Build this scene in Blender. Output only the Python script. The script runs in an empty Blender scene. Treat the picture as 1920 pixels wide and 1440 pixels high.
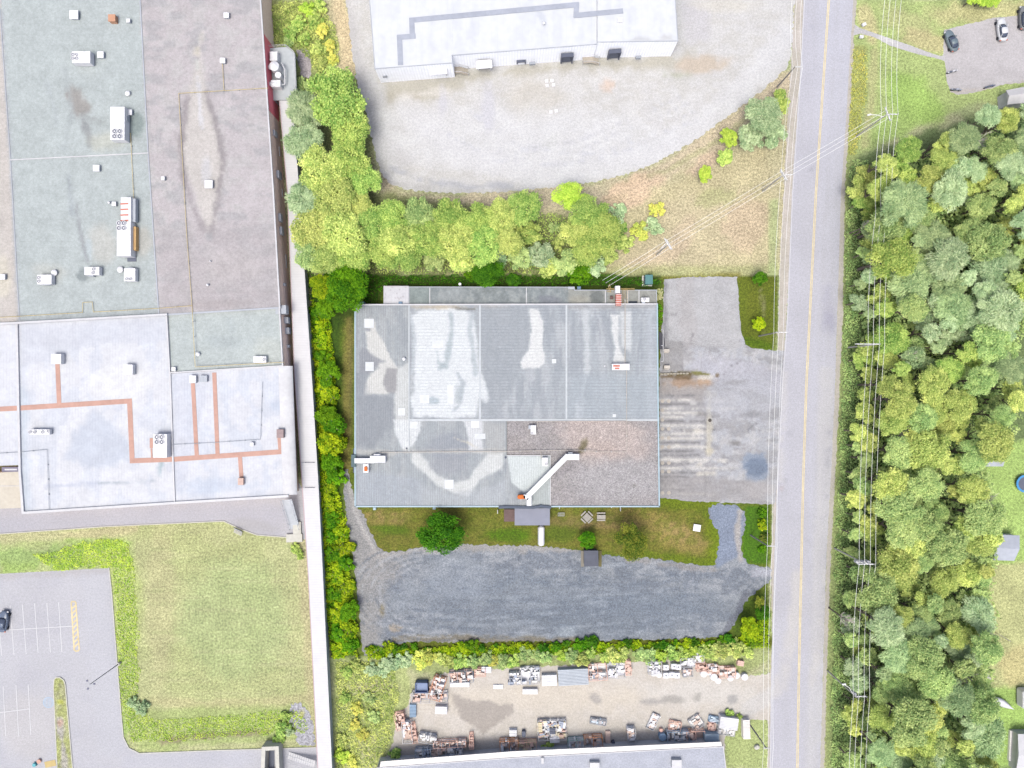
import bpy, math, random
import numpy as np
from mathutils import Vector, Matrix
from mathutils.geometry import delaunay_2d_cdt
R = math.radians
scene = bpy.context.scene
col = scene.collection
random.seed(7)

# ------------------------------------------------------------- camera, sky, sun, exposure
S = 0.107          # metres per photograph pixel on the ground
H = 140.0          # flying height of the drone
cam_d = bpy.data.cameras.new('camera'); cam = bpy.data.objects.new('camera', cam_d); col.objects.link(cam)
cam.location = (0, 0, H); cam.rotation_euler = (0, 0, 0)
cam_d.sensor_width = 36; cam_d.lens = 36 * H / (1920 * S)
cam_d.clip_start = 1; cam_d.clip_end = 6000
scene.camera = cam
SUN_EL, SUN_AZ = 70.0, 205.0      # azimuth from +Y clockwise
world = bpy.data.worlds.new('World'); scene.world = world; world.use_nodes = True
wn = world.node_tree; wn.nodes.clear()
sky = wn.nodes.new('ShaderNodeTexSky'); sky.sky_type = 'NISHITA'; sky.sun_disc = False
sky.sun_elevation = R(SUN_EL); sky.sun_rotation = R(SUN_AZ)
sky.air_density = 0.7; sky.dust_density = 5.0; sky.ozone_density = 0.6
bg = wn.nodes.new('ShaderNodeBackground'); bg.inputs['Strength'].default_value = 0.15
wo = wn.nodes.new('ShaderNodeOutputWorld')
wn.links.new(sky.outputs[0], bg.inputs[0]); wn.links.new(bg.outputs[0], wo.inputs[0])
sd = bpy.data.lights.new('sun', 'SUN'); sd.energy = 1.3; sd.angle = R(24); sd.color = (.95, 1, .93)
so = bpy.data.objects.new('sun', sd); col.objects.link(so)
az, el = R(SUN_AZ), R(SUN_EL)
dirv = Vector((math.sin(az) * math.cos(el), math.cos(az) * math.cos(el), math.sin(el)))
so.rotation_euler = dirv.to_track_quat('Z', 'Y').to_euler(); so.location = (0, 0, 200)
vs = scene.view_settings
vs.view_transform = 'Standard'; vs.look = 'None'; vs.gamma = 1; vs.use_curve_mapping = False
vs.exposure = 1.06
K = 2.5            # brightness a white diffuse card has at this exposure

# ------------------------------------------------------------- helpers: colour, noise, places
def lin(v):
    v = v / 255.0
    return v / 12.92 if v <= .04045 else ((v + .055) / 1.055) ** 2.4
def A(c, f=1.0):      # base colour of a surface that reads as c at this exposure; outside the plot c includes a white wash
    return tuple(min(.82, lin(v) / K * f) for v in c)
def lin_np(a):
    a = np.clip(a, 0, 255) / 255.0
    return np.where(a <= .04045, a / 12.92, ((a + .055) / 1.055) ** 2.4)
def P(px, py, z=0.0):
    k = S * (H - z) / H
    return ((px - 960) * k, (720 - py) * k, z)
def mpp(z=0): return S * (H - z) / H
_tab = np.random.RandomState(3).rand(256, 256)
def vnoise(x, y):
    xi = np.floor(x).astype(int); yi = np.floor(y).astype(int)
    fx = x - xi; fy = y - yi; fx = fx * fx * (3 - 2 * fx); fy = fy * fy * (3 - 2 * fy)
    t = lambda a, b: _tab[a & 255, b & 255]
    return (t(xi, yi) * (1 - fx) + t(xi + 1, yi) * fx) * (1 - fy) + (t(xi, yi + 1) * (1 - fx) + t(xi + 1, yi + 1) * fx) * fy
def fbm(x, y, o=4, seed=0):
    s = 0; a = .5; n = 0
    for i in range(o):
        s = s + a * vnoise(x * 2 ** i + 17.3 * (i + 1) + seed * 7.7, y * 2 ** i + 9.1 * (i + 1) + seed * 3.3); n += a; a *= .55
    return s / n
def d_poly(x, y, pts):
    n = len(pts); best = np.full(x.shape, 1e9); ins = np.zeros(x.shape, bool)
    for i in range(n):
        x0, y0 = pts[i]; x1, y1 = pts[(i + 1) % n]
        dx, dy = x1 - x0, y1 - y0; L = dx * dx + dy * dy + 1e-9
        t = np.clip(((x - x0) * dx + (y - y0) * dy) / L, 0, 1)
        best = np.minimum(best, (x - x0 - t * dx) ** 2 + (y - y0 - t * dy) ** 2)
        c = ((y0 > y) != (y1 > y)) & (x < (x1 - x0) * (y - y0) / (dy if dy else 1e-9) + x0)
        ins ^= c
    d = np.sqrt(best); return np.where(ins, -d, d)
def d_line(x, y, pts):
    best = np.full(x.shape, 1e9)
    for (x0, y0), (x1, y1) in zip(pts[:-1], pts[1:]):
        dx, dy = x1 - x0, y1 - y0; L = dx * dx + dy * dy + 1e-9
        t = np.clip(((x - x0) * dx + (y - y0) * dy) / L, 0, 1)
        best = np.minimum(best, (x - x0 - t * dx) ** 2 + (y - y0 - t * dy) ** 2)
    return np.sqrt(best)
# layers of surface colour (stains, worn tracks, patches, some painted shade; white wash mixed in outside the plot): (kind, shape, colour, strength, softness, raggedness)
ground_layers = None
def field(x, y, base, layers):
    c = np.empty((len(x), 3)); c[:] = base
    for i, L in enumerate(sorted(layers, key=lambda q: q[0] != 'n') if layers is not ground_layers else layers):
        kind, g, rgb, al, soft, warp = L
        nz = (fbm(x / 22, y / 22, 4, i) - .5) * 2 * warp + (fbm(x / 6, y / 6, 3, i + 5) - .5) * warp * 1.1; soft = soft * .72
        if kind == 'p': d = d_poly(x, y, g)
        elif kind == 'l': d = d_line(x, y, g[0]) - g[1]
        elif kind == 'e':
            cx, cy, rx, ry, an = g; a = R(an)
            u = (x - cx) * math.cos(a) + (y - cy) * math.sin(a); v = -(x - cx) * math.sin(a) + (y - cy) * math.cos(a)
            d = (np.sqrt((u / rx) ** 2 + (v / ry) ** 2) - 1) * min(rx, ry)
        elif kind == 'n':      # scattered blotches: g = (size x, size y, threshold)
            d = (g[2] - fbm(x / g[0], y / g[1], 4, i + 11)) * 100; nz = 0
            if len(g) > 3: d = np.maximum(d, d_poly(x, y, g[3]))
        w = np.clip(.5 - (d + nz) / soft, 0, 1); w = w * w * (3 - 2 * w) * al
        c = c * (1 - w[:, None]) + np.array(rgb)[None] * w[:, None]
    return c

# ------------------------------------------------------------- materials
mats = {}
def nd(nt, t, **kw):
    n = nt.nodes.new(t)
    for k, v in kw.items(): setattr(n, k, v)
    return n
def math_n(nt, op, a, b=None, clamp=False):
    n = nd(nt, 'ShaderNodeMath', operation=op, use_clamp=clamp)
    for i, v in enumerate((a, b)):
        if v is None: continue
        if isinstance(v, (int, float)): n.inputs[i].default_value = v
        else: nt.links.new(v, n.inputs[i])
    return n.outputs[0]
def noise_f(nt, vec, scale, detail=4, lo=.35, hi=.65, a=0., b=1.):
    n = nd(nt, 'ShaderNodeTexNoise'); n.inputs['Scale'].default_value = scale; n.inputs['Detail'].default_value = detail
    nt.links.new(vec, n.inputs['Vector'])
    m = nd(nt, 'ShaderNodeMapRange'); nt.links.new(n.outputs[0], m.inputs[0])
    for i, v in zip((1, 2, 3, 4), (lo, hi, a, b)): m.inputs[i].default_value = v
    return m.outputs[0]
def surf(name, base=None, grain=3.0, amt=.2, med=.3, mamt=.1, bump=.3, rough=.9, lines=None, metal=0., bdist=.05, speck=0.):
    """procedural surface; base None = colour attribute painted with 'field'. lines=(axis, period, width, darkness)"""
    if name in mats: return mats[name]
    m = bpy.data.materials.new(name); mats[name] = m; m.use_nodes = True; nt = m.node_tree; nt.nodes.clear()
    out = nd(nt, 'ShaderNodeOutputMaterial'); bs = nd(nt, 'ShaderNodeBsdfPrincipled'); nt.links.new(bs.outputs[0], out.inputs[0])
    geo = nd(nt, 'ShaderNodeNewGeometry'); pos = geo.outputs['Position']
    if base is None:
        at = nd(nt, 'ShaderNodeAttribute', attribute_name='Col'); c = at.outputs['Color']
    else:
        rg = nd(nt, 'ShaderNodeRGB'); rg.outputs[0].default_value = (*base, 1); c = rg.outputs[0]
    g1 = noise_f(nt, pos, grain, 3, .3, .7, 1 - amt, 1 + amt); g2 = noise_f(nt, pos, med, 4, .3, .7, 1 - mamt, 1 + mamt)
    f = math_n(nt, 'MULTIPLY', g1, g2); hgt = g1
    if speck:
        g3 = noise_f(nt, pos, grain * 2.7, 2, .35, .65, 1 - speck, 1 + speck); f = math_n(nt, 'MULTIPLY', f, g3)
    if lines:
        sp = nd(nt, 'ShaderNodeSeparateXYZ'); nt.links.new(pos, sp.inputs[0])
        src = sp.outputs[lines[0]] if isinstance(lines[0], int) else math_n(nt, 'ADD', sp.outputs[0], sp.outputs[1])
        fr = math_n(nt, 'FRACT', math_n(nt, 'DIVIDE', math_n(nt, 'ADD', src, 1000.), lines[1]))
        ln = math_n(nt, 'LESS_THAN', fr, lines[2])
        brk = noise_f(nt, pos, .5, 3, .35, .6, 0., 1.)
        f = math_n(nt, 'MULTIPLY', f, math_n(nt, 'SUBTRACT', 1., math_n(nt, 'MULTIPLY', math_n(nt, 'MULTIPLY', ln, brk), lines[3])))
        hgt = math_n(nt, 'ADD', g1, math_n(nt, 'MULTIPLY', ln, .8))
    vm = nd(nt, 'ShaderNodeVectorMath', operation='SCALE'); nt.links.new(c, vm.inputs[0]); nt.links.new(f, vm.inputs['Scale'])
    nt.links.new(vm.outputs[0], bs.inputs['Base Color'])
    bs.inputs['Roughness'].default_value = rough; bs.inputs['Metallic'].default_value = metal
    bs.inputs['Specular IOR Level'].default_value = .25
    if bump:
        bp = nd(nt, 'ShaderNodeBump'); bp.inputs['Strength'].default_value = bump; bp.inputs['Distance'].default_value = bdist
        nt.links.new(hgt, bp.inputs['Height']); nt.links.new(bp.outputs[0], bs.inputs['Normal'])
    return m
def paint(name, c, rough=.5, metal=0., amt=.06, f=1.): return surf(name, A(c, f), grain=1.5, amt=amt, med=.4, mamt=amt, bump=0, rough=rough, metal=metal)
def leafmat(name, c1, c2, c3=None):
    if name in mats: return mats[name]
    m = bpy.data.materials.new(name); mats[name] = m; m.use_nodes = True; nt = m.node_tree; nt.nodes.clear()
    out = nd(nt, 'ShaderNodeOutputMaterial'); bs = nd(nt, 'ShaderNodeBsdfPrincipled')
    at = nd(nt, 'ShaderNodeAttribute', attribute_name='tone'); oi = nd(nt, 'ShaderNodeObjectInfo')
    mx = nd(nt, 'ShaderNodeMix', data_type='RGBA'); nt.links.new(at.outputs['Fac'], mx.inputs['Factor'])
    mx.inputs['A'].default_value = (*c1, 1); mx.inputs['B'].default_value = (*c2, 1)
    hs = nd(nt, 'ShaderNodeHueSaturation'); nt.links.new(mx.outputs['Result'], hs.inputs['Color'])
    nt.links.new(math_n(nt, 'ADD', math_n(nt, 'MULTIPLY', oi.outputs['Random'], .022), .492), hs.inputs['Hue'])
    nt.links.new(math_n(nt, 'ADD', math_n(nt, 'MULTIPLY', math_n(nt, 'FRACT', math_n(nt, 'MULTIPLY', oi.outputs['Random'], 7.3)), .32), .84), hs.inputs['Value'])
    nt.links.new(hs.outputs[0], bs.inputs['Base Color']); bs.inputs['Roughness'].default_value = .7
    bs.inputs['Specular IOR Level'].default_value = .15
    tr = nd(nt, 'ShaderNodeBsdfTranslucent'); nt.links.new(hs.outputs[0], tr.inputs[0])
    ms = nd(nt, 'ShaderNodeMixShader'); ms.inputs[0].default_value = .4
    nt.links.new(bs.outputs[0], ms.inputs[1]); nt.links.new(tr.outputs[0], ms.inputs[2]); nt.links.new(ms.outputs[0], out.inputs[0])
    return m

# ------------------------------------------------------------- objects
ORG = {}
def tag(o, label=None, cat=None, group=None, kind=None):
    if label: o['label'] = label
    if cat: o['category'] = cat
    if group: o['group'] = group
    if kind: o['kind'] = kind
    return o
def thing(name, label, cat, loc=(0, 0, 0), group=None):
    o = bpy.data.objects.new(name, None); col.objects.link(o); o.location = loc; o.empty_display_size = .5
    ORG[o.name] = Vector(loc); return tag(o, label, cat, group)
class MB:
    def __init__(s): s.v = []; s.f = []
    def add(s, vs, fs):
        b = len(s.v); s.v += [tuple(v) for v in vs]; s.f += [tuple(b + i for i in f) for f in fs]; return s
    def box(s, c, size, rot=0, tilt=0):      # c = centre of the bottom
        w, d, h = size[0] / 2, size[1] / 2, size[2]
        ca, sa = math.cos(rot), math.sin(rot); vs = []
        for z in (0, h):
            for x, y in ((-w, -d), (w, -d), (w, d), (-w, d)):
                zz = z + x * math.tan(tilt)
                vs.append((c[0] + x * ca - y * sa, c[1] + x * sa + y * ca, c[2] + zz))
        return s.add(vs, [(3, 2, 1, 0), (4, 5, 6, 7), (0, 1, 5, 4), (1, 2, 6, 5), (2, 3, 7, 6), (3, 0, 4, 7)])
    def rbox(s, c, size, rot=0, r=.1, top=.08):  # box with rounded plan corners and softened top edge
        w, d, h = size; ca, sa = math.cos(rot), math.sin(rot); r = min(r, w / 2.01, d / 2.01); rings = []
        for z, ins in ((0, 0), (h - top, 0), (h - top * .3, top * .35), (h, top)):
            ring = []
            for qx, qy, a0 in ((1, 1, 0), (-1, 1, 90), (-1, -1, 180), (1, -1, 270)):
                for k in range(4):
                    a = R(a0 + 30 * k); rr = max(r - ins, .01)
                    x = qx * (w / 2 - r) + rr * math.cos(a); y = qy * (d / 2 - r) + rr * math.sin(a)
                    ring.append((c[0] + x * ca - y * sa, c[1] + x * sa + y * ca, c[2] + z))
            rings.append(ring)
        return s.loft(rings)
    def loft(s, rings, cap=True):
        n = len(rings[0]); b = [v for r in rings for v in r]; f = []
        for i in range(len(rings) - 1):
            for k in range(n): f.append((i * n + k, i * n + (k + 1) % n, (i + 1) * n + (k + 1) % n, (i + 1) * n + k))
        if cap: f.append(tuple(range(n))[::-1]); f.append(tuple((len(rings) - 1) * n + k for k in range(n)))
        return s.add(b, f)
    def cyl(s, c, r, h, n=16, r2=None):
        r2 = r if r2 is None else r2
        return s.loft([[(c[0] + q * math.cos(2 * math.pi * k / n), c[1] + q * math.sin(2 * math.pi * k / n), c[2] + z) for k in range(n)] for q, z in ((r, 0), (r2, h))])
    def ring(s, c, r0, r1, h, n=20):
        for k in range(n):
            a, b = 2 * math.pi * k / n, 2 * math.pi * (k + 1) / n; vs = []
            for z in (0, h):
                for q, t in ((r0, a), (r1, a), (r1, b), (r0, b)): vs.append((c[0] + q * math.cos(t), c[1] + q * math.sin(t), c[2] + z))
            s.add(vs, [(3, 2, 1, 0), (4, 5, 6, 7), (1, 2, 6, 5), (3, 0, 4, 7)])
        return s
    def tube(s, a, b, r, r2=None, n=8):
        a, b = Vector(a), Vector(b); r2 = r if r2 is None else r2; d = (b - a)
        if d.length < 1e-5: return s
        q = d.to_track_quat('Z', 'Y'); rings = []
        for p, rr in ((a, r), (b, r2)): rings.append([tuple(p + q @ Vector((rr * math.cos(2 * math.pi * k / n), rr * math.sin(2 * math.pi * k / n), 0))) for k in range(n)])
        return s.loft(rings)
    def path(s, pts, r, n=6):
        for a, b in zip(pts[:-1], pts[1:]): s.tube(a, b, r, n=n)
        return s
    def prism(s, pts, z0, z1, cap=True):
        n = len(pts); a = sum(pts[i][0] * pts[(i + 1) % n][1] - pts[(i + 1) % n][0] * pts[i][1] for i in range(n))
        if a < 0: pts = pts[::-1]
        vs = [(p[0], p[1], z0) for p in pts] + [(p[0], p[1], z1) for p in pts]
        f = [(k, (k + 1) % n, n + (k + 1) % n, n + k) for k in range(n)]
        if cap: f += [tuple(range(n))[::-1], tuple(range(n, 2 * n))]
        return s.add(vs, f)
    def ribbon(s, pts, w, z0, z1):
        for i, (a, b) in enumerate(zip(pts[:-1], pts[1:])):
            a, b = Vector(a[:2]), Vector(b[:2]); d = b - a; L = d.length
            if L < 1e-4: continue
            m = (a + b) / 2; e = .003 * (i % 2); s.box((m.x, m.y, z0 - e), (L + w * .9, w * (1 - .01 * (i % 2)), z1 - z0 + 2 * e), math.atan2(d.y, d.x))
        return s
    def build(s, name, mat, parent=None, smooth=False, bevel=0):
        off = ORG.get(parent.name, Vector((0, 0, 0))) if parent else Vector((0, 0, 0))
        me = bpy.data.meshes.new(name); me.from_pydata([(v[0] - off.x, v[1] - off.y, v[2] - off.z) for v in s.v], [], s.f)
        me.materials.append(mat); me.update()
        if smooth:
            for p in me.polygons: p.use_smooth = True
        o = bpy.data.objects.new(name, me); col.objects.link(o)
        if parent: o.parent = parent
        ORG[o.name] = off
        if bevel:
            bm = o.modifiers.new('bevel', 'BEVEL'); bm.width = bevel; bm.segments = 2; bm.limit_method = 'ANGLE'
        return o
def one(name, mb, mat, label, cat, group=None, **k):
    o = mb.build(name, mat, None, **k)                 # a thing that is one mesh, origin at its base
    me = o.data; co = np.empty(len(me.vertices) * 3); me.vertices.foreach_get('co', co); co = co.reshape(-1, 3)
    c = (co.min(0) + co.max(0)) / 2; c[2] = co[:, 2].min(); co -= c; me.vertices.foreach_set('co', co.ravel()); o.location = c
    ORG[o.name] = Vector(c); return tag(o, label, cat, group)
def jag(pts, amp, step, seed=0):
    rnd = random.Random(seed); out = []; n = len(pts)
    for i in range(n):
        (x0, y0), (x1, y1) = pts[i], pts[(i + 1) % n]; L = math.hypot(x1 - x0, y1 - y0); k = max(1, int(L / step))
        nx, ny = (-(y1 - y0) / L, (x1 - x0) / L) if L else (0, 0)
        for j in range(k):
            t = j / k; o = amp * (rnd.random() - .5) * 2 if amp else 0
            out.append((x0 + (x1 - x0) * t + nx * o, y0 + (y1 - y0) * t + ny * o))
    return out
def smooth_poly(pts, it=2):
    for _ in range(it):
        q = []; n = len(pts)
        for i in range(n):
            a, b = pts[i], pts[(i + 1) % n]
            q += [(a[0] * .75 + b[0] * .25, a[1] * .75 + b[1] * .25), (a[0] * .25 + b[0] * .75, a[1] * .25 + b[1] * .75)]
        pts = q
    return pts
def sheet(name, pts, z, base, layers, mat, step=7, edge=0., parent=None, estep=4, zf=None, smooth=0, kind='structure'):
    """a surface outlined in plan, subdivided so that 'field' can colour it"""
    if smooth: pts = smooth_poly(pts, smooth)
    b = jag(pts, edge, estep, hash(name) % 97 if False else len(pts)) if edge else jag(pts, 0, 40)
    xs = [p[0] for p in b]; ys = [p[1] for p in b]
    gx, gy = np.meshgrid(np.arange(min(xs), max(xs), step), np.arange(min(ys), max(ys), step))
    rs = np.random.RandomState(5); gx = gx.ravel() + (rs.rand(gx.size) - .5) * step * .5; gy = gy.ravel() + (rs.rand(gy.size) - .5) * step * .5
    ok = d_poly(gx, gy, b) < -step * .35
    V = [Vector(p) for p in b] + [Vector((x, y)) for x, y in zip(gx[ok], gy[ok])]
    res = delaunay_2d_cdt(V, [], [list(range(len(b)))], 1, 1e-4)
    vv, ff = res[0], res[2]
    px = np.array([v.x for v in vv]); py = np.array([v.y for v in vv])
    off = ORG.get(parent.name, Vector((0, 0, 0))) if parent else Vector((0, 0, 0))
    zz = [zf(a, b_) if zf else z for a, b_ in zip(px, py)]
    co = [tuple(Vector(P(a, b_, q)) - off) for a, b_, q in zip(px, py, zz)]
    me = bpy.data.meshes.new(name); ff = [tuple(f) for f in ff]
    me.from_pydata(co, [], ff); me.update()
    if me.polygons and me.polygons[0].normal.z < 0: me.flip_normals()
    colr(me, px, py, base, layers); me.materials.append(mat)
    o = bpy.data.objects.new(name, me); col.objects.link(o); ORG[o.name] = off
    if parent: o.parent = parent
    elif kind: o['kind'] = kind
    return o
def colr(me, px, py, base, layers):
    c = lin_np(field(px, py, base, layers)) / K
    at = me.color_attributes.new('Col', 'FLOAT_COLOR', 'POINT')
    at.data.foreach_set('color', np.c_[c, np.ones(len(c))].astype(np.float32).ravel())

# ============================================================= THE GROUND
m_grass = surf('grass', None, grain=2.2, amt=.34, med=.25, mamt=.14, bump=.5, speck=.34)
m_gravel = surf('gravel', None, grain=2.6, amt=.24, med=.35, mamt=.08, bump=.4, speck=.30)
m_fine = surf('fine_gravel', None, grain=2.2, amt=.10, med=.3, mamt=.05, bump=.3, speck=.11)
m_asph = surf('asphalt', None, grain=2.5, amt=.08, med=.12, mamt=.04, bump=.2, speck=.11)
m_conc = surf('worn_concrete', None, grain=1.8, amt=.10, med=.3, mamt=.08, bump=.2, speck=.13)
def axis(a, b, step):
    inner = list(np.arange(a, b + step, step)); o = []
    d = step * 4; x = a
    for _ in range(16): x -= d; d *= 1.5; o.append(x)
    o = o[::-1]; q = []; d = step * 4; x = inner[-1]
    for _ in range(16): x += d; d *= 1.5; q.append(x)
    return np.array(o + inner + q)
ax, ay = axis(-80, 2000, 6), axis(-80, 1520, 6)
GX, GY = np.meshgrid(ax, ay); gx, gy = GX.ravel(), GY.ravel(); nx = len(ax); ny = len(ay)
me = bpy.data.meshes.new('ground')
idx = np.arange(nx * ny).reshape(ny, nx)
fq = np.stack([idx[1:, :-1], idx[1:, 1:], idx[:-1, 1:], idx[:-1, :-1]], -1).reshape(-1, 4)
me.from_pydata(np.c_[(gx - 960) * S, (720 - gy) * S, np.zeros(len(gx))].tolist(), [], fq.tolist()); me.update()
DRY = (226, 210, 180); PG = (190, 205, 142); LG = (200, 214, 148); UG = (146, 168, 104)
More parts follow.
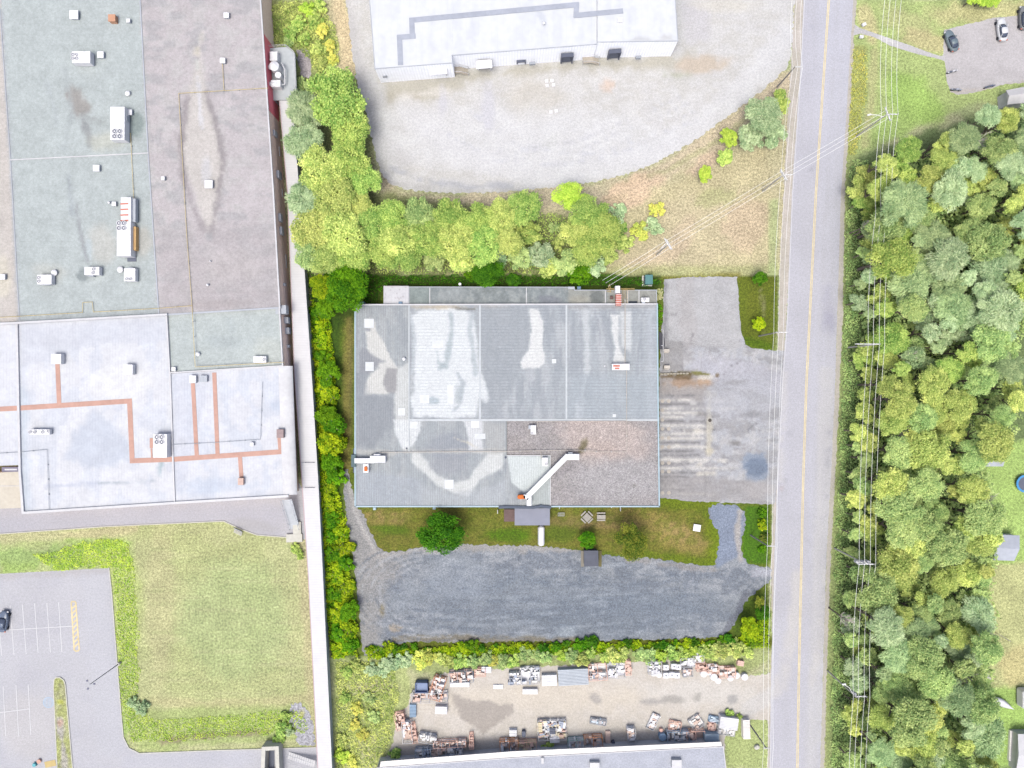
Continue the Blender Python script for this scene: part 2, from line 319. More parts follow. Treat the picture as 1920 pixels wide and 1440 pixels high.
ground_layers = [
    ('n', (60, 60, .52), (214, 208, 170), .6, 12, 0),
    ('p', [(500, 0), (640, 0), (680, 130), (700, 300), (715, 380), (1000, 380), (1160, 380), (1460, 130), (1500, 130), (1490, 515), (560, 515)], (214, 204, 166), .9, 14, 8),
    ('p', [(505, 0), (600, 0), (630, 90), (600, 150), (505, 140)], (176, 188, 110), .8, 30, 14),
    ('p', [(505, 85), (545, 85), (600, 145), (560, 200), (540, 160)], (170, 186, 116), .8, 20, 10),
    ('l', ([(635, 0), (645, 60), (655, 125), (668, 170)], 14), (232, 212, 172), .9, 16, 6),
    ('l', ([(700, 330), (740, 370), (860, 385), (990, 370), (1120, 360), (1230, 325), (1330, 270), (1420, 200), (1480, 150)], 18), (222, 205, 178), .8, 26, 10),
    ('l', ([(1150, 350), (1250, 320), (1350, 262), (1430, 195)], 4), (190, 190, 142), .6, 8, 5),
    ('p', [(1130, 400), (1290, 330), (1440, 270), (1455, 500), (1130, 512)], (216, 205, 164), .9, 26, 10),
    ('e', (1300, 430, 120, 60, -20), (222, 208, 174), .5, 40, 18),
    ('e', (1180, 360, 60, 25, -25), (236, 208, 178), .85, 16, 10), ('e', (1330, 300, 40, 14, -30), (232, 206, 180), .8, 12, 8), ('e', (1395, 420, 44, 50, 10), (226, 202, 174), .6, 26, 14), ('e', (1350, 370, 46, 18, -10), (196, 200, 142), .55, 18, 12), ('e', (1230, 480, 60, 14, -20), (222, 202, 172), .7, 14, 10), ('e', (1280, 440, 20, 40, 20), (228, 208, 178), .6, 16, 10),
    ('p', [(560, 140), (700, 140), (700, 360), (1010, 400), (1150, 430), (1130, 515), (560, 515)], (140, 148, 96), .9, 26, 10),
    ('l', ([(1130, 510), (1460, 508)], 10), (186, 192, 130), .6, 18, 5),
    ('l', ([(1452, 380), (1448, 515)], 8), (188, 204, 144), .7, 10, 4),
    # unwashed plot: greens round the low factory
    ('p', [(580, 516), (1460, 516), (1455, 660), (1440, 1205), (622, 1232), (600, 900)], (110, 128, 42), 1., 3, 1),
    ('p', [(580, 516), (1240, 516), (1240, 540), (720, 545), (700, 600), (590, 620)], (62, 84, 20), .85, 10, 5),  # shade between hedge row and annex, painted into the grass colour
    ('l', ([(1245, 521), (1385, 518)], 5), (150, 142, 70), .7, 7, 3),
    ('p', [(1385, 517), (1455, 517), (1452, 655), (1400, 652), (1386, 600)], (128, 128, 50), .9, 5, 3),
    ('e', (1412, 570, 12, 34, 0), (150, 142, 62), .5, 8, 6), ('l', ([(1400, 640), (1440, 648)], 8), (96, 124, 20), .8, 8, 4),
    ('p', [(585, 580), (640, 600), (640, 1000), (665, 1230), (620, 1232)], (62, 92, 18), .9, 16, 8),
    ('l', ([(655, 600), (652, 700), (650, 800), (650, 880)], 8), (146, 134, 76), .8, 14, 5),
    ('l', ([(660, 600), (658, 720), (656, 820)], 3), (122, 116, 80), .5, 6, 3),
    ('p', [(668, 952), (1236, 945), (1330, 940), (1332, 1060), (1100, 1030), (870, 1022), (710, 1036), (680, 1000)], (134, 132, 58), 1., 8, 4),
    ('e', (720, 972, 46, 16, 0), (158, 142, 84), .8, 16, 8),
    ('e', (735, 995, 36, 8, 5), (112, 140, 38), .8, 10, 5),
    ('e', (900, 990, 42, 20, 0), (138, 142, 60), .7, 16, 8),
    ('e', (955, 1003, 40, 14, 0), (98, 136, 22), .85, 14, 6),
    ('e', (1050, 1000, 40, 16, 0), (106, 132, 36), .8, 14, 6),
    ('e', (1100, 980, 90, 14, 0), (150, 134, 88), .8, 16, 8),
    ('e', (1150, 1000, 30, 16, 0), (142, 120, 76), .4, 14, 8),
    ('e', (1240, 990, 80, 26, 20), (172, 150, 92), .85, 22, 10),
    ('e', (1290, 1025, 50, 12, 20), (176, 156, 96), .7, 14, 6),
    ('l', ([(1245, 940), (1330, 946), (1340, 1050)], 14), (122, 142, 26), .85, 14, 6),
    ('l', ([(1200, 1036), (1330, 1056)], 6), (114, 140, 22), .8, 8, 4),
    ('p', [(1398, 948), (1440, 948), (1437, 1058), (1395, 1055), (1390, 1020)], (84, 128, 22), 1., 4, 3),
    ('l', ([(700, 1218), (1440, 1205)], 13), (104, 112, 32), .95, 8, 4),
    ('p', [(1380, 1130), (1442, 1110), (1442, 1206), (1370, 1206)], (88, 112, 28), .95, 8, 4),
    ('p', [(666, 952), (1236, 945), (1330, 940), (1334, 1062), (1100, 1032), (870, 1024), (710, 1038), (680, 1000)], (104, 112, 24), .15, 6, 3), ('e', (1275, 1000, 50, 16, 22), (184, 160, 106), .7, 12, 8), ('e', (1130, 985, 60, 8, 0), (160, 136, 92), .6, 8, 6), ('e', (955, 1004, 34, 9, 0), (92, 132, 14), .7, 8, 5), ('e', (735, 992, 34, 6, 5), (100, 134, 24), .7, 6, 4), ('e', (725, 968, 40, 9, 0), (168, 146, 96), .6, 8, 6),
    ('p', [(1385, 517), (1455, 517), (1452, 655), (1400, 652), (1386, 600)], (84, 118, 10), .35, 6, 3),
    ('l', ([(1427, 545), (1434, 590), (1430, 630)], 1.2), (190, 180, 160), .5, 5, 4),
    ('n', (10, 7, .52, [(668, 952), (1236, 945), (1335, 942), (1335, 1062), (680, 1040)]), (98, 118, 30), .4, 8, 0),
    # big lawn of the left property
    ('p', [(0, 985), (420, 978), (548, 1018), (578, 1020), (590, 1440), (200, 1440), (200, 1060), (0, 1076)], (196, 202, 144), 1., 3, 1),
    ('p', [(0, 1020), (200, 1005), (250, 1020), (255, 1300), (240, 1400), (200, 1400), (200, 1065), (0, 1076)], (176, 204, 116), .95, 14, 7),
    ('e', (225, 1080, 34, 60, -14), (188, 218, 104), .8, 24, 10),
    ('e', (235, 1150, 30, 80, 0), (192, 220, 112), .7, 24, 10),
    ('e', (60, 1040, 100, 16, -3), (166, 190, 124), .7, 20, 8),
    ('l', ([(0, 1008), (180, 1000), (250, 990)], 9), (214, 206, 160), .8, 12, 5),
    ('n', (90, 60, .5, [(0, 985), (578, 985), (590, 1440), (0, 1440)]), (204, 206, 154), .55, 10, 0),
    ('e', (440, 1160, 100, 110, 0), (184, 202, 142), .55, 60, 20),
    ('e', (300, 1130, 26, 150, 0), (206, 202, 154), .6, 24, 8),
    ('l', ([(285, 1030), (565, 1024)], 1.2), (186, 198, 138), .4, 4, 3), ('l', ([(285, 1043), (565, 1037)], 1.2), (208, 208, 160), .4, 4, 3), ('l', ([(285, 1056), (565, 1050)], 1.2), (186, 198, 138), .4, 4, 3), ('l', ([(285, 1069), (565, 1063)], 1.2), (208, 208, 160), .4, 4, 3), ('l', ([(285, 1082), (565, 1076)], 1.2), (186, 198, 138), .4, 4, 3), ('l', ([(285, 1095), (565, 1089)], 1.2), (208, 208, 160), .4, 4, 3), ('l', ([(285, 1108), (565, 1102)], 1.2), (186, 198, 138), .4, 4, 3), ('l', ([(285, 1121), (565, 1115)], 1.2), (208, 208, 160), .4, 4, 3), ('l', ([(285, 1134), (565, 1128)], 1.2), (186, 198, 138), .4, 4, 3), ('l', ([(285, 1147), (565, 1141)], 1.2), (208, 208, 160), .4, 4, 3), ('l', ([(285, 1160), (565, 1154)], 1.2), (186, 198, 138), .4, 4, 3), ('l', ([(285, 1173), (565, 1167)], 1.2), (208, 208, 160), .4, 4, 3), ('l', ([(285, 1186), (565, 1180)], 1.2), (186, 198, 138), .4, 4, 3), ('l', ([(285, 1199), (565, 1193)], 1.2), (208, 208, 160), .4, 4, 3), ('l', ([(285, 1212), (565, 1206)], 1.2), (186, 198, 138), .4, 4, 3), ('l', ([(285, 1225), (565, 1219)], 1.2), (208, 208, 160), .4, 4, 3), ('l', ([(285, 1238), (565, 1232)], 1.2), (186, 198, 138), .4, 4, 3), ('l', ([(285, 1251), (565, 1245)], 1.2), (208, 208, 160), .4, 4, 3), ('l', ([(285, 1264), (565, 1258)], 1.2), (186, 198, 138), .4, 4, 3), ('l', ([(285, 1277), (565, 1271)], 1.2), (208, 208, 160), .4, 4, 3), ('l', ([(285, 1290), (565, 1284)], 1.2), (186, 198, 138), .4, 4, 3), ('l', ([(285, 1303), (565, 1297)], 1.2), (208, 208, 160), .4, 4, 3), ('l', ([(285, 1316), (565, 1310)], 1.2), (186, 198, 138), .4, 4, 3),
    ('l', ([(290, 1315), (400, 1322), (580, 1310)], 9), (210, 204, 154), .7, 14, 6),
    ('p', [(240, 1330), (590, 1322), (590, 1400), (260, 1410)], (184, 200, 128), .8, 20, 8),
    ('l', ([(300, 1392), (350, 1382), (420, 1378), (500, 1372)], 5), (160, 150, 120), .85, 8, 5),
    ('l', ([(340, 1402), (560, 1394)], 5), (206, 204, 160), .7, 8, 4),
    ('l', ([(565, 1020), (580, 1200), (588, 1400)], 10), (210, 200, 158), .7, 14, 5),
    # strip between walkway and storage yard
    ('p', [(622, 1234), (760, 1230), (770, 1300), (745, 1440), (630, 1440)], (186, 196, 132), 1., 6, 4),
    ('e', (700, 1290, 50, 10, 0), (206, 196, 168), .8, 14, 6),
    ('e', (690, 1400, 20, 30, 0), (202, 200, 156), .7, 16, 6),
    ('p', [(1350, 1340), (1445, 1330), (1445, 1440), (1365, 1440)], (190, 204, 136), .95, 6, 4),
    ('p', [(720, 1236), (1442, 1208), (1442, 1240), (1400, 1262), (800, 1262)], (176, 188, 124), .9, 10, 5),
    # land east of the road
    ('p', [(1580, 300), (1960, 180), (1960, 1500), (1540, 1500), (1560, 900)], (122, 142, 92), .95, 20, 10),
    ('p', [(1605, 0), (1960, 0), (1960, 190), (1830, 190), (1760, 220), (1640, 280), (1590, 300), (1590, 120)], (188, 206, 134), 1., 10, 5),
    ('e', (1850, 20, 110, 22, -5), (214, 206, 154), .8, 24, 10),
    ('e', (1700, 40, 60, 20, 20), (208, 206, 152), .6, 20, 10),
    ('e', (1730, 75, 50, 18, 15), (220, 206, 158), .75, 16, 8),
    ('e', (1628, 45, 16, 40, -20), (222, 208, 160), .75, 14, 6),
    ('l', ([(1640, 100), (1632, 200), (1620, 270)], 9), (208, 204, 150), .7, 12, 5),
    ('p', [(1595, 85), (1625, 90), (1622, 190), (1600, 300), (1585, 300)], (182, 186, 112), .85, 10, 5),
    ('e', (1715, 185, 60, 40, 40), (170, 206, 108), .75, 30, 12),
    ('e', (1680, 235, 50, 26, -30), (176, 206, 118), .7, 24, 10),
    ('p', [(1850, 830), (1960, 820), (1960, 1060), (1850, 1060), (1870, 980), (1845, 890)], (188, 218, 126), .95, 12, 5),
    ('p', [(1850, 1060), (1960, 1050), (1960, 1300), (1858, 1300), (1845, 1180)], (210, 212, 152), .95, 12, 5),
    ('e', (1905, 1250, 30, 40, 0), (224, 208, 152), .6, 24, 8),
    ('p', [(1855, 1290), (1960, 1290), (1960, 1440), (1865, 1440)], (180, 214, 118), .95, 12, 5),
    ('l', ([(1596, 300), (1585, 500), (1575, 720), (1565, 1000), (1555, 1260), (1550, 1440)], 14), (176, 190, 124), .8, 14, 6),
    ('l', ([(1584, 300), (1574, 500), (1568, 720), (1556, 1000), (1546, 1260), (1542, 1440)], 4), (208, 204, 160), .7, 6, 3),
]
colr(me, gx, gy, (184, 196, 140), ground_layers); me.materials.append(m_grass)
gr = bpy.data.objects.new('ground', me); col.objects.link(gr); gr['kind'] = 'structure'

# ---- road and paved areas (each sheet a little above the one below)
def ext(f, y): return f
WE = [(1578, -1300), (1530, -380), (1507, 0), (1500, 140), (1485, 360), (1475, 600), (1466, 720), (1457, 900), (1451, 1080), (1446, 1260), (1443, 1440), (1438, 1800), (1425, 3000)]
EE = [(1512, 3000), (1528, 1800), (1538, 1440), (1545, 1200), (1550, 1040), (1560, 860), (1566, 720), (1571, 560), (1577, 360), (1588, 200), (1600, 0), (1625, -380), (1680, -1300)]
road_pts = WE + EE
sheet('road', road_pts, .018, (212, 212, 222), [
    ('p', [(1524, -380), (1590, -380), (1588, 200), (1575, 360), (1565, 720), (1540, 1440), (1510, 1440), (1520, 720), (1540, 300)], (216, 217, 228), .7, 10, 2),
    ('l', ([(1552, 540), (1556, 610)], 9), (196, 196, 212), .7, 16, 5),
    ('e', (1555, 598, 12, 26, 0), (188, 188, 205), .7, 12, 4),
    ('l', ([(1550, 700), (1545, 900), (1536, 1100), (1528, 1300), (1522, 1440)], 14), (220, 219, 222), .8, 8, 2),
    ('l', ([(1495, 1080), (1490, 1160), (1470, 1260), (1455, 1300)], 12), (224, 221, 220), .8, 12, 4),
    ('l', ([(1550, 1070), (1540, 1200), (1520, 1280)], 7), (225, 222, 221), .6, 8, 4),
    ('l', ([(1470, 700), (1464, 900)], 5), (226, 224, 224), .6, 6, 2),
    ('l', ([(1556, 720), (1549, 1040), (1536, 1440)], 1), (186, 186, 196), .6, 2.5, 1),
    ('l', ([(1532, 0), (1512, 360), (1492, 720), (1480, 1080), (1472, 1440)], 3), (207, 207, 216), .6, 6, 3), ('l', ([(1520, 0), (1500, 360), (1480, 720), (1467, 1080), (1458, 1440)], 3), (208, 208, 217), .5, 6, 3),
    ('l', ([(1570, 0), (1550, 360), (1534, 720), (1522, 1080), (1512, 1440)], 3), (207, 207, 215), .6, 6, 3), ('l', ([(1586, 0), (1566, 360), (1550, 720), (1538, 1080), (1528, 1440)], 3), (208, 208, 216), .5, 6, 3),
    ('l', ([(1500, 500), (1530, 502), (1566, 508)], .3), (182, 182, 192), .6, 1.6, 1), ('l', ([(1470, 1010), (1500, 1013), (1548, 1012)], .3), (184, 184, 194), .6, 1.6, 1), ('l', ([(1476, 770), (1480, 840), (1474, 900)], .3), (186, 186, 194), .6, 1.6, 1.5), ('l', ([(1520, 250), (1524, 300), (1516, 350)], .3), (186, 186, 196), .6, 1.6, 1.5),
    ('l', ([(1514, 40), (1526, 60), (1535, 95)], .8), (186, 188, 202), .6, 2.5, 1),
    ('l', ([(1508, 65), (1518, 92)], .8), (190, 190, 204), .5, 2.5, 1),
    ('e', (1467, 914, 4, 3, 0), (206, 178, 172), .8, 2, 1),
    ('n', (40, 160, .56), (206, 206, 214), .4, 8, 0)], m_asph, step=8, edge=.5, estep=6)
YL = [(1625, -1300), (1574, -380), (1554, 0), (1542, 180), (1530, 360), (1520, 560), (1512, 720), (1506, 900), (1502, 1080), (1498, 1260), (1495, 1440), (1488, 1800), (1468, 3000)]
m_yel = paint('worn_yellow_paint', (246, 228, 180), .8, amt=.12, f=1.1)
m_wht = paint('worn_white_paint', (246, 246, 250), .8, amt=.06)
def stripe(name, lines, w, mat, z=.03):
    mb = MB()
    for i, pts in enumerate(lines): mb.ribbon([P(*p, z)[:2] for p in pts], w, z - .004, z + .0015 * i)
    o = mb.build(name, mat); o['kind'] = 'structure'; return o
stripe('road_centre_marking', [[(x - 1.3, y) for x, y in YL], [(x + 1.3, y) for x, y in YL]], .16, m_yel)
stripe('road_edge_marking', [[(x + 1.5, y) for x, y in WE]], .1, m_wht)
# west shoulder
sheet('road_shoulder', [(1513, -380), (1490, 0), (1480, 170), (1470, 340), (1462, 500), (1458, 640), (1452, 900), (1445, 1060), (1449, 1200), (1440, 1330), (1440, 1500), (1446, 1500), (1452, 1080), (1459, 900), (1470, 680), (1488, 360), (1503, 140), (1511, 0), (1534, -380)],
      .006, (222, 214, 206), [('n', (12, 30, .5), (204, 198, 184), .6, 8, 0)], m_fine, step=6, edge=1.6)
sheet('gravel_shoulder', [(1566, 720), (1550, 1040), (1538, 1440), (1545, 1440), (1552, 1200), (1558, 1040), (1570, 820), (1580, 600), (1584, 360), (1594, 200), (1606, 0), (1599, 0), (1575, 360), (1570, 560)],
      .007, (212, 206, 196), [], m_fine, step=5, edge=1.4)
# north gravel yard
NY = [(636, -200), (648, 0), (658, 80), (668, 150), (684, 205), (698, 262), (706, 300), (722, 340), (758, 356), (850, 363), (950, 360), (1050, 350), (1130, 338), (1205, 318), (1290, 272), (1360, 222), (1420, 178), (1462, 140), (1482, 120), (1490, 0), (1500, -200)]
sheet('gravel_yard', NY, .010, (230, 229, 228), [
    ('l', ([(640, -20), (668, 120), (705, 260), (760, 300)], 16), (214, 212, 212), .7, 16, 6),
    ('l', ([(660, 0), (690, 150), (740, 260)], 3), (234, 232, 230), .6, 5, 2),
    ('p', [(712, 150), (1260, 102), (1300, 100), (1260, 130), (1100, 125), (900, 150), (820, 185), (735, 195)], (206, 202, 188), .85, 24, 12),
    ('e', (760, 185, 36, 14, 0), (196, 190, 176), .7, 14, 6),
    ('e', (1310, 122, 52, 18, -5), (218, 202, 182), .8, 16, 8),
    ('e', (1270, 140, 20, 6, 0), (192, 196, 170), .6, 10, 5),
    ('e', (1140, 160, 12, 12, 30), (238, 214, 196), .7, 8, 4),
    ('e', (1000, 190, 50, 40, 0), (220, 214, 202), .5, 40, 12),
    ('e', (960, 260, 260, 60, 0), (238, 239, 242), .6, 60, 10),
    ('l', ([(740, 205), (860, 300), (1080, 338), (1330, 235)], .8), (218, 219, 224), .55, 3, 4), ('l', ([(749, 209), (864, 298), (1080, 329), (1324, 228)], .8), (244, 244, 246), .55, 3, 4), ('l', ([(758, 213), (868, 296), (1080, 320), (1318, 221)], .8), (218, 219, 224), .55, 3, 4), ('l', ([(767, 217), (872, 294), (1080, 311), (1312, 214)], .8), (244, 244, 246), .55, 3, 4), ('l', ([(776, 221), (876, 292), (1080, 302), (1306, 207)], .8), (218, 219, 224), .55, 3, 4), ('l', ([(785, 225), (880, 290), (1080, 293), (1300, 200)], .8), (244, 244, 246), .55, 3, 4), ('l', ([(794, 229), (884, 288), (1080, 284), (1294, 193)], .8), (218, 219, 224), .55, 3, 4), ('l', ([(803, 233), (888, 286), (1080, 275), (1288, 186)], .8), (244, 244, 246), .55, 3, 4), ('l', ([(812, 237), (892, 284), (1080, 266), (1282, 179)], .8), (218, 219, 224), .55, 3, 4), ('l', ([(821, 241), (896, 282), (1080, 257), (1276, 172)], .8), (244, 244, 246), .55, 3, 4),
    ('l', ([(760, 200), (860, 290), (1000, 330), (1150, 310), (1300, 250), (1400, 160), (1480, 60)], 22), (236, 236, 238), .75, 24, 8),
    ('l', ([(740, 318), (800, 340), (880, 350), (960, 348)], 5), (198, 200, 208), .8, 10, 6),
    ('l', ([(722, 342), (800, 352), (900, 362), (980, 356)], 3), (206, 204, 204), .7, 8, 4),
    ('l', ([(840, 250), (930, 300), (1060, 310), (1220, 270)], 1.2), (216, 218, 226), .6, 4, 3),
    ('l', ([(880, 210), (980, 280), (1120, 290), (1290, 230)], 1.2), (218, 220, 228), .6, 4, 3),
    ('l', ([(760, 180), (840, 170)], 6), (240, 236, 230), .6, 8, 5),
    ('p', [(1275, 0), (1330, 0), (1330, 70), (1285, 85)], (222, 220, 226), .6, 20, 6),
    ('e', (1360, 10, 60, 14, 0), (234, 230, 220), .7, 14, 6),
    ('e', (830, 190, 9, 30, 0), (222, 222, 232), .6, 10, 4), ('e', (915, 200, 12, 40, 0), (222, 222, 232), .6, 12, 5),
    ('e', (1030, 270, 14, 10, 0), (214, 216, 214), .5, 10, 4),
    ('n', (16, 9, .52), (218, 216, 210), .5, 8, 0)], m_fine, step=7, edge=2.2, smooth=1)
# drive east of the low factory
ED = [(1246, 524), (1300, 519), (1382, 519), (1385, 560), (1389, 620), (1398, 645), (1412, 654), (1455, 657), (1470, 657), (1458, 900), (1453, 944), (1440, 946), (1300, 940), (1236, 933), (1236, 700), (1240, 640)]
stl = []
yr = random.Random(4)
for i, y in enumerate(range(742, 934, 8)):
    x1 = yr.uniform(1290, 1390); dk_ = yr.random() < .5
    stl.append(('l', ([(1238, y), ((1238 + x1) / 2, y + yr.uniform(-1, 1)), (x1, y + yr.uniform(-2, 2))], yr.uniform(.8, 2.8)), (146, 144, 146) if dk_ else (232, 229, 223), .9, 3.5, 3))
for k in range(14):
    y = yr.uniform(700, 930); x = yr.uniform(1240, 1380); stl.append(('e', (x, y, yr.uniform(5, 22), yr.uniform(2, 5), yr.uniform(-6, 6)), yr.choice([(230, 225, 214), (224, 222, 220), (144, 141, 140)]), .8, 5, 4))
for k in range(7):
    x, y = yr.uniform(1260, 1440), yr.uniform(560, 920); a_ = yr.uniform(0, 3.1); pts_ = [(x, y)]
    for q_ in range(5): a_ += yr.uniform(-.5, .5); x += 9 * math.cos(a_); y += 9 * math.sin(a_); pts_.append((x, y))
    stl.append(('l', (pts_, .3), (128, 126, 130), .6, 2, 1))
sheet('asphalt_yard', ED, .014, (196, 198, 204), [
    ('p', [(1246, 522), (1384, 520), (1390, 650), (1330, 650), (1246, 640)], (203, 203, 205), .85, 14, 6), ('n', (9, 9, .54), (216, 215, 214), .5, 8, 0),
    ('l', ([(1248, 530), (1248, 640)], 3), (146, 146, 150), .7, 8, 3),
    ('l', ([(1284, 525), (1290, 640)], 14), (196, 192, 192), .5, 20, 8),
    ('l', ([(1320, 690), (1400, 700), (1455, 720)], 22), (204, 204, 214), .7, 26, 8),
    ('p', [(1240, 640), (1280, 640), (1280, 696), (1240, 698)], (168, 166, 166), .7, 5, 1),
    ('p', [(1236, 702), (1330, 702), (1322, 760), (1236, 740)], (176, 166, 158), .6, 20, 10),
    ('l', ([(1240, 701), (1290, 700), (1326, 701)], 1.6), (112, 98, 60), .95, 5, 4),
    ('l', ([(1300, 698), (1330, 703)], 2), (132, 130, 60), .8, 6, 4),
    ('e', (1290, 716, 34, 9, 0), (190, 160, 134), .75, 9, 8), ('l', ([(1240, 706), (1300, 708), (1345, 704)], 1.2), (120, 100, 72), .8, 4, 5), ('e', (1325, 712, 14, 6, 0), (208, 178, 150), .6, 6, 5),
    ('p', [(1236, 740), (1330, 735), (1340, 935), (1236, 932)], (182, 180, 181), .5, 30, 12)] + stl + [
    ('l', ([(1330, 735), (1330, 800), (1328, 850)], 4.5), (220, 214, 198), .75, 6, 4),
    ('e', (1332, 740, 12, 6, 0), (222, 216, 202), .6, 8, 4),
    ('e', (1331, 846, 7, 4, 0), (226, 218, 196), .8, 4, 2),
    ('l', ([(1360, 750), (1420, 745)], 40), (196, 198, 206), .6, 40, 10),
    ('p', [(1396, 852), (1436, 848), (1438, 900), (1404, 902), (1394, 880)], (158, 170, 188), .9, 7, 8),
    ('e', (1418, 875, 18, 18, 0), (130, 144, 166), .8, 8, 9),
    ('e', (1408, 778, 14, 5, -10), (158, 158, 162), .6, 8, 5),
    ('p', [(1236, 890), (1440, 900), (1440, 946), (1236, 934)], (176, 172, 172), .6, 16, 8),
    ('l', ([(1322, 740), (1322, 935)], .6), (150, 148, 148), .5, 2, .5), ('l', ([(1280, 645), (1280, 700)], .6), (140, 138, 140), .6, 2, .4),
    ('e', (1425, 920, 26, 12, 0), (206, 202, 202), .6, 14, 6),
    ('n', (16, 30, .54), (200, 198, 200), .45, 8, 0), ('n', (24, 8, .56), (158, 156, 158), .45, 7, 0)], m_conc, step=4, edge=1.2)
# south gravel lot with the side track and the blue gravel link
SL = [(646, 880), (654, 880), (660, 920), (668, 950), (684, 965), (696, 1000), (712, 1034), (742, 1036), (800, 1024), (870, 1021), (960, 1022), (1040, 1026), (1085, 1032), (1130, 1042), (1200, 1044), (1290, 1056), (1340, 1064), (1344, 1040), (1352, 1000), (1330, 974), (1328, 944), (1397, 948), (1397, 990), (1388, 1020), (1395, 1050), (1412, 1062), (1446, 1062), (1447, 1090),
      (1425, 1104), (1400, 1124), (1385, 1160), (1362, 1190), (1340, 1196), (1200, 1199), (1000, 1204), (850, 1204), (735, 1204), (700, 1228), (678, 1229), (676, 1180), (668, 1100), (660, 1040), (648, 960), (643, 910)]
rings = []; gr_ = random.Random(9)
for k in range(9):
    q_ = 1 + k * .09; pts_ = [(815 + 95 * q_ * math.cos(R(a)), 1112 + 58 * q_ * math.sin(R(a))) for a in range(92 - k * 3, 262, 12)]
    rings.append(('l', (pts_, .8), (188, 193, 200) if k % 2 else (124, 132, 144), .6, 2.4, 3))
swp = []
for k in range(26):
    y0 = 1062 + k * 5.2; b_ = gr_.uniform(-6, 8); x0 = gr_.uniform(760, 980); x1 = gr_.uniform(1100, 1390)
    swp.append(('l', ([(x0, y0 + b_), ((x0 + x1) / 2 - 80, y0 + 6), ((x0 + x1) / 2 + 80, y0 + gr_.uniform(-8, 2)), (x1, y0 - 14 + gr_.uniform(-6, 6))], gr_.uniform(.6, 1.8)), gr_.choice([(122, 132, 146), (176, 184, 194), (134, 142, 154)]), .5, 3, 6))
sheet('gravel_lot', SL, .009, (153, 159, 167), [
    ('p', [(640, 870), (700, 950), (750, 1040), (725, 1110), (715, 1230), (660, 1240), (640, 1000)], (170, 168, 166), .85, 60, 26),
    ('l', ([(652, 890), (664, 960), (690, 1010), (716, 1060)], 3), (200, 198, 196), .8, 6, 3),
    ('l', ([(664, 940), (682, 1000), (716, 1050)], 2), (196, 192, 188), .7, 5, 3),
    ('l', ([(700, 1040), (760, 1034), (860, 1024), (1080, 1028)], 7), (186, 182, 178), .75, 14, 8),
    ('e', (980, 1120, 240, 40, 0), (142, 151, 162), .6, 50, 14),
    ('e', (1180, 1150, 170, 40, -4), (132, 142, 155), .7, 50, 14),
    ('e', (860, 1080, 60, 40, 0), (164, 172, 183), .6, 40, 12),
    ('e', (1000, 1170, 180, 20, 0), (132, 140, 150), .6, 26, 10),
    ('p', [(1330, 945), (1397, 948), (1390, 1040), (1345, 1064)], (150, 162, 184), .9, 8, 3),
    ('l', ([(1388, 960), (1382, 1010), (1390, 1050)], 5), (202, 194, 186), .8, 8, 4),
    ('l', ([(1400, 1110), (1380, 1150), (1360, 1188)], 7), (124, 128, 140), .8, 10, 6),
    ('l', ([(740, 1198), (900, 1198), (1080, 1200)], 6), (138, 128, 108), .7, 10, 6),
    ('e', (716, 1145, 4, 10, 0), (142, 126, 84), .6, 6, 4), ('e', (742, 1180, 12, 8, 0), (186, 170, 148), .7, 8, 6),
    ('e', (1062, 1182, 20, 12, 0), (178, 188, 196), .7, 14, 8),
    ('e', (1430, 1072, 20, 12, 0), (196, 198, 208), .8, 14, 6),
    ('l', ([(1180, 1050), (1340, 1068)], 5), (174, 168, 164), .6, 10, 6)] + rings + swp + [
    ('n', (34, 12, .53), (176, 181, 188), .65, 9, 0), ('n', (40, 16, .55), (126, 134, 147), .6, 9, 0), ('n', (8, 6, .6), (184, 188, 194), .5, 8, 0)], m_gravel, step=3, edge=2.4, smooth=1)
# storage yard of the south neighbour
SY = [(770, 1300), (830, 1262), (960, 1252), (1150, 1244), (1260, 1238), (1350, 1250), (1400, 1268), (1446, 1262), (1452, 1330), (1440, 1350), (1400, 1348), (1360, 1345), (1360, 1405), (710, 1440), (735, 1400), (745, 1350), (765, 1320)]
sheet('sandy_yard', SY, .011, (230, 223, 214), [
    ('e', (1000, 1310, 220, 26, 0), (234, 224, 208), .7, 40, 10),
    ('e', (1320, 1300, 100, 24, 0), (232, 228, 222), .7, 30, 10),
    ('p', [(845, 1298), (868, 1306), (885, 1314), (910, 1314), (940, 1320), (966, 1316), (962, 1338), (925, 1362), (906, 1380), (896, 1366), (866, 1348), (856, 1330)], (192, 184, 176), .95, 6, 4),
    ('e', (1115, 1310, 13, 7, 20), (196, 190, 184), .9, 7, 4), ('e', (1222, 1316, 20, 5, 0), (190, 186, 182), .9, 6, 3), ('e', (1262, 1312, 22, 7, 5), (190, 186, 180), .9, 6, 3),
    ('e', (1308, 1308, 9, 10, 30), (192, 188, 182), .9, 6, 4), ('e', (1373, 1311, 8, 9, 0), (190, 188, 186), .9, 5, 3),
    ('l', ([(1400, 1330), (1450, 1300)], 14), (226, 224, 222), .7, 14, 4),
    ('p', [(720, 1345), (900, 1390), (900, 1440), (700, 1440)], (216, 208, 198), .6, 20, 8),
    ('n', (14, 10, .54), (220, 212, 200), .5, 8, 0)], m_fine, step=5, edge=2)
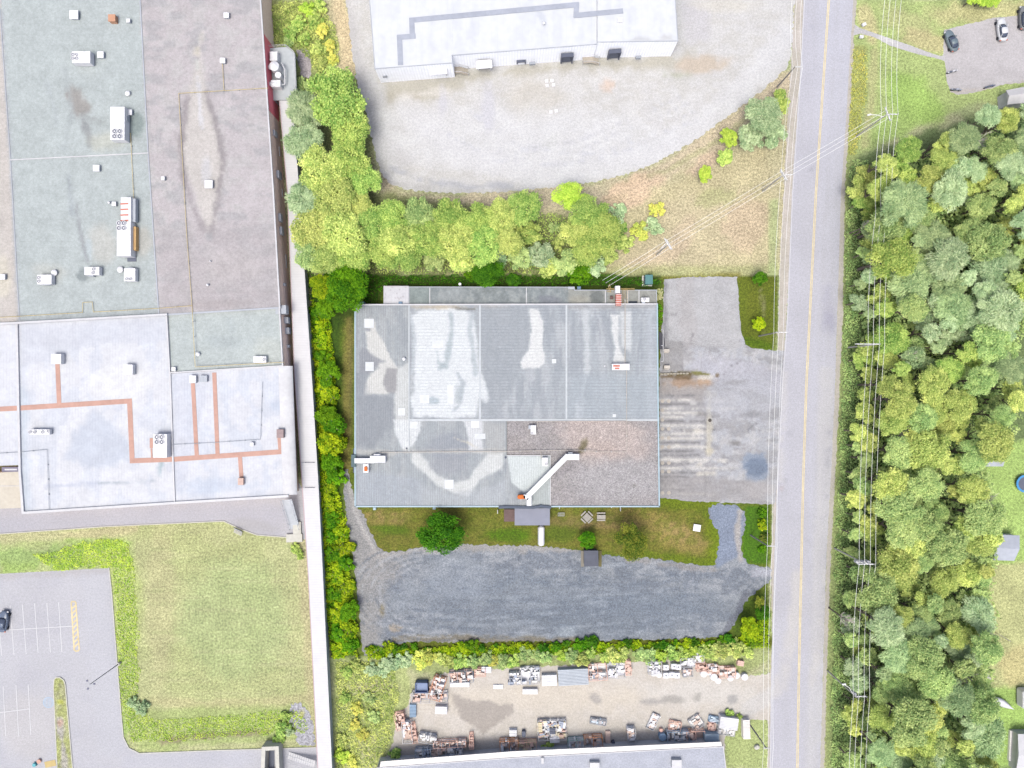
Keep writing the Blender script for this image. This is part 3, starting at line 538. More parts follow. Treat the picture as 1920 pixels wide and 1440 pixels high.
# left property: service drive, car park, island
m_curb = paint('pale_concrete', (236, 234, 224), .9, amt=.08)
sheet('service_drive', [(-220, 945), (0, 930), (300, 915), (560, 905), (572, 925), (572, 1012), (550, 1007), (482, 1003), (452, 992), (420, 977), (200, 987), (0, 1001), (-220, 1012)], .010, (206, 205, 212), [
    ('l', ([(0, 985), (300, 965), (540, 960)], 14), (202, 202, 212), .6, 14, 4), ('e', (480, 985, 40, 12, 10), (196, 194, 196), .6, 16, 5), ('n', (30, 14, .55), (212, 210, 214), .5, 8, 0)], m_asph, step=7, edge=.3)
sheet('car_park', [(-220, 1082), (0, 1076), (205, 1065), (210, 1110), (217, 1200), (228, 1340), (232, 1382), (242, 1402), (262, 1412), (420, 1406), (600, 1400), (602, 1440), (610, 1800), (-220, 1800)], .010, (212, 212, 218), [
    ('l', ([(175, 1080), (190, 1250), (205, 1400)], 22), (214, 215, 222), .6, 20, 6),
    ('e', (60, 1360, 60, 60, 0), (216, 213, 213), .6, 40, 10), ('l', ([(-10, 1082), (200, 1070)], 5), (198, 194, 194), .6, 10, 5),
    ('l', ([(240, 1430), (600, 1420)], 10), (208, 209, 218), .6, 14, 4), ('n', (22, 22, .55), (206, 206, 214), .5, 8, 0)], m_asph, step=7, edge=.3)
st = []
for k in range(6):
    x0 = 19 - 22.8 * 1 + 23 * k
    st.append([(x0 + 0, 1136 - k * 1.2), (x0 + 8, 1227 - k * 1.4)])
st = [[(-4, 1140), (3, 1229)], [(19, 1136), (26, 1227)], [(42, 1134), (49, 1226)], [(65, 1132), (71.5, 1224)], [(88, 1131), (94.5, 1223)], [(110, 1130), (116, 1222)]]
st2 = [[(-17, 1290), (-12, 1381)], [(6, 1287), (11, 1380)], [(30, 1285), (35, 1379)], [(53, 1284), (58, 1377)]]
stripe('parking_marking', st + st2 + [[(-60, 1184), (16, 1181), (136, 1174)], [(-60, 1340), (0, 1336), (56, 1329)]], .14, m_wht)
hat = [[(133.5, 1131), (139, 1218)], [(142, 1130), (148.5, 1217)], [(133.5, 1131), (135, 1128), (140, 1128), (142, 1130)], [(139, 1218), (142, 1221), (147, 1220), (148.5, 1217)]]
for k in range(9): hat.append([(134 + k * .6, 1142 + k * 9), (142.5 + k * .6, 1134 + k * 9)])
stripe('hatched_marking', hat, .28, m_yel)
m_blu = paint('faded_blue_paint', (196, 220, 244), .8)
mb = MB(); c = P(91, 1317)[:2]; mb.ring((c[0], c[1], .016), .95, 1.1, .005, 28)
for k in range(-3, 4):
    hh = math.sqrt(max(0, 1 - (k * .28) ** 2)); mb.box((c[0] + k * .28, c[1], .016), (.1, 2 * hh * .95, .004))
mb.build('round_marking', m_blu)['kind'] = 'structure'
sheet('traffic_island', [(101, 1290), (102, 1274), (106, 1270), (113, 1270), (120, 1275), (123, 1284), (128, 1340), (136, 1440), (146, 1560), (112, 1560), (108, 1440)], .15, (186, 192, 126), [
    ('n', (8, 12, .5), (196, 196, 156), .7, 8, 0), ('e', (114, 1316, 9, 6, 0), (204, 210, 96), .8, 5, 3), ('l', ([(112, 1350), (122, 1440)], 5), (196, 190, 190), .8, 6, 5), ('e', (112, 1355, 6, 6, 0), (206, 168, 150), .7, 5, 3)], m_grass, step=4)
mb = MB()
for pl in ([(101, 1560 - 90), (108, 1440), (101, 1290), (102, 1274), (106, 1270), (113, 1270), (120, 1275), (123, 1284), (128, 1340), (137, 1440), (147, 1560)],
           [(205, 1065), (210, 1110), (217, 1200), (228, 1340), (232, 1382), (242, 1402), (262, 1412), (420, 1406), (592, 1401)],
           [(0, 1001), (200, 987), (420, 977), (452, 992), (482, 1003), (550, 1008)]):
    mb.ribbon([P(*p)[:2] for p in pl], .16, 0, .155)
mb.build('kerb', m_curb)['kind'] = 'structure'
# neighbour house drive, top right
sheet('house_driveway', [(1770, 56), (1862, 34), (1990, 20), (1990, 150), (1885, 158), (1835, 172), (1797, 178), (1783, 173), (1775, 150), (1771, 113), (1768, 108)], .010, (214, 210, 212), [
    ('n', (16, 16, .52), (206, 202, 204), .6, 8, 0), ('l', ([(1778, 172), (1860, 168), (1920, 156)], 3), (216, 204, 190), .6, 6, 4)], m_fine, step=6, edge=1)
sheet('footpath', [(1603, 46), (1612, 52), (1640, 62), (1680, 76), (1720, 90), (1758, 104), (1770, 105), (1770, 114), (1755, 109), (1715, 100), (1670, 86), (1640, 70), (1615, 63), (1600, 66)], .024, (216, 214, 216), [('e', (1660, 74, 16, 5, 20), (236, 234, 232), .7, 6, 3)], m_fine, step=3, edge=.5)
# loose stone patches
m_rip = surf('loose_stone', None, grain=2.0, amt=.35, med=.8, mamt=.1, bump=1., speck=.3)
sheet('stone_patch', [(556, 92), (578, 92), (584, 120), (582, 146), (566, 146), (560, 120)], .01, (196, 188, 190), [], m_rip, step=4, edge=2)
sheet('stone_patch', [(545, 1320), (562, 1318), (580, 1335), (588, 1370), (590, 1398), (560, 1398), (552, 1370), (538, 1345)], .022, (192, 192, 200), [('e', (566, 1338, 5, 8, 0), (206, 206, 130), .8, 4, 3)], m_rip, step=4, edge=3)

# ============================================================= THE LEFT FACTORY
def wpts(pts, z): return [P(x, y, z)[:2] for x, y in pts]
def walls(parent, pts, z, mat, z0=-.05, name='wall', drop=.0):
    return MB().prism(wpts(pts, z), z0, z - drop, cap=False).build(name, mat, parent)
def trim(parent, pts, z, w, h, mat, name='parapet', closed=True, dz=0.002):
    q = wpts(pts + [pts[0]] if closed else pts, z)
    return MB().ribbon(q, w, z + dz - .02, z + h).build(name, mat, parent)
def brickmat():
    m = bpy.data.materials.new('red_brick'); m.use_nodes = True; nt = m.node_tree; bs = nt.nodes['Principled BSDF']
    g = nd(nt, 'ShaderNodeNewGeometry'); sp = nd(nt, 'ShaderNodeSeparateXYZ'); nt.links.new(g.outputs['Position'], sp.inputs[0])
    cb = nd(nt, 'ShaderNodeCombineXYZ'); nt.links.new(math_n(nt, 'ADD', sp.outputs[0], sp.outputs[1]), cb.inputs[0]); nt.links.new(sp.outputs[2], cb.inputs[1])
    b = nd(nt, 'ShaderNodeTexBrick'); nt.links.new(cb.outputs[0], b.inputs['Vector']); b.inputs['Scale'].default_value = 1.
    b.inputs['Color1'].default_value = (*A((206, 172, 158), 2.3), 1); b.inputs['Color2'].default_value = (*A((216, 188, 172), 2.3), 1); b.inputs['Mortar'].default_value = (*A((222, 210, 200), 2.3), 1)
    b.inputs['Brick Width'].default_value = .5; b.inputs['Row Height'].default_value = .25; b.inputs['Mortar Size'].default_value = .02
    nt.links.new(b.outputs[0], bs.inputs['Base Color']); bs.inputs['Roughness'].default_value = .9; return m
m_brick = brickmat()
m_tar = surf('grey_roofing', None, grain=2.2, amt=.10, med=.4, mamt=.07, bump=.2, speck=.08, lines=(1, 1.07, .06, .08))
m_tarx = surf('brown_roofing', None, grain=2.2, amt=.10, med=.4, mamt=.07, bump=.2, speck=.08, lines=(0, 1.0, .1, .12))
m_white = surf('white_membrane', None, grain=1.2, amt=.04, med=.3, mamt=.05, bump=.1, lines=(0, .55, .2, .08), speck=.03)
m_trimw = paint('white_metal_trim', (238, 238, 242), .5)
m_pipe = paint('yellow_gas_pipe', (246, 224, 160), .6)
m_redp = paint('red_wall_panel', (220, 112, 124), .6, f=2.0)
m_hvac = paint('white_unit_casing', (246, 246, 250), .5, f=1.25)
m_hvac2 = paint('grey_unit_casing', (206, 212, 222), .5)
m_dark = paint('dark_fan_grille', (110, 116, 136), .5)
m_orange = paint('orange_panel', (240, 128, 52), .7)
m_rust = paint('rusty_panel', (236, 150, 130), .7)
m_brn = paint('terracotta_walkway_mat', (226, 182, 166), .9, amt=.07)
m_galv = paint('galvanised_steel', (196, 202, 212), .5, .2)
m_blk = paint('black_plate', (120, 126, 144), .7)
ZR = 6.6
fac = thing('factory_building', 'large flat-roofed brick factory with green, brown and white roof areas filling the left side', 'factory', P(260, 480))
FA = [(-260, -260), (473, -260), (489, 0), (513, 360), (525, 577), (314, 590), (-260, 618)]
FB = [(314, 590.6), (524.6, 577.6), (532, 686), (320, 700)]
FC = [(-260, 618.6), (32, 606.6), (313.3, 590.6), (319.4, 700), (328, 943), (45, 962), (39, 884), (38, 872), (-260, 882)]
FD = [(320.4, 700.6), (532, 686.6), (541, 930), (328.6, 943)]
walls(fac, FA, ZR, m_brick); walls(fac, FB, ZR - .5, m_brick); walls(fac, FC, ZR - .3, m_brick); walls(fac, FD, ZR - .3, m_brick)
gl = (200, 209, 209)
sheet('roof', FA, ZR, (209, 203, 205), [
    ('p', [(-260, -260), (-10, -260), (0, 10), (20, 300), (37, 610), (-260, 620)], (218, 212, 206), 1, 2, 0),
    ('e', (5, 520, 14, 40, 0), (234, 228, 212), .8, 14, 6), ('e', (3, 410, 6, 14, 0), (188, 182, 178), .6, 10, 4),
    ('p', [(-14, -260), (250, -260), (262, 0), (278, 290), (298, 590), (37, 606), (18, 270), (2, 0)], gl, 1, 2, 0),
    ('e', (145, 190, 18, 30, -30), (172, 168, 164), .85, 20, 10), ('e', (163, 245, 8, 28, -14), (164, 168, 170), .85, 12, 6), ('e', (175, 225, 16, 8, 20), (180, 186, 186), .7, 10, 6),
    ('e', (252, 232, 18, 26, 0), (156, 170, 168), .9, 10, 5), ('l', ([(122, 130), (128, 170), (135, 210), (120, 280)], 4), (186, 194, 196), .7, 10, 5),
    ('l', ([(85, 150), (100, 190), (106, 230)], 3), (188, 196, 200), .5, 12, 5), ('e', (195, 265, 30, 16, 0), (212, 214, 202), .7, 24, 8),
    ('e', (190, 460, 28, 36, 0), (212, 212, 206), .7, 30, 8), ('e', (165, 470, 9, 24, 0), (208, 220, 224), .8, 8, 4), ('e', (270, 450, 16, 30, 0), (206, 204, 196), .7, 18, 6),
    ('l', ([(143, 380), (152, 440), (165, 490)], 4), (168, 172, 176), .7, 10, 5), ('l', ([(128, 330), (135, 400)], 5), (176, 184, 190), .65, 12, 5), ('e', (90, 510, 30, 16, 0), (210, 212, 206), .6, 24, 8),
    ('e', (155, 515, 11, 13, 0), (156, 166, 168), .9, 6, 3), ('l', ([(38, 600), (160, 594), (298, 586)], 5), (180, 188, 192), .6, 8, 3),
    ('l', ([(2, 20), (20, 300), (36, 600)], 3), (186, 192, 200), .7, 6, 1),
    ('p', [(358, 170), (374, 100), (386, 165), (406, 235), (424, 300), (414, 360), (398, 440), (388, 440), (368, 370), (342, 320), (336, 270), (347, 210)], (222, 217, 212), .9, 16, 6),
    ('l', ([(352, 180), (338, 280), (346, 340), (380, 430)], 5), (172, 165, 168), .85, 14, 6), ('l', ([(386, 170), (404, 230), (420, 300), (408, 370), (394, 450)], 4), (166, 160, 163), .85, 12, 6),
    ('l', ([(370, 90), (368, 100)], 4), (222, 216, 200), .8, 8, 5), ('l', ([(381, 60), (376, 80)], 4), (224, 220, 214), .8, 6, 3), ('l', ([(370, 116), (370, 128)], 2), (224, 226, 220), .9, 3, 1),
    ('l', ([(372, 145), (378, 240)], 3), (230, 230, 234), .9, 5, 2), ('e', (387, 320, 9, 26, 0), (222, 222, 226), .7, 8, 3), ('e', (392, 443, 7, 7, 0), (188, 196, 200), .8, 4, 1),
    ('p', [(300, 430), (520, 420), (526, 577), (300, 588)], (196, 190, 192), .6, 40, 12), ('e', (440, 500, 60, 26, 0), (208, 202, 202), .6, 30, 10),
    ('e', (405, 570, 60, 8, -3), (188, 180, 180), .5, 12, 6), ('n', (22, 22, .56), (212, 212, 210), .4, 8, 0), ('n', (40, 20, .58), (180, 181, 184), .45, 8, 0)], m_tar, step=5, parent=fac)
sheet('roof', FB, ZR - .5, (204, 213, 212), [('e', (415, 640, 40, 10, 0), (190, 200, 202), .5, 20, 8), ('e', (505, 660, 30, 26, 0), (216, 222, 216), .7, 24, 8), ('l', ([(430, 600), (436, 620)], 6), (196, 206, 208), .5, 14, 4)], m_tar, step=5, parent=fac)
sheet('roof', FC, ZR - .3, (240, 242, 248), [
    ('p', [(33, 606), (313, 592), (318, 640), (180, 645), (140, 660), (37, 690)], (226, 230, 240), .8, 14, 6),
    ('e', (225, 720, 60, 34, 0), (248, 249, 252), .9, 16, 5), ('p', [(120, 860), (150, 800), (178, 768), (205, 790), (240, 830), (240, 860), (180, 880)], (216, 223, 236), .85, 20, 8),
    ('l', ([(40, 740), (46, 960)], 12), (218, 228, 240), .75, 20, 8), ('l', ([(90, 912), (180, 906)], 3), (208, 214, 230), .7, 6, 3), ('l', ([(185, 906), (290, 902)], 1.5), (186, 196, 206), .7, 3, 2), ('e', (300, 880, 4, 16, 10), (186, 204, 212), .85, 6, 3),
    ('e', (311, 860, 6, 4, 0), (168, 160, 162), .9, 4, 2), ('l', ([(177, 640), (178, 720)], .8), (220, 224, 240), .6, 3, 1), ('n', (20, 40, .55), (228, 233, 244), .7, 8, 0),
    ('p', [(-260, 618), (0, 612), (30, 640), (36, 870), (-260, 882)], (240, 242, 250), .7, 14, 4)], m_white, step=5, parent=fac)
sheet('roof', FD, ZR - .3, (239, 241, 248), [('e', (400, 910, 60, 14, -4), (214, 224, 240), .7, 20, 8), ('p', [(320, 700), (400, 694), (350, 900), (328, 930)], (228, 232, 244), .7, 14, 4), ('n', (20, 34, .55), (226, 232, 244), .7, 8, 0),
    ('e', (520, 760, 14, 12, 0), (212, 222, 238), .7, 10, 5)], m_white, step=5, parent=fac)
trim(fac, [(473, -260), (489, 0), (513, 360), (525, 577)], ZR, .28, .25, m_trimw, closed=False)
trim(fac, [(-260, 618), (32, 606), (314, 590)], ZR, .4, .5, m_trimw, closed=False)
trim(fac, [(314, 590), (525, 577)], ZR, .3, .15, m_hvac2, closed=False)
trim(fac, [(314, 591), (320, 699), (531, 686), (525, 579)], ZR - .5, .25, .42, m_trimw, closed=False)
trim(fac, [(33, 607), (39, 884), (45, 961), (328, 942.5), (540, 929.5)], ZR - .3, .45, .35, m_trimw, closed=False)
trim(fac, [(319.5, 700), (328, 942)], ZR - .3, .3, .24, m_trimw, closed=False)
trim(fac, [(262, -100), (263, 0), (278, 287), (298, 588)], ZR, .22, .10, m_hvac2, 'roof_seam', closed=False)
trim(fac, [(20, 300), (278, 287)], ZR, .2, .12, m_trimw, 'roof_seam', closed=False)
trim(fac, [(0, 15), (20, 300), (37, 604)], ZR, .12, .07, m_hvac2, 'roof_seam', closed=False)
for kk, (pl, w) in enumerate((([(-260, 778), (0, 767), (38, 765), (243, 752), (248, 864), (328, 861), (527, 847), (525, 824)], .95), ([(108, 684), (111, 756)], .85), ([(362, 722), (369, 853)], .78), ([(402, 702), (408, 850)], .78), ([(450, 856), (453, 898)], .78), ([(284, 842), (285, 858)], .3))):
    MB().ribbon([P(x, y, ZR - .3)[:2] for x, y in pl], w, ZR - .29, ZR - .26 + .006 * kk).build('walkway_mat', m_brn, fac)
# half-round white eave along the east wall
q = []
for (x, y) in [(532, 686), (536, 800), (541, 928)]:
    a = P(x, y, 6.4); q.append([(a[0] - .4 + 1.9 * math.sin(R(t)) / .98, a[1], 5.6 + .8 * math.cos(R(t))) for t in range(-20, 81, 10)])
mb = MB()
for i in range(2):
    for k in range(len(q[0]) - 1): mb.add([q[i][k], q[i][k + 1], q[i + 1][k + 1], q[i + 1][k]], [(3, 2, 1, 0)])
e0 = q[0]; mb.add(e0, [tuple(range(len(e0)))]); e1 = q[-1]; mb.add(e1, [tuple(range(len(e1)))[::-1]])
mb.build('curved_eave', m_trimw, fac, smooth=True)
# red panel and vents on the east wall
def ewall(px, py, z):       # point on the east wall face, at height z, near photo row py
    ye = P(px, py, ZR)[1]
    pts = [P(473, -260, ZR), P(489, 0, ZR), P(513, 360, ZR), P(525, 577, ZR), P(532, 686, ZR - .5)]
    for a, b in zip(pts[:-1], pts[1:]):
        if b[1] <= ye <= a[1]:
            t = (a[1] - ye) / (a[1] - b[1]); return (a[0] + (b[0] - a[0]) * t, ye, z)
    return (pts[-1][0], ye, z)
def wallbox(y0, y1, z0, z1, th, mat, name):
    a = ewall(0, y0, z0); b = ewall(0, y1, z0)
    m = ((a[0] + b[0]) / 2, (a[1] + b[1]) / 2, z0); L = math.hypot(a[0] - b[0], a[1] - b[1])
    return MB().box(m, (th * 2, L, z1 - z0), -math.atan2(b[0] - a[0], a[1] - b[1]) * -1).build(name, mat, fac)
wallbox(62, 205, .3, 6.2, .06, m_redp, 'red_panel')
for y0, y1, z0, z1, th in ((236, 247, 3, 4.6, .35), (312, 326, 2.4, 4.2, .5), (395, 410, 3.4, 4.6, .45), (420, 435, 3.2, 4.4, .45), (527, 532, 3, 4, .35), (572, 588, 4.6, 6.2, 1.0), (592, 604, 2.6, 4, .6), (612, 624, 2.4, 3.8, .6), (645, 650, 2.6, 3.4, .4)):
    wallbox(y0, y1, z0, z1, th, m_hvac2, 'wall_vent')
for y0, y1 in ((258, 276), (340, 356), (468, 494)): wallbox(y0, y1, 1.2, 1.6, .12, m_trimw, 'window_sill')
# dust plant on its platform
plat = thing('filter_platform', 'grey steel platform beside the red wall panel carrying white filter drums and ducts', 'platform', P(535, 140))
PP = [(505, 90), (538, 88), (553, 100), (556, 165), (550, 187), (512, 188)]
MB().prism(wpts(PP, 3.2), 2.9, 3.2).build('deck', paint('grey_deck', (214, 220, 224), .8), plat)
mb = MB()
for x, y in ((508, 92), (536, 90), (552, 104), (553, 165), (548, 185), (514, 186)): c = P(x, y, 3.2); MB().box((c[0], c[1], 0), (.2, .2, 2.9)).build('leg', m_galv, plat)
mb = MB(); q = [P(x, y, 3.2) for x, y in PP] ; q.append(q[0])
for h in (.55, 1.05): mb.path([(a[0], a[1], 3.2 + h) for a in q[:5]], .035)
for a in q[:5]: mb.tube(a, (a[0], a[1], 4.3), .035)
mb.build('railing', m_trimw, plat)
mb = MB(); c = P(518, 112, 3.2); mb.rbox(c, (1.5, 1.8, 1.6)); mb.build('control_cabinet', m_hvac, plat)
mb = MB(); c = P(521, 133, 3.2); mb.cyl(c, .95, 2.2, 20); mb.cyl((c[0], c[1], 5.4), .95, .5, 20, .2); c = P(527, 148, 3.2); mb.cyl(c, .6, 1.8, 16); mb.build('filter_drum', m_hvac, plat, smooth=False)
for yy in (126, 157): mb = MB(); mb.tube(P(500, yy, 4.6), P(520, yy + 2, 4.6), .42, n=12); mb.build('duct', m_hvac, plat)
mb = MB(); mb.path([P(528, 118, 4.4), P(534, 130, 4.4), P(534, 158, 4.2), P(524, 160, 4.2)], .12); mb.build('pipe', m_trimw, plat)
mb = MB(); c = P(522, 163, 3.2); mb.rbox(c, (1.9, 1.3, 1.7)); mb.build('fan_housing', m_hvac, plat)

# covered walkway
WW = [(518, 150), (524, 190), (539, 360), (552, 700), (566, 900), (578, 1080), (596, 1440), (612, 1800)]
WEE = [(639, 1800), (622, 1440), (605, 1080), (596, 900), (585, 720), (574, 560), (561, 360), (547, 190), (543, 150)]
wk = thing('covered_walkway', 'long narrow white corrugated roof of a covered walkway beside the brick factory', 'walkway', P(575, 800))
m_wr = surf('white_corrugated_sheet', A((246, 245, 248), 1.05), grain=1, amt=.03, med=.3, mamt=.03, bump=.3, lines=(1, .5, .16, .09))
MB().prism(wpts(WW + WEE, 2.9), 2.72, 2.9).build('roof', m_wr, wk)
MB().prism(wpts([(x + 1.5, y) for x, y in WW] + [(x - 1.5, y) for x, y in WEE], 2.6), -.05, 2.71, cap=False).build('wall', paint('pale_blue_siding', (214, 222, 230), .7), wk)
trim(wk, WEE, 2.9, .16, .08, m_trimw, 'eave', closed=False); trim(wk, WW, 2.9, .12, .06, paint('faded_red_flashing', (238, 206, 210), .7), 'flashing', closed=False)
m_txt = paint('grey_meter', (150, 152, 166), .6)
for py in (867, 914):
    mb = MB(); mb.tube(P(558, py, 3.2), P(572, py, 3.2), .03)
    for k in range(4): c = P(573 + 5 * k, py, 2.93); mb.tube((c[0], c[1] - .06, 3.02), (c[0] + .3, c[1] + .06, 3.02), .05); mb.tube((c[0] + .1, c[1], 2.9), (c[0] + .1, c[1], 3.2), .04)
    one('pipe_rack', mb.box((P(581, py, 2.93)[0], P(581, py, 2.93)[1], 2.905), (1.9, .12, .1)), m_txt, 'small grey pipe bracket on the white walkway roof, the %s of the two' % ('northern' if py == 867 else 'southern'), 'pipe', 'pipe brackets on the walkway roof')

# ============================================================= ROOFTOP PLANT
def vec(rot): return math.cos(rot), math.sin(rot)
def hvac(px, py, w, d, zr, label, h=1.5, fans=(), fr=.42, rot=0, name='rooftop_unit', cat='rooftop unit', mat=None, hood=None, group=None):
    c = P(px, py, zr + h); t = thing(name, label, cat, (c[0], c[1], zr), group); mat = mat or m_hvac
    k = mpp(zr + h); W, D = w * k, d * k; ca, sa = vec(rot)
    mb = MB(); mb.box((c[0], c[1], zr), (W * .92, D * .92, .25), rot); mb.build('curb', m_hvac2, t)
    mb = MB(); mb.box((c[0], c[1], zr + .25), (W, D, h - .25), rot)
    n = max(2, int(max(W, D) / 1.0)); 
    for i in range(1, n):
        if D >= W: ux, uy = 0, -D / 2 + D * i / n; sz = (W + .03, .04, h - .22)
        else: ux, uy = -W / 2 + W * i / n, 0; sz = (.04, D + .03, h - .22)
        mb.box((c[0] + ux * ca - uy * sa, c[1] + ux * sa + uy * ca, zr + .25), sz, rot)
    mb.build('casing', mat, t, bevel=.03)
    for fx, fy in fans:
        x, y = fx * k, -fy * k; q = (c[0] + x * ca - y * sa, c[1] + x * sa + y * ca, zr + h + .03)
        f = MB().cyl((q[0], q[1], q[2]), fr * .92, .03, 16).build('fan', m_dark, t)
        b = MB(); b.ring((q[0], q[1], q[2] + .0), fr * .9, fr * 1.06, .12, 18)
        for a in range(3): b.box((q[0], q[1], q[2] + .06), (fr * 1.8, .06, .02), a * math.pi / 3 + rot)
        b.cyl((q[0], q[1], q[2] + .04), fr * .25, .05, 10); b.build('grille', mat, f)
    if hood:
        x, y, hw, hd = [v * k for v in hood]; q = (c[0] + x * ca + y * sa, c[1] + x * sa - y * ca, zr + .35)
        MB().box(q, (hw, hd, h * .55), rot).build('intake_hood', m_hvac2 if mat is m_hvac else m_hvac, t, bevel=.03)
    return t
def vent(px, py, zr, label, r=.4, h=.7, square=False, mat=None, group=None):
    c = P(px, py, zr + h); mb = MB(); mat = mat or m_hvac
    t = thing('roof_vent', label, 'vent', (c[0], c[1], zr), group)
    if square:
        MB().box((c[0], c[1], zr), (r * 1.7, r * 1.7, h * .8)).build('curb', m_hvac2, t); MB().rbox((c[0], c[1], zr + h * .8), (r * 2.1, r * 2.1, h * .22)).build('cap', mat, t)
    else:
        MB().cyl((c[0], c[1], zr), r * .6, h * .75, 14).build('stack', m_hvac2, t); MB().cyl((c[0], c[1], zr + h * .7), r, h * .2, 18, r * .75).cyl((c[0], c[1], zr + h * .9), r * .75, h * .12, 18, r * .3).build('cap', mat, t)
    return t
def skylight(px, py, w, d, zr, label, h=.12, group=None, mat=None, rot=0):
    c = P(px, py, zr + h); k = mpp(zr); return one('roof_patch', MB().box((c[0], c[1], zr + .004), (w * k, d * k, h), rot), mat or m_hvac, label, 'roof hatch', group, bevel=.02)
def pipe(pts, zr, label, mat=None, r=.05, feet=True):
    mb = MB(); q = [P(x, y, zr + .25) for x, y in pts]; mb.path(q, r, 6)
    t = thing('gas_pipe', label, 'pipe', (q[0][0], q[0][1], zr))
    for v in range(len(mb.v)): pass
    mb.build('pipe', mat or m_pipe, t)
    if feet:
        fb = MB()
        for a, b in zip(q[:-1], q[1:]):
            a, b = Vector(a), Vector(b); n = int((b - a).length / 3.2)
            for i in range(1, n + 1): p = a.lerp(b, i / (n + 1)); fb.box((p.x, p.y, zr + .002), (.22, .22, .2))
        if fb.v: fb.build('support_block', m_hvac2, t)
    return t
F4 = lambda x, y, g: [(x - g, y - g), (x + g, y - g), (x - g, y + g), (x + g, y + g)]
hvac(152, 107, 34, 22, ZR, 'white rooftop unit with four fans at its west end, north part of the green roof', fans=F4(-12, -1, 3.6), fr=.3, h=1.6)
hvac(220, 231, 27, 62, ZR, 'long white rooftop unit with four fans, beside the dark round stain on the green roof', fans=F4(0, 20, 4.8), fr=.46, h=2.0, hood=(9, -12, 12, 10))
hvac(236, 393, 19, 46, ZR, 'long white unit with red-streaked lids, north of the orange panel on the green roof', h=1.8, hood=(12, 0, 7, 44))
hvac(232, 448, 26, 64, ZR, 'long white unit with four fans at its north end, beside the orange coil box', fans=F4(-4, -25, 4.6), fr=.44, h=2.0)
for k in range(4): pass
mb = MB()
for k in range(4): c = P(233, 382 + 10.5 * k, ZR + 1.85); mb.box((c[0], c[1], ZR + 1.8), (1.5, .28, .05), .05)
one('rust_streak_plates', mb, m_rust, 'four pale red cross strips on top of the northern long white unit', 'metal strip')
c = P(250, 447, ZR + 1); one('orange_coil', MB().box((c[0], c[1], ZR), (1.05, 4.5, 1.1)), paint('orange_coil_face', (244, 200, 140), .7), 'long orange coil box against the east side of the long white rooftop unit', 'coil box', bevel=.03)
c = P(247, 485, ZR + .1); one('roof_pad', MB().box((c[0], c[1], ZR + .01), (1.7, 1.1, .1)), m_blk, 'dark square pad at the south end of the long rooftop units', 'pad')
hvac(83, 524, 27, 18, ZR, 'small white rooftop unit with two fans, the westernmost of three on the green roof', fans=[(-10, -3.5), (-10, 3.5)], fr=.3, h=1.3, hood=(3, 5, 14, 10))
hvac(172, 508, 28, 15, ZR, 'small white rooftop unit with two fans beside a dark crescent stain, the middle of three', fans=[(4, -3.5), (3, 3.5)], fr=.3, h=1.3, hood=(-3, 7, 9, 6))
hvac(243, 515, 21, 24, ZR, 'small white rooftop unit with two fans at its south end, the easternmost of three', fans=[(-5, 8), (2, 8)], fr=.3, h=1.3, hood=(0, -11, 10, 6))
c = P(210, 34, ZR + 1); one('chimney', MB().box((c[0], c[1], ZR), (1.2, 1.2, 1.0)).box((c[0], c[1], ZR + 1.0), (1.35, 1.35, .12)), paint('orange_brick', (232, 178, 146), .8), 'small square orange-brown box vent on the north part of the green roof', 'chimney')
for i, (x, y, sq, r, lb) in enumerate([(138, 27, 1, .8, 'white box vent at the north end of the green roof, west of the orange box'), (240, 38, 1, .35, 'small white vent just east of the orange box on the green roof'), (188, 102, 1, .6, 'white square vent just east of the four-fan unit near the north end'),
        (238, 174, 0, .5, 'round white vent north of the long four-fan unit'), (242, 210, 1, .5, 'grey vent touching the north-east corner of the long four-fan unit'), (180, 315, 1, .6, 'white square hatch standing alone south of the white roof seam'), (100, 511, 0, .6, 'round white vent beside the westernmost small unit'),
        (224, 505, 0, .6, 'round white vent beside the easternmost small unit'), (203, 379, 0, .25, 'tiny white pipe vent west of the red-streaked unit'), (213, 382, 1, .4, 'small grey box west of the red-streaked unit'),
        (424, 28, 1, .5, 'white square vent with a bent stack, northernmost on the brown roof'), (417, 113, 1, .5, 'white vent at the head of the short yellow pipe on the brown roof'), (305, 334, 1, .35, 'tiny white hatch near the west edge of the brown roof'), (391, 345, 1, .75, 'white box in the pale wedge on the brown roof'),
        (4, 519, 1, .5, 'grey box at the far left edge of the roofs'), (393, 489, 0, .15, 'tiny white stub in the southern half of the brown roof'), (388, 534, 0, .25, 'low white stub near the south end of the brown roof'), (370, 664, 0, .4, 'small pink-white vent beside the yellow pipe on the small green roof'), (325, 692, 1, .4, 'white corner box at the south-west of the small green roof')]):
    vent(x, y, ZR if y < 585 else ZR - .5, lb, r=r, square=bool(sq))
hvac(487, 674, 24, 12, ZR - .5, 'white unit with one fan and an orange end on the small green roof', fans=[(8, 0)], fr=.3, h=1.0)
hvac(361, 711, 12, 14, ZR - .3, 'white box at the head of the western thin terracotta mat', h=.9); hvac(381, 710, 14, 12, ZR - .3, 'pale blue-white box between the two thin terracotta mats', h=.7, mat=m_hvac2)
hvac(105, 673, 19, 19, ZR - .3, 'white square box at the top of the short terracotta mat on the white roof', h=1.3); hvac(240, 693, 17, 19, ZR - .3, 'white square box standing free on the north part of the white roof', h=1.3)
hvac(74, 810, 38, 10, ZR - .3, 'slim white condenser with small fans on the west part of the white roof', fans=[(-17, 0), (-8, 0), (6, 0), (17, -2)], fr=.32, h=1.0)
hvac(300, 836, 26, 44, ZR - .3, 'white unit with four fans beside a terracotta pad on the white roof', fans=F4(-1, -12, 4.6), fr=.46, h=1.8)
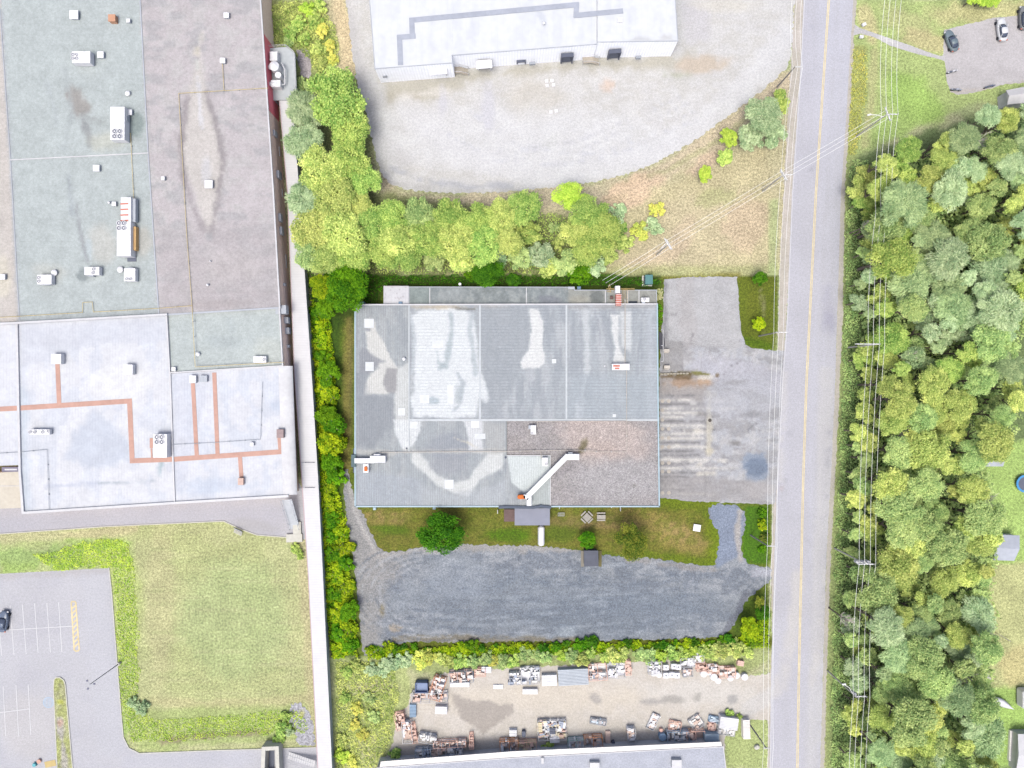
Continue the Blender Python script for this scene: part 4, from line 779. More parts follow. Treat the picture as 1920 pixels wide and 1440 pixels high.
c = P(284, 831, ZR); one('roof_pad', MB().box((c[0], c[1], ZR - .28), (.9, 1.9, .06)), m_brn, 'terracotta square pad at the west side of the four-fan unit on the white roof', 'pad')
hvac(525, 813, 13, 16, ZR - .3, 'brown square box with a white lid at the north end of the long terracotta mat', h=1.0, mat=paint('brown_casing', (188, 166, 166), .7)); hvac(451, 903, 10, 13, ZR - .3, 'small pink box at the south end of the short eastern mat', h=.9, mat=paint('pink_casing', (246, 212, 198), .7))
vent(472, 833, ZR - .3, 'small square vent in the row of roof wiring on the white roof', r=.35, square=True)
pipe([(503, 165), (335, 175), (350, 440), (360, 574), (366, 688), (532, 679)], ZR, 'yellow gas pipe running down the brown roof from the filter platform')
pipe([(417, 116), (420, 170)], ZR, 'short yellow gas pipe joining a vent to the long one on the brown roof', feet=False)
pipe([(239, 250), (245, 250), (247, 300), (251, 380), (256, 460)], ZR, 'yellow gas pipe linking the long rooftop units on the green roof')
pipe([(-100, 597), (0, 595), (155, 586), (155, 567), (173, 566), (175, 585), (298, 578), (360, 573)], ZR, 'yellow gas pipe with a square loop along the south edge of the green roof')
pipe([(-60, 853), (35, 848), (88, 843), (92, 955)], ZR - .3, 'thin white cable line turning south on the western white roof', m_galv, .04)
pipe([(318, 834), (400, 830), (488, 824), (492, 716)], ZR - .3, 'thin white cable line running east from the four-fan unit on the white roof', m_galv, .04)
# recessed yard with beige canopy at the far left
rec = thing('loading_canopy', 'beige flat canopy in the recess at the far left beside the white roof', 'canopy', P(15, 925)); MB().prism(wpts([(-200, 895), (39, 884), (43, 952), (-200, 962)], 4), 3.7, 4).build('roof', paint('beige_canopy', (238, 230, 214), .8), rec)
MB().prism(wpts([(-198, 897), (37, 886), (41, 950), (-198, 960)], 4), 0, 3.69, cap=False).build('wall', m_brick, rec); MB().ribbon([P(-200, 912, 4)[:2], P(41, 911, 4)[:2]], .1, 4.0, 4.05).build('seam', m_trimw, rec)
rw = thing('dock_shelter', 'small dark dock shelter with white door frame against the brick wall at the far left', 'shelter', P(20, 878)); c = P(22, 880, 5); MB().box((c[0], c[1], 4.0), (3.6, .9, 1.2)).build('shelter', paint('dusky_panel', (150, 146, 170), .7), rw); MB().box((c[0], c[1], 5.2), (2.4, .3, .06)).build('frame', m_trimw, rw)
# dock stair
ds = thing('metal_staircase', 'grey steel stair and landing between the factory end and the covered walkway', 'staircase', P(556, 970)); 
mb = MB()
for i in range(16): c = P(545 + i * .55, 935 + i * 3.6, 0); mb.box((c[0], c[1], 2.3 - .14 * i), (2.0, .34, .06), .1)
mb.build('tread', m_galv, ds); mb = MB()
for s_ in (-9, 9):
    a = P(545 + s_, 934, 0); b = P(554 + s_, 992, 0); mb.tube((a[0], a[1], 3.3), (b[0], b[1], 1.0), .05); mb.tube((a[0], a[1], 2.3), (b[0], b[1], .1), .07)
    for i in range(7): p = Vector(a).lerp(Vector(b), i / 6); mb.tube((p.x, p.y, 2.2 - .36 * i), (p.x, p.y, 3.3 - .38 * i), .03)
mb.build('railing', m_hvac2, ds); c = P(553, 1008); MB().box((c[0], c[1], 0), (3.2, 1.6, .5), .03).build('landing', m_curb, ds)
c = P(558, 990); MB().box((c[0], c[1], 0), (1.6, 2.6, .45), .03).build('ramp', m_curb, ds)
# small flight near the bottom
ds = thing('garden_steps', 'white metal steps crossing to the covered walkway at the bottom edge', 'steps', P(565, 1420)); mb = MB()
for i in range(12): c = P(543 + i * 4.4, 1416 + i * .9, 0); mb.box((c[0], c[1], .1 + .1 * i), (.36, 1.4, .06), -.2)
mb.build('tread', m_trimw, ds); mb = MB()
for s_ in (-7, 7): a = P(541, 1417 + s_); b = P(594, 1428 + s_); mb.tube((a[0], a[1], 1.1), (b[0], b[1], 2.2), .05)
mb.build('railing', m_trimw, ds)
gb = thing('stone_shelter', 'open square white stone shelter at the bottom edge near the steps', 'shelter', P(507, 1430))
mb = MB(); a = [P(494, 1404, 2.4), P(519, 1403, 2.4), P(521, 1460, 2.4), P(492, 1460, 2.4)]
mb.ribbon(a + [a[0]], .75, 0, 2.4); mb.build('frame', m_curb, gb); c = P(507, 1430); MB().box((c[0], c[1], .02), (1.6, 5, .1)).build('basin', m_blk, gb)
# bench by the drive
bn = thing('roadside_bench', 'small white slatted bench on the lawn corner by the factory drive', 'bench', P(447, 997)); c = P(447, 997); ra = -.45
mb = MB()
for i in range(4): mb.box((c[0] + .0 + i * .16 * math.sin(ra) * -1, c[1] - .3 + i * .2, .42), (1.7, .13, .05), ra)
mb.build('seat', m_curb, bn); MB().box((c[0] + .15, c[1] + .55, .5), (1.7, .08, .4), ra).build('backrest', m_galv, bn)
for s_ in (-.7, .7): MB().box((c[0] + s_ * math.cos(ra), c[1] + s_ * math.sin(ra), 0), (.1, .6, .42), ra).build('leg', m_galv, bn)

# ============================================================= NORTH WAREHOUSE
ZN = 6.2
nw = thing('warehouse', 'white metal warehouse with loading docks and a stepped grey roof stripe at the top edge', 'warehouse', P(990, 40))
NA = [(682, -240), (693, 0), (703, 129), (848, 118), (848, -240)]
NB = [(848.6, -240), (847, 103), (1119, 83), (1119, -240)]
NC = [(1119.6, -240), (1120, 80), (1271, 77), (1266, 0), (1258, -240)]
m_cor = surf('white_corrugated_wall', A((236, 238, 244), 2.2), grain=1, amt=.04, med=.5, mamt=.04, bump=.3, rough=.5, lines=(0, .55, .35, .12))
m_nroof = surf('white_standing_seam_roof', None, grain=1.0, amt=.03, med=.3, mamt=.03, bump=.1, lines=(0, 1.2, .05, .06))
stn = [('l', ([(1010, 20), (1022, 45)], 4), (222, 228, 240), .7, 8, 4), ('l', ([(880, 0), (890, 90)], 2), (232, 236, 246), .6, 8, 4), ('l', ([(1180, 30), (1182, 75)], 3), (226, 230, 240), .6, 8, 4), ('e', (1250, 70, 12, 5, 0), (216, 216, 218), .8, 6, 3), ('e', (1205, 76, 24, 4, 0), (220, 222, 226), .8, 5, 3), ('n', (10, 50, .56), (238, 242, 250), .7, 8, 0)]
for f_, z_ in ((NA, ZN), (NB, ZN - .05), (NC, ZN)):
    sheet('roof', f_, z_, (247, 250, 254), stn, m_nroof, step=6, parent=nw); walls(nw, f_, z_, m_cor, name='wall', drop=.02)
m_nst = paint('grey_roof_stripe', (196, 202, 216), .9)
MB().ribbon([P(x, y, ZN)[:2] for x, y in [(751, 118), (749, 70), (775, 68)]], 1.0, ZN + .02, ZN + .06).build('roof_stripe', m_nst, nw)
MB().ribbon([P(x, y, ZN)[:2] for x, y in [(773, 63), (772, 38), (1081, 9), (1080, 29), (1164, 21)]], 1.0, ZN + .02, ZN + .065).build('roof_stripe', m_nst, nw)
trim(nw, [(682, -240), (693, 0), (703, 129), (848, 118), (847, 104), (1119, 83), (1120, 79), (1271, 77), (1266, 0), (1258, -240)], ZN, .12, .07, m_hvac2, 'eave', closed=False)
def nface(px, pyg):     # x at ground row
    return P(px, pyg, 0)
for i, (x, yg, w, dark, z1, awn) in enumerate([(826, 143, 30, 1, 3.6, 1), (909, 132, 28, 1, 3.6, 1), (1061, 120, 24, 1, 3.8, 0), (1148, 113, 24, 1, 3.8, 0), (977, 121, 18, 0, 1.8, 0)]):
    c = P(x, yg, 0); rot = R(4.6)
    cy = c[1] + .05
    dk = MB(); dk.box((c[0], cy + .1, 1.1), (w * S * .75, .5, z1 - 1.4), rot); d0 = dk.build('dock_door', m_blk if dark else m_hvac, nw)
    fb = MB(); 
    for s_ in (-1, 1): fb.box((c[0] + s_ * w * S * .42, cy - .12, 1.0), (.22, .7, z1 - 1.0), rot)
    fb.box((c[0], cy - .12, z1), (w * S * .95, .8, .22), rot); fb.build('frame', m_dark if not awn else m_hvac, d0)
    if awn: MB().box((c[0], cy - .7, z1 + .3), (w * S * 1.05, 1.5, .12), rot).build('awning', m_hvac, nw)
for x, yg in ((757, 148),): c = P(x, yg); MB().box((c[0], c[1] + .1, .1), (1.0, .3, 2.1), R(4.6)).build('door', m_blk, nw)
for x, y, w in ((1196, 106, 1.), (998, 117, 1.1), (722, 140, .8)): c = P(x, y, 2.6); MB().box((c[0], c[1] - .35, 2.6), (w, .5, .6), R(4.6)).build('wall_vent', m_galv, nw)
for x, yg in ((861, 138), (1106, 119)):
    c = P(x, yg); stp = thing('dock_steps', 'weathered wooden dock steps with rails at the foot of the %s warehouse step' % ('western' if x < 900 else 'eastern'), 'steps', c, 'dock steps of the warehouse'); mb = MB()
    for i in range(4): mb.box((c[0] + .5 + i * .35, c[1] + .2, .25 * (4 - i)), (.36, 1.3, .06), R(4))
    mb.box((c[0] - .6, c[1] + .2, 1.05), (1.9, 1.3, .08), R(4)); mb.build('tread', paint('weathered_wood', (206, 196, 182), .9), stp); mb = MB()
    for s_ in (-.45, .85): mb.path([(c[0] - 1.5, c[1] + s_, 2.0), (c[0] + .4, c[1] + s_, 2.0), (c[0] + 1.9, c[1] + s_, 1.1)], .045); mb.tube((c[0] - 1.5, c[1] + s_, 0), (c[0] - 1.5, c[1] + s_, 2), .045); mb.tube((c[0] + 1.9, c[1] + s_, 0), (c[0] + 1.9, c[1] + s_, 1.1), .045)
    mb.build('railing', m_trimw, stp)
skylight(1163, 37, 9, 9, ZN, 'small white square hatch at the east end of the grey warehouse roof stripe', .3)
vent(1020, 42, ZN, 'small grey vent in the middle of the white warehouse roof', r=.3)
# concrete caps in the gravel yard
cn = 0
for x, y in [(1025, 152), (1035, 151), (1026, 160), (1038, 159), (1033, 210), (1043, 208)]:
    c = P(x, y, .2); one('well_cover', MB().box((c[0], c[1], 0), (.62, .62, .22), .1).box((c[0], c[1], .22), (.4, .4, .04), .1), m_hvac, 'small white square concrete cover in the gravel yard, one of the %s group' % ('northern four-piece' if y < 200 else 'southern two-piece'), 'cover', 'concrete covers in the gravel yard')

# ============================================================= THE LOW FACTORY IN THE MIDDLE
ZM = 3.3
mf = thing('low_factory', 'low grey metal-roofed factory with white streaked panels and a gravel corner in the middle', 'factory', P(950, 760))
m_teal = paint('teal_siding', (96, 122, 130), .6)
m_dsid = paint('dark_blue_siding', (92, 104, 124), .6)
m_lblue = paint('pale_blue_gutter', (196, 222, 236), .5)
m_mv = surf('grey_roof_sheets_lengthwise', None, grain=2, amt=.07, med=.5, mamt=.05, bump=.35, rough=.65, lines=(0, .46, .22, .2), speck=.08)
m_mh = surf('grey_roof_sheets_crosswise', None, grain=2, amt=.07, med=.5, mamt=.05, bump=.35, rough=.65, lines=(1, .62, .2, .17), speck=.08)
m_grf = surf('gravel_roofing', None, grain=3.6, amt=.28, med=.5, mamt=.08, bump=.6, speck=.34)
M1 = [(666, 572), (767, 572), (767, 788), (950, 788), (950, 853), (1032, 853), (1032, 949), (666, 949)]
M2 = [(767.6, 572), (1232, 570.5), (1234, 787.4), (767.6, 787.4)]
M3 = [(950.6, 788), (1234, 788), (1236, 949), (1032.6, 949), (1032.6, 852.4), (950.6, 852.4)]
WHT = (240, 244, 246); CRM = (232, 232, 228)
sheet('roof', M1, ZM, (178, 185, 190), [
    ('p', [(684, 598), (700, 597), (706, 620), (724, 650), (730, 672), (738, 680), (748, 690), (744, 735), (735, 735), (724, 740), (684, 740), (684, 720), (695, 700), (710, 690), (700, 675), (690, 660), (686, 640)], CRM, .9, 4, 2.5),
    ('e', (690, 618, 6, 4, 0), (166, 170, 178), .9, 3, 1.5), ('p', [(682, 652), (700, 664), (722, 678), (712, 682), (690, 700), (676, 700), (672, 660)], (160, 164, 172), .85, 6, 3),
    ('p', [(724, 690), (746, 690), (744, 735), (726, 735), (718, 720)], (164, 164, 168), .85, 6, 3), ('p', [(746, 690), (767, 680), (767, 790), (740, 790), (742, 740)], (226, 229, 228), .9, 8, 4),
    ('p', [(668, 700), (684, 700), (690, 742), (740, 742), (735, 800), (700, 840), (668, 835)], (158, 164, 172), .8, 16, 6),
    ('p', [(738, 788), (790, 788), (786, 810), (772, 838), (760, 846), (752, 838), (738, 808)], WHT, .9, 5, 3),
    ('p', [(772, 840), (800, 860), (820, 890), (850, 905), (880, 898), (905, 862), (915, 850), (945, 850), (940, 880), (900, 900), (880, 930), (845, 925), (800, 895), (772, 862)], (232, 235, 234), .9, 9, 4),
    ('e', (842, 840, 42, 26, 0), (164, 170, 180), .7, 16, 5), ('e', (840, 872, 36, 16, 0), (170, 174, 182), .7, 12, 5), ('p', [(870, 790), (905, 790), (905, 850), (880, 845), (878, 820)], (234, 237, 240), .9, 6, 3),
    ('p', [(850, 820), (880, 828), (895, 840), (862, 826)], (226, 220, 204), .8, 3, 2), ('p', [(905, 792), (948, 792), (948, 850), (915, 850)], (194, 196, 196), .7, 8, 4),
    ('l', ([(760, 846), (950, 846)], 4), (208, 208, 204), .6, 6, 3), ('p', [(668, 842), (725, 842), (750, 850), (720, 858), (668, 850)], (212, 212, 208), .7, 8, 4),
    ('p', [(951, 855), (1030, 855), (1031, 947), (998, 947), (990, 930), (960, 905)], (228, 236, 236), .95, 3, 1), ('p', [(990, 925), (1030, 890), (1031, 946), (1000, 946)], (184, 192, 192), .8, 4, 2),
    ('p', [(790, 910), (850, 925), (900, 920), (948, 900), (948, 948), (780, 948)], (198, 204, 210), .6, 16, 6), ('p', [(668, 880), (790, 900), (790, 948), (668, 948)], (184, 192, 202), .6, 20, 6), ('n', (7, 40, .55), (196, 200, 202), .5, 8, 0), ('n', (9, 30, .58), (160, 166, 174), .4, 8, 0),
    ('l', ([(668, 573), (766, 573)], 4), (168, 174, 180), .6, 6, 3)], m_mv, step=3.0, parent=mf)
sheet('roof', M2, ZM + .06, (184, 191, 197), [
    ('p', [(776, 592), (784, 582), (840, 578), (886, 584), (893, 640), (898, 690), (917, 740), (915, 755), (900, 750), (892, 778), (850, 784), (800, 780), (772, 784), (775, 700)], (238, 243, 246), .95, 10, 6),
    ('l', ([(845, 590), (848, 620), (842, 650), (838, 680), (826, 690)], 5), (188, 200, 206), .85, 8, 4), ('l', ([(885, 592), (880, 620), (888, 660), (892, 700)], 5), (194, 204, 210), .8, 7, 4), ('l', ([(820, 660), (822, 680), (838, 690)], 2), (178, 192, 198), .7, 5, 3),
    ('e', (815, 752, 10, 6, 10), (186, 200, 208), .8, 6, 4), ('e', (860, 740, 8, 20, 10), (190, 200, 206), .75, 10, 4), ('l', ([(858, 700), (868, 720), (862, 760), (850, 770)], 3), (182, 192, 200), .7, 6, 4), ('l', ([(770, 590), (778, 640), (772, 700)], 2.5), (206, 214, 220), .8, 5, 3),
    ('e', (820, 576, 40, 4, 0), (210, 198, 176), .8, 5, 3), ('l', ([(848, 578), (890, 580)], 1.5), (122, 118, 108), .7, 3, 2), ('e', (935, 576, 30, 3, 0), (196, 186, 176), .5, 5, 3),
    ('p', [(900, 576), (985, 576), (990, 600), (996, 650), (985, 680), (930, 785), (902, 785), (918, 742), (902, 690)], (174, 181, 188), .75, 10, 4),
    ('p', [(992, 578), (1008, 580), (1018, 600), (1020, 620), (1016, 650), (1022, 668), (1020, 682), (1012, 690), (978, 690), (978, 676), (992, 655), (996, 620)], (240, 242, 242), .97, 4, 2.5),
    ('l', ([(1098, 580), (1102, 690), (1084, 780)], 5), (220, 225, 228), .8, 10, 5), ('p', [(1146, 590), (1162, 590), (1158, 640), (1168, 668), (1180, 690), (1148, 690), (1150, 670), (1154, 650), (1148, 620)], (238, 240, 240), .95, 5, 3),
    ('p', [(1164, 585), (1184, 585), (1184, 660), (1164, 650)], (228, 232, 234), .8, 6, 3), ('e', (1085, 770, 7, 14, 0), (232, 236, 238), .9, 6, 4), ('l', ([(1220, 580), (1222, 700), (1225, 780)], 8), (202, 208, 216), .6, 14, 4), ('e', (1152, 779, 6, 5, 0), (220, 224, 226), .8, 4, 2),
    ('l', ([(1090, 590), (1088, 780)], 3), (172, 178, 186), .5, 8, 4), ('l', ([(1068, 576), (1230, 574)], 3), (178, 178, 178), .6, 5, 3), ('p', [(1064, 700), (1232, 700), (1233, 787), (1064, 787)], (182, 192, 200), .6, 30, 6),
    ('n', (14, 60, .54), (206, 210, 214), .5, 9, 0), ('n', (8, 60, .56), (164, 171, 180), .5, 9, 0)], m_mh, step=3.0, parent=mf)
sheet('roof', M3, ZM - .08, (179, 174, 175), [
    ('e', (1130, 820, 90, 42, 10), (206, 192, 186), .85, 40, 10), ('e', (1120, 850, 40, 24, 0), (212, 196, 188), .6, 24, 8), ('e', (965, 835, 30, 20, 0), (174, 168, 166), .6, 24, 8), ('e', (1093, 835, 6, 14, 30), (128, 120, 92), .85, 8, 5), ('e', (1060, 880, 26, 8, -45), (160, 156, 160), .6, 12, 5),
    ('e', (1160, 900, 90, 40, 0), (192, 190, 192), .6, 40, 10), ('e', (1190, 910, 5, 4, 0), (150, 146, 142), .6, 4, 2), ('n', (14, 14, .55), (176, 172, 170), .5, 8, 0)], m_grf, step=4, parent=mf)
walls(mf, [(666, 572), (1232, 570.5), (1236, 949), (666, 949)], ZM - .1, m_teal)
for pl, m_, nm in (([(666, 949), (666, 572)], m_lblue, 'gutter'), ([(666, 949.5), (1032, 949.5)], m_lblue, 'gutter'), ([(1033, 949.5), (1236, 949.5)], m_lblue, 'gutter'), ([(1236, 949), (1234, 787), (1232, 571)], m_lblue, 'gutter'), ([(666, 571.5), (1232, 570)], m_trimw, 'gutter')):
    trim(mf, pl, ZM, .26, .14, m_, nm, closed=False)
m_ridge = paint('pale_grey_ridge', (222, 228, 233), .6)
trim(mf, [(900, 573), (900, 786)], ZM, .36, .13, m_ridge, 'ridge_cap', closed=False); trim(mf, [(1062, 573), (1062, 786)], ZM, .34, .12, m_ridge, 'ridge_cap', closed=False); trim(mf, [(767, 573), (767, 846)], ZM, .22, .13, m_ridge, 'ridge_cap', closed=False); trim(mf, [(768, 787.5), (1234, 787.5)], ZM, .4, .11, m_ridge, 'ridge_cap', closed=False)
trim(mf, [(950.5, 854), (1032, 854), (1032, 948)], ZM, .14, .1, m_trimw, 'ridge_cap', closed=False)
mb = MB(); 
for x0, x1 in ((780, 786), (1046, 1052)): pass
# dark parapet strip and entrance roof on the south side
trim(mf, [(937, 951), (952, 950.5), (1000, 951.5), (1014, 949), (1031, 951)], ZM + .15, .5, .25, m_dsid, 'fascia', closed=False)
pr = thing('porch', 'grey corrugated lean-to porch roof on the south side of the low factory', 'porch', P(997, 968)); m_por = surf('grey_corrugated_sheet', A((164, 168, 186)), grain=1, amt=.04, med=.5, mamt=.04, bump=.4, rough=.6, lines=(0, .2, .3, .15))
MB().prism(wpts([(965, 953), (1031, 953), (1031, 985), (965, 985)], 2.5), 2.42, 2.5).build('roof', m_por, pr)
for x, y in ((967, 983), (1029, 983)): c = P(x, y, 2.4); MB().box((c[0], c[1], 0), (.14, .14, 2.42)).build('post', m_trimw, pr)
one('timber_deck', MB().prism(wpts([(945, 955), (965, 955), (965, 978), (945, 978)], .4), 0, .4), surf('weathered_boards', A((140, 118, 116)), grain=2, amt=.1, bump=.3, lines=(1, .16, .2, .3)), 'small brown timber deck at the west side of the grey porch', 'deck')
c = P(1015, 1006, 1.6); tk = thing('propane_tank', 'long white cylindrical gas tank standing south of the grey porch', 'tank', (c[0], c[1], 0))
mb = MB(); rr = []; L_ = 4.1
for i in range(25):
    t = -1 + 2 * i / 24; y = t * L_ / 2; e = max(0, abs(y) - (L_ / 2 - .5)) / .5; r_ = .66 * math.sqrt(max(.01, 1 - e * e))
    rr.append([(c[0] + r_ * math.cos(2 * math.pi * k / 18), c[1] + y, .95 + r_ * math.sin(2 * math.pi * k / 18)) for k in range(18)])
mb.loft(rr[::-1]); mb.build('shell', m_hvac, tk, smooth=True)
for s_ in (-1.3, 1.3): MB().box((c[0], c[1] + s_, 0), (1.0, .3, .45)).build('saddle', m_curb, tk)
MB().box((c[0] - .5, c[1], 1.3), (.06, 3.4, .25)).build('ladder_rail', m_galv, tk); b = MB(); b.cyl((c[0], c[1] + 2.2, 1.2), .22, .4, 10)
for k in range(5): b.tube((c[0], c[1] + 2.3, 1.4), (c[0] - .5 + .25 * k, c[1] + 2.9, 1.2), .04)
b.build('valve', m_blk, tk)
# lean-to along the north wall
ln = thing('annex', 'narrow flat-roofed annex along the north wall of the low factory', 'annex', P(990, 555))
ZL = 2.7
sheet('roof', [(767, 538), (1077, 538.5), (1077, 544), (1231, 544), (1231, 571), (767, 571)], ZL, (158, 166, 168), [
    ('p', [(767, 538), (806, 538), (806, 571), (767, 571)], (156, 168, 166), .8, 5, 2), ('e', (850, 552, 26, 12, 0), (178, 184, 186), .7, 14, 6), ('p', [(1065, 540), (1135, 540), (1135, 571), (1065, 571)], (170, 172, 166), .9, 5, 2), ('e', (1120, 556, 12, 14, 20), (120, 126, 126), .7, 6, 5),
    ('p', [(1140, 540), (1231, 540), (1231, 571), (1140, 571)], (178, 178, 170), .8, 6, 3), ('e', (1030, 562, 20, 8, 0), (148, 152, 162), .7, 10, 4), ('e', (1082, 562, 18, 6, 0), (190, 188, 176), .7, 8, 4), ('n', (12, 12, .55), (182, 188, 188), .6, 8, 0), ('n', (8, 8, .58), (136, 144, 148), .5, 8, 0)], surf('weathered_felt', None, grain=2, amt=.1, med=.8, mamt=.1, bump=.2, speck=.08), step=3.5, parent=ln)
walls(ln, [(767, 538), (1077, 538.5), (1077, 544), (1231, 544), (1231, 571), (767, 571)], ZL - .02, m_dsid)
trim(ln, [(767, 571), (767, 538), (1077, 538.5), (1077, 544), (1231, 544), (1231, 571)], ZL, .13, .1, m_hvac2, 'gutter', closed=False)
for x in (806, 987, 1135, 1177, 1198): trim(ln, [(x, 540 if x < 1077 else 545), (x, 570)], ZL, .16, .12, m_trimw, 'seam', closed=False)
wl = thing('white_lean_to', 'small white lean-to roof at the north-west corner of the low factory', 'lean-to', P(743, 554)); sheet('roof', [(719, 536), (766, 536), (766, 571), (719, 571)], 2.8, (236, 236, 242), [('n', (4, 4, .70), (190, 184, 186), .6, 6, 0), ('l', ([(720, 537), (765, 537)], 1.5), (190, 176, 172), .7, 3, 2)], m_white, step=2.5, parent=wl)
walls(wl, [(719, 536), (766, 536), (766, 571), (719, 571)], 2.78, m_trimw)
for x, y, w, d, m_, lb in ((679, 568.5, 7, 5, m_teal, 'small blue box on the outer wall top near the north-west corner'), (751, 568.5, 7, 5, m_teal, 'small blue box beside the white lean-to')):
    c = P(x, y, 2.9); one('junction_box', MB().box((c[0], c[1], 1.6), (w * S, d * S, 1.5)), paint('slate_blue', (128, 158, 188), .6), lb, 'box')
# plant on the annex
t = hvac(1160, 562, 10, 22, ZL, 'red ribbed stair-like duct unit standing on the annex roof', h=1.6, mat=paint('rust_red_casing', (222, 120, 92), .7)); 
mb = MB()
for k in range(7): c = P(1160, 552 + 3.3 * k, ZL + 1.7); mb.box((c[0], c[1], ZL + 1.6), (1.15, .07, .08))
mb.build('rib', m_hvac, t)
c = P(1158, 543, ZL + 1.5); MB().box((c[0], c[1], ZL), (.9, 1.4, 1.7)).build('duct', m_hvac, t)
mb = MB()
for y in (541, 543.5): a = P(1137, y, 3.4); b = P(1190, y, 3.4); mb.tube(a, b, .05)
for x in (1168, 1172, 1176): a = P(x, 541, 3.4); b = P(x, 571, 3.4); mb.tube(a, b, .045)
mb.path([P(1140, 536, 3.3), P(1146, 548, 3.3), P(1138, 546, 3.3)], .05); mb.tube(P(1142, 532, 3.3), P(1145, 541, 3.3), .05)
one('pipe_run', mb, paint('yellow_pipes', (226, 196, 130), .6), 'bundle of yellow pipes beside the red duct unit on the annex', 'pipes')
hvac(1210, 562, 15, 8, ZL, 'white unit with one dark fan on the east end of the annex', fans=[(-1, -1)], fr=.3, h=1.0, hood=(-3, 5, 6, 4)); c = P(1186, 567.5, ZL); one('roof_pad', MB().box((c[0], c[1], ZL + .02), (1.7, .5, .2)), paint('black_mat', (66, 74, 86), .8), 'small black mat between the seams on the annex roof', 'pad')
vent(1147, 558, ZL, 'small brown vent beside the red duct unit on the annex', r=.3, square=True, mat=paint('brown_vent', (124, 98, 92), .7)); c = P(1071, 540, ZL + .2); one('roof_tray', MB().box((c[0], c[1], ZL + .01), (1.3, .5, .3)), m_hvac2, 'small grey tray at the north edge of the annex where it narrows', 'tray')
c = P(1086, 540.5, ZL); one('wall_hood', MB().box((c[0], c[1] + .1, 1.6), (.7, .6, .8)), paint('slate_blue', (128, 158, 188), .6), 'small blue hood on the north wall of the annex', 'hood'); c = P(864, 536); one('wall_hood', MB().cyl((c[0], c[1], 0), .2, 2.4, 10).cyl((c[0], c[1], 2.4), .28, .2, 10), m_hvac, 'white vent pipe rising on the north wall of the annex', 'pipe')
# plant on the main roof
hvac(1164, 688, 33, 12, ZM, 'white unit with a rusty red west end on the eastern metal roof', h=1.3); c = P(1156, 688, ZM + 1.35); one('rust_plates', MB().box((c[0], c[1] + .2, ZM + 1.32), (1.3, .35, .06)).box((c[0] + .1, c[1] - .3, ZM + 1.32), (.9, .3, .06)), m_rust, 'rusty red plates lying on the west end of the white unit', 'plates')
hvac(1000, 806, 10, 17, ZM, 'white unit with one small fan at the west end of the gravel roof', fans=[(-2, 6)], fr=.26, h=1.0, hood=(-7, -5, 4, 7)); hvac(1022, 866, 10, 16, ZM, 'white unit with a small fan at the corner of the pale green roof', fans=[(2, 4)], fr=.26, h=1.0)
t = hvac(1073, 857, 26, 11, ZM, 'white unit at the upper end of the long diagonal duct', h=1.5, hood=(-3, -6, 8, 5))
t = thing('diagonal_duct', 'long white diagonal duct crossing from the gravel roof to the south edge', 'duct', P(1020, 900, ZM)); a = P(1062, 857, ZM + 1.6); b = P(988, 932, ZM + 1.6); MB().ribbon([a, b], .95, ZM + .7, ZM + 1.6).build('duct', m_hvac, t)
c = P(992, 939, ZM + 1.5); MB().box((c[0], c[1], ZM), (.9, 1.9, 1.6)).build('elbow', m_hvac, t); c = P(990, 931, ZM + 1.65); MB().box((c[0] - .1, c[1], ZM + 1.0), (1.5, .7, .7)).build('collar', m_hvac, t); c = P(978, 932, ZM + 1.7); MB().rbox((c[0], c[1], ZM + .9), (1.6, .8, .8), r=.3).build('intake', m_orange, t)
mb = MB()
for k in range(1, 6): p = Vector(a).lerp(Vector(b), k / 6); mb.box((p.x, p.y, ZM), (.08, .08, .7))
mb.build('support', m_galv, t)
t = thing('wall_duct', 'white rooftop duct with an orange outlet at the west wall of the low factory', 'duct', P(690, 862, ZM)); c = P(683, 864, ZM + 1.2); MB().box((c[0], c[1], ZM + .3), (3.8, .95, .9)).build('duct', m_hvac, t); c = P(708, 861, ZM + 1.4); MB().box((c[0], c[1], ZM), (3.0, 1.3, 1.4)).box((c[0] - .2, c[1] + .7, ZM), (1.3, .5, 1.0)).build('casing', m_hvac, t, bevel=.03)
c = P(686, 878, ZM + 1.2); MB().box((c[0], c[1], ZM), (1.0, 1.7, 1.2)).build('outlet_box', m_hvac, t); c = P(686, 879, ZM + 1.3); MB().rbox((c[0], c[1], ZM + 1.15), (.65, .95, .25), r=.2).build('outlet', m_orange, t)
c = P(663, 864, 3.6); MB().box((c[0], c[1], 0), (.9, 2.4, 3.7)).build('riser', m_teal, t); c = P(662.5, 847, 3.4); MB().box((c[0] + .2, c[1], 2.4), (.6, 1.2, .8)).build('hood', m_dsid, t); c = P(662.5, 881, 3.4); MB().box((c[0] + .2, c[1], 2.4), (.6, 1.2, .8)).build('hood', m_dsid, t)
for x, y, w, d, lb in ((821, 645, 21, 14, 'large white patch plate in the white-coated roof panel'), (842, 908, 17, 17, 'white square patch in the south part of the grey roof'), (693, 687, 16, 17, 'white square patch near the west edge of the grey roof, south of the cream streak'), (692, 606, 18, 17, 'white square patch near the north-west corner of the grey roof'),
        (1039, 677, 8, 8, 'small white square hatch east of the white blotch'), (1152, 779, 6, 6, 'small white square hatch just north of the long roof ridge'), (891, 795, 16, 14, 'white square patch just south of the long ridge'), (774, 797, 16, 13, 'white square patch south-west, under the second ridge cap'), (753, 772, 13, 14, 'pale square patch beside the western ridge cap, lower half'), (796, 748, 18, 16, 'pale square patch in the lower part of the white-coated panel'), (900, 818, 20, 10, 'pale double patch above the cable line south of the ridge'), (845, 740, 12, 36, 'tall pale rectangular patch in the white-coated panel')):
    skylight(x, y, w, d, ZM + .06 if y < 787 else ZM, lb, .03 if w > 9 else .2, mat=paint('white_roof_patch', (236, 240, 244), .7, f=1.1))
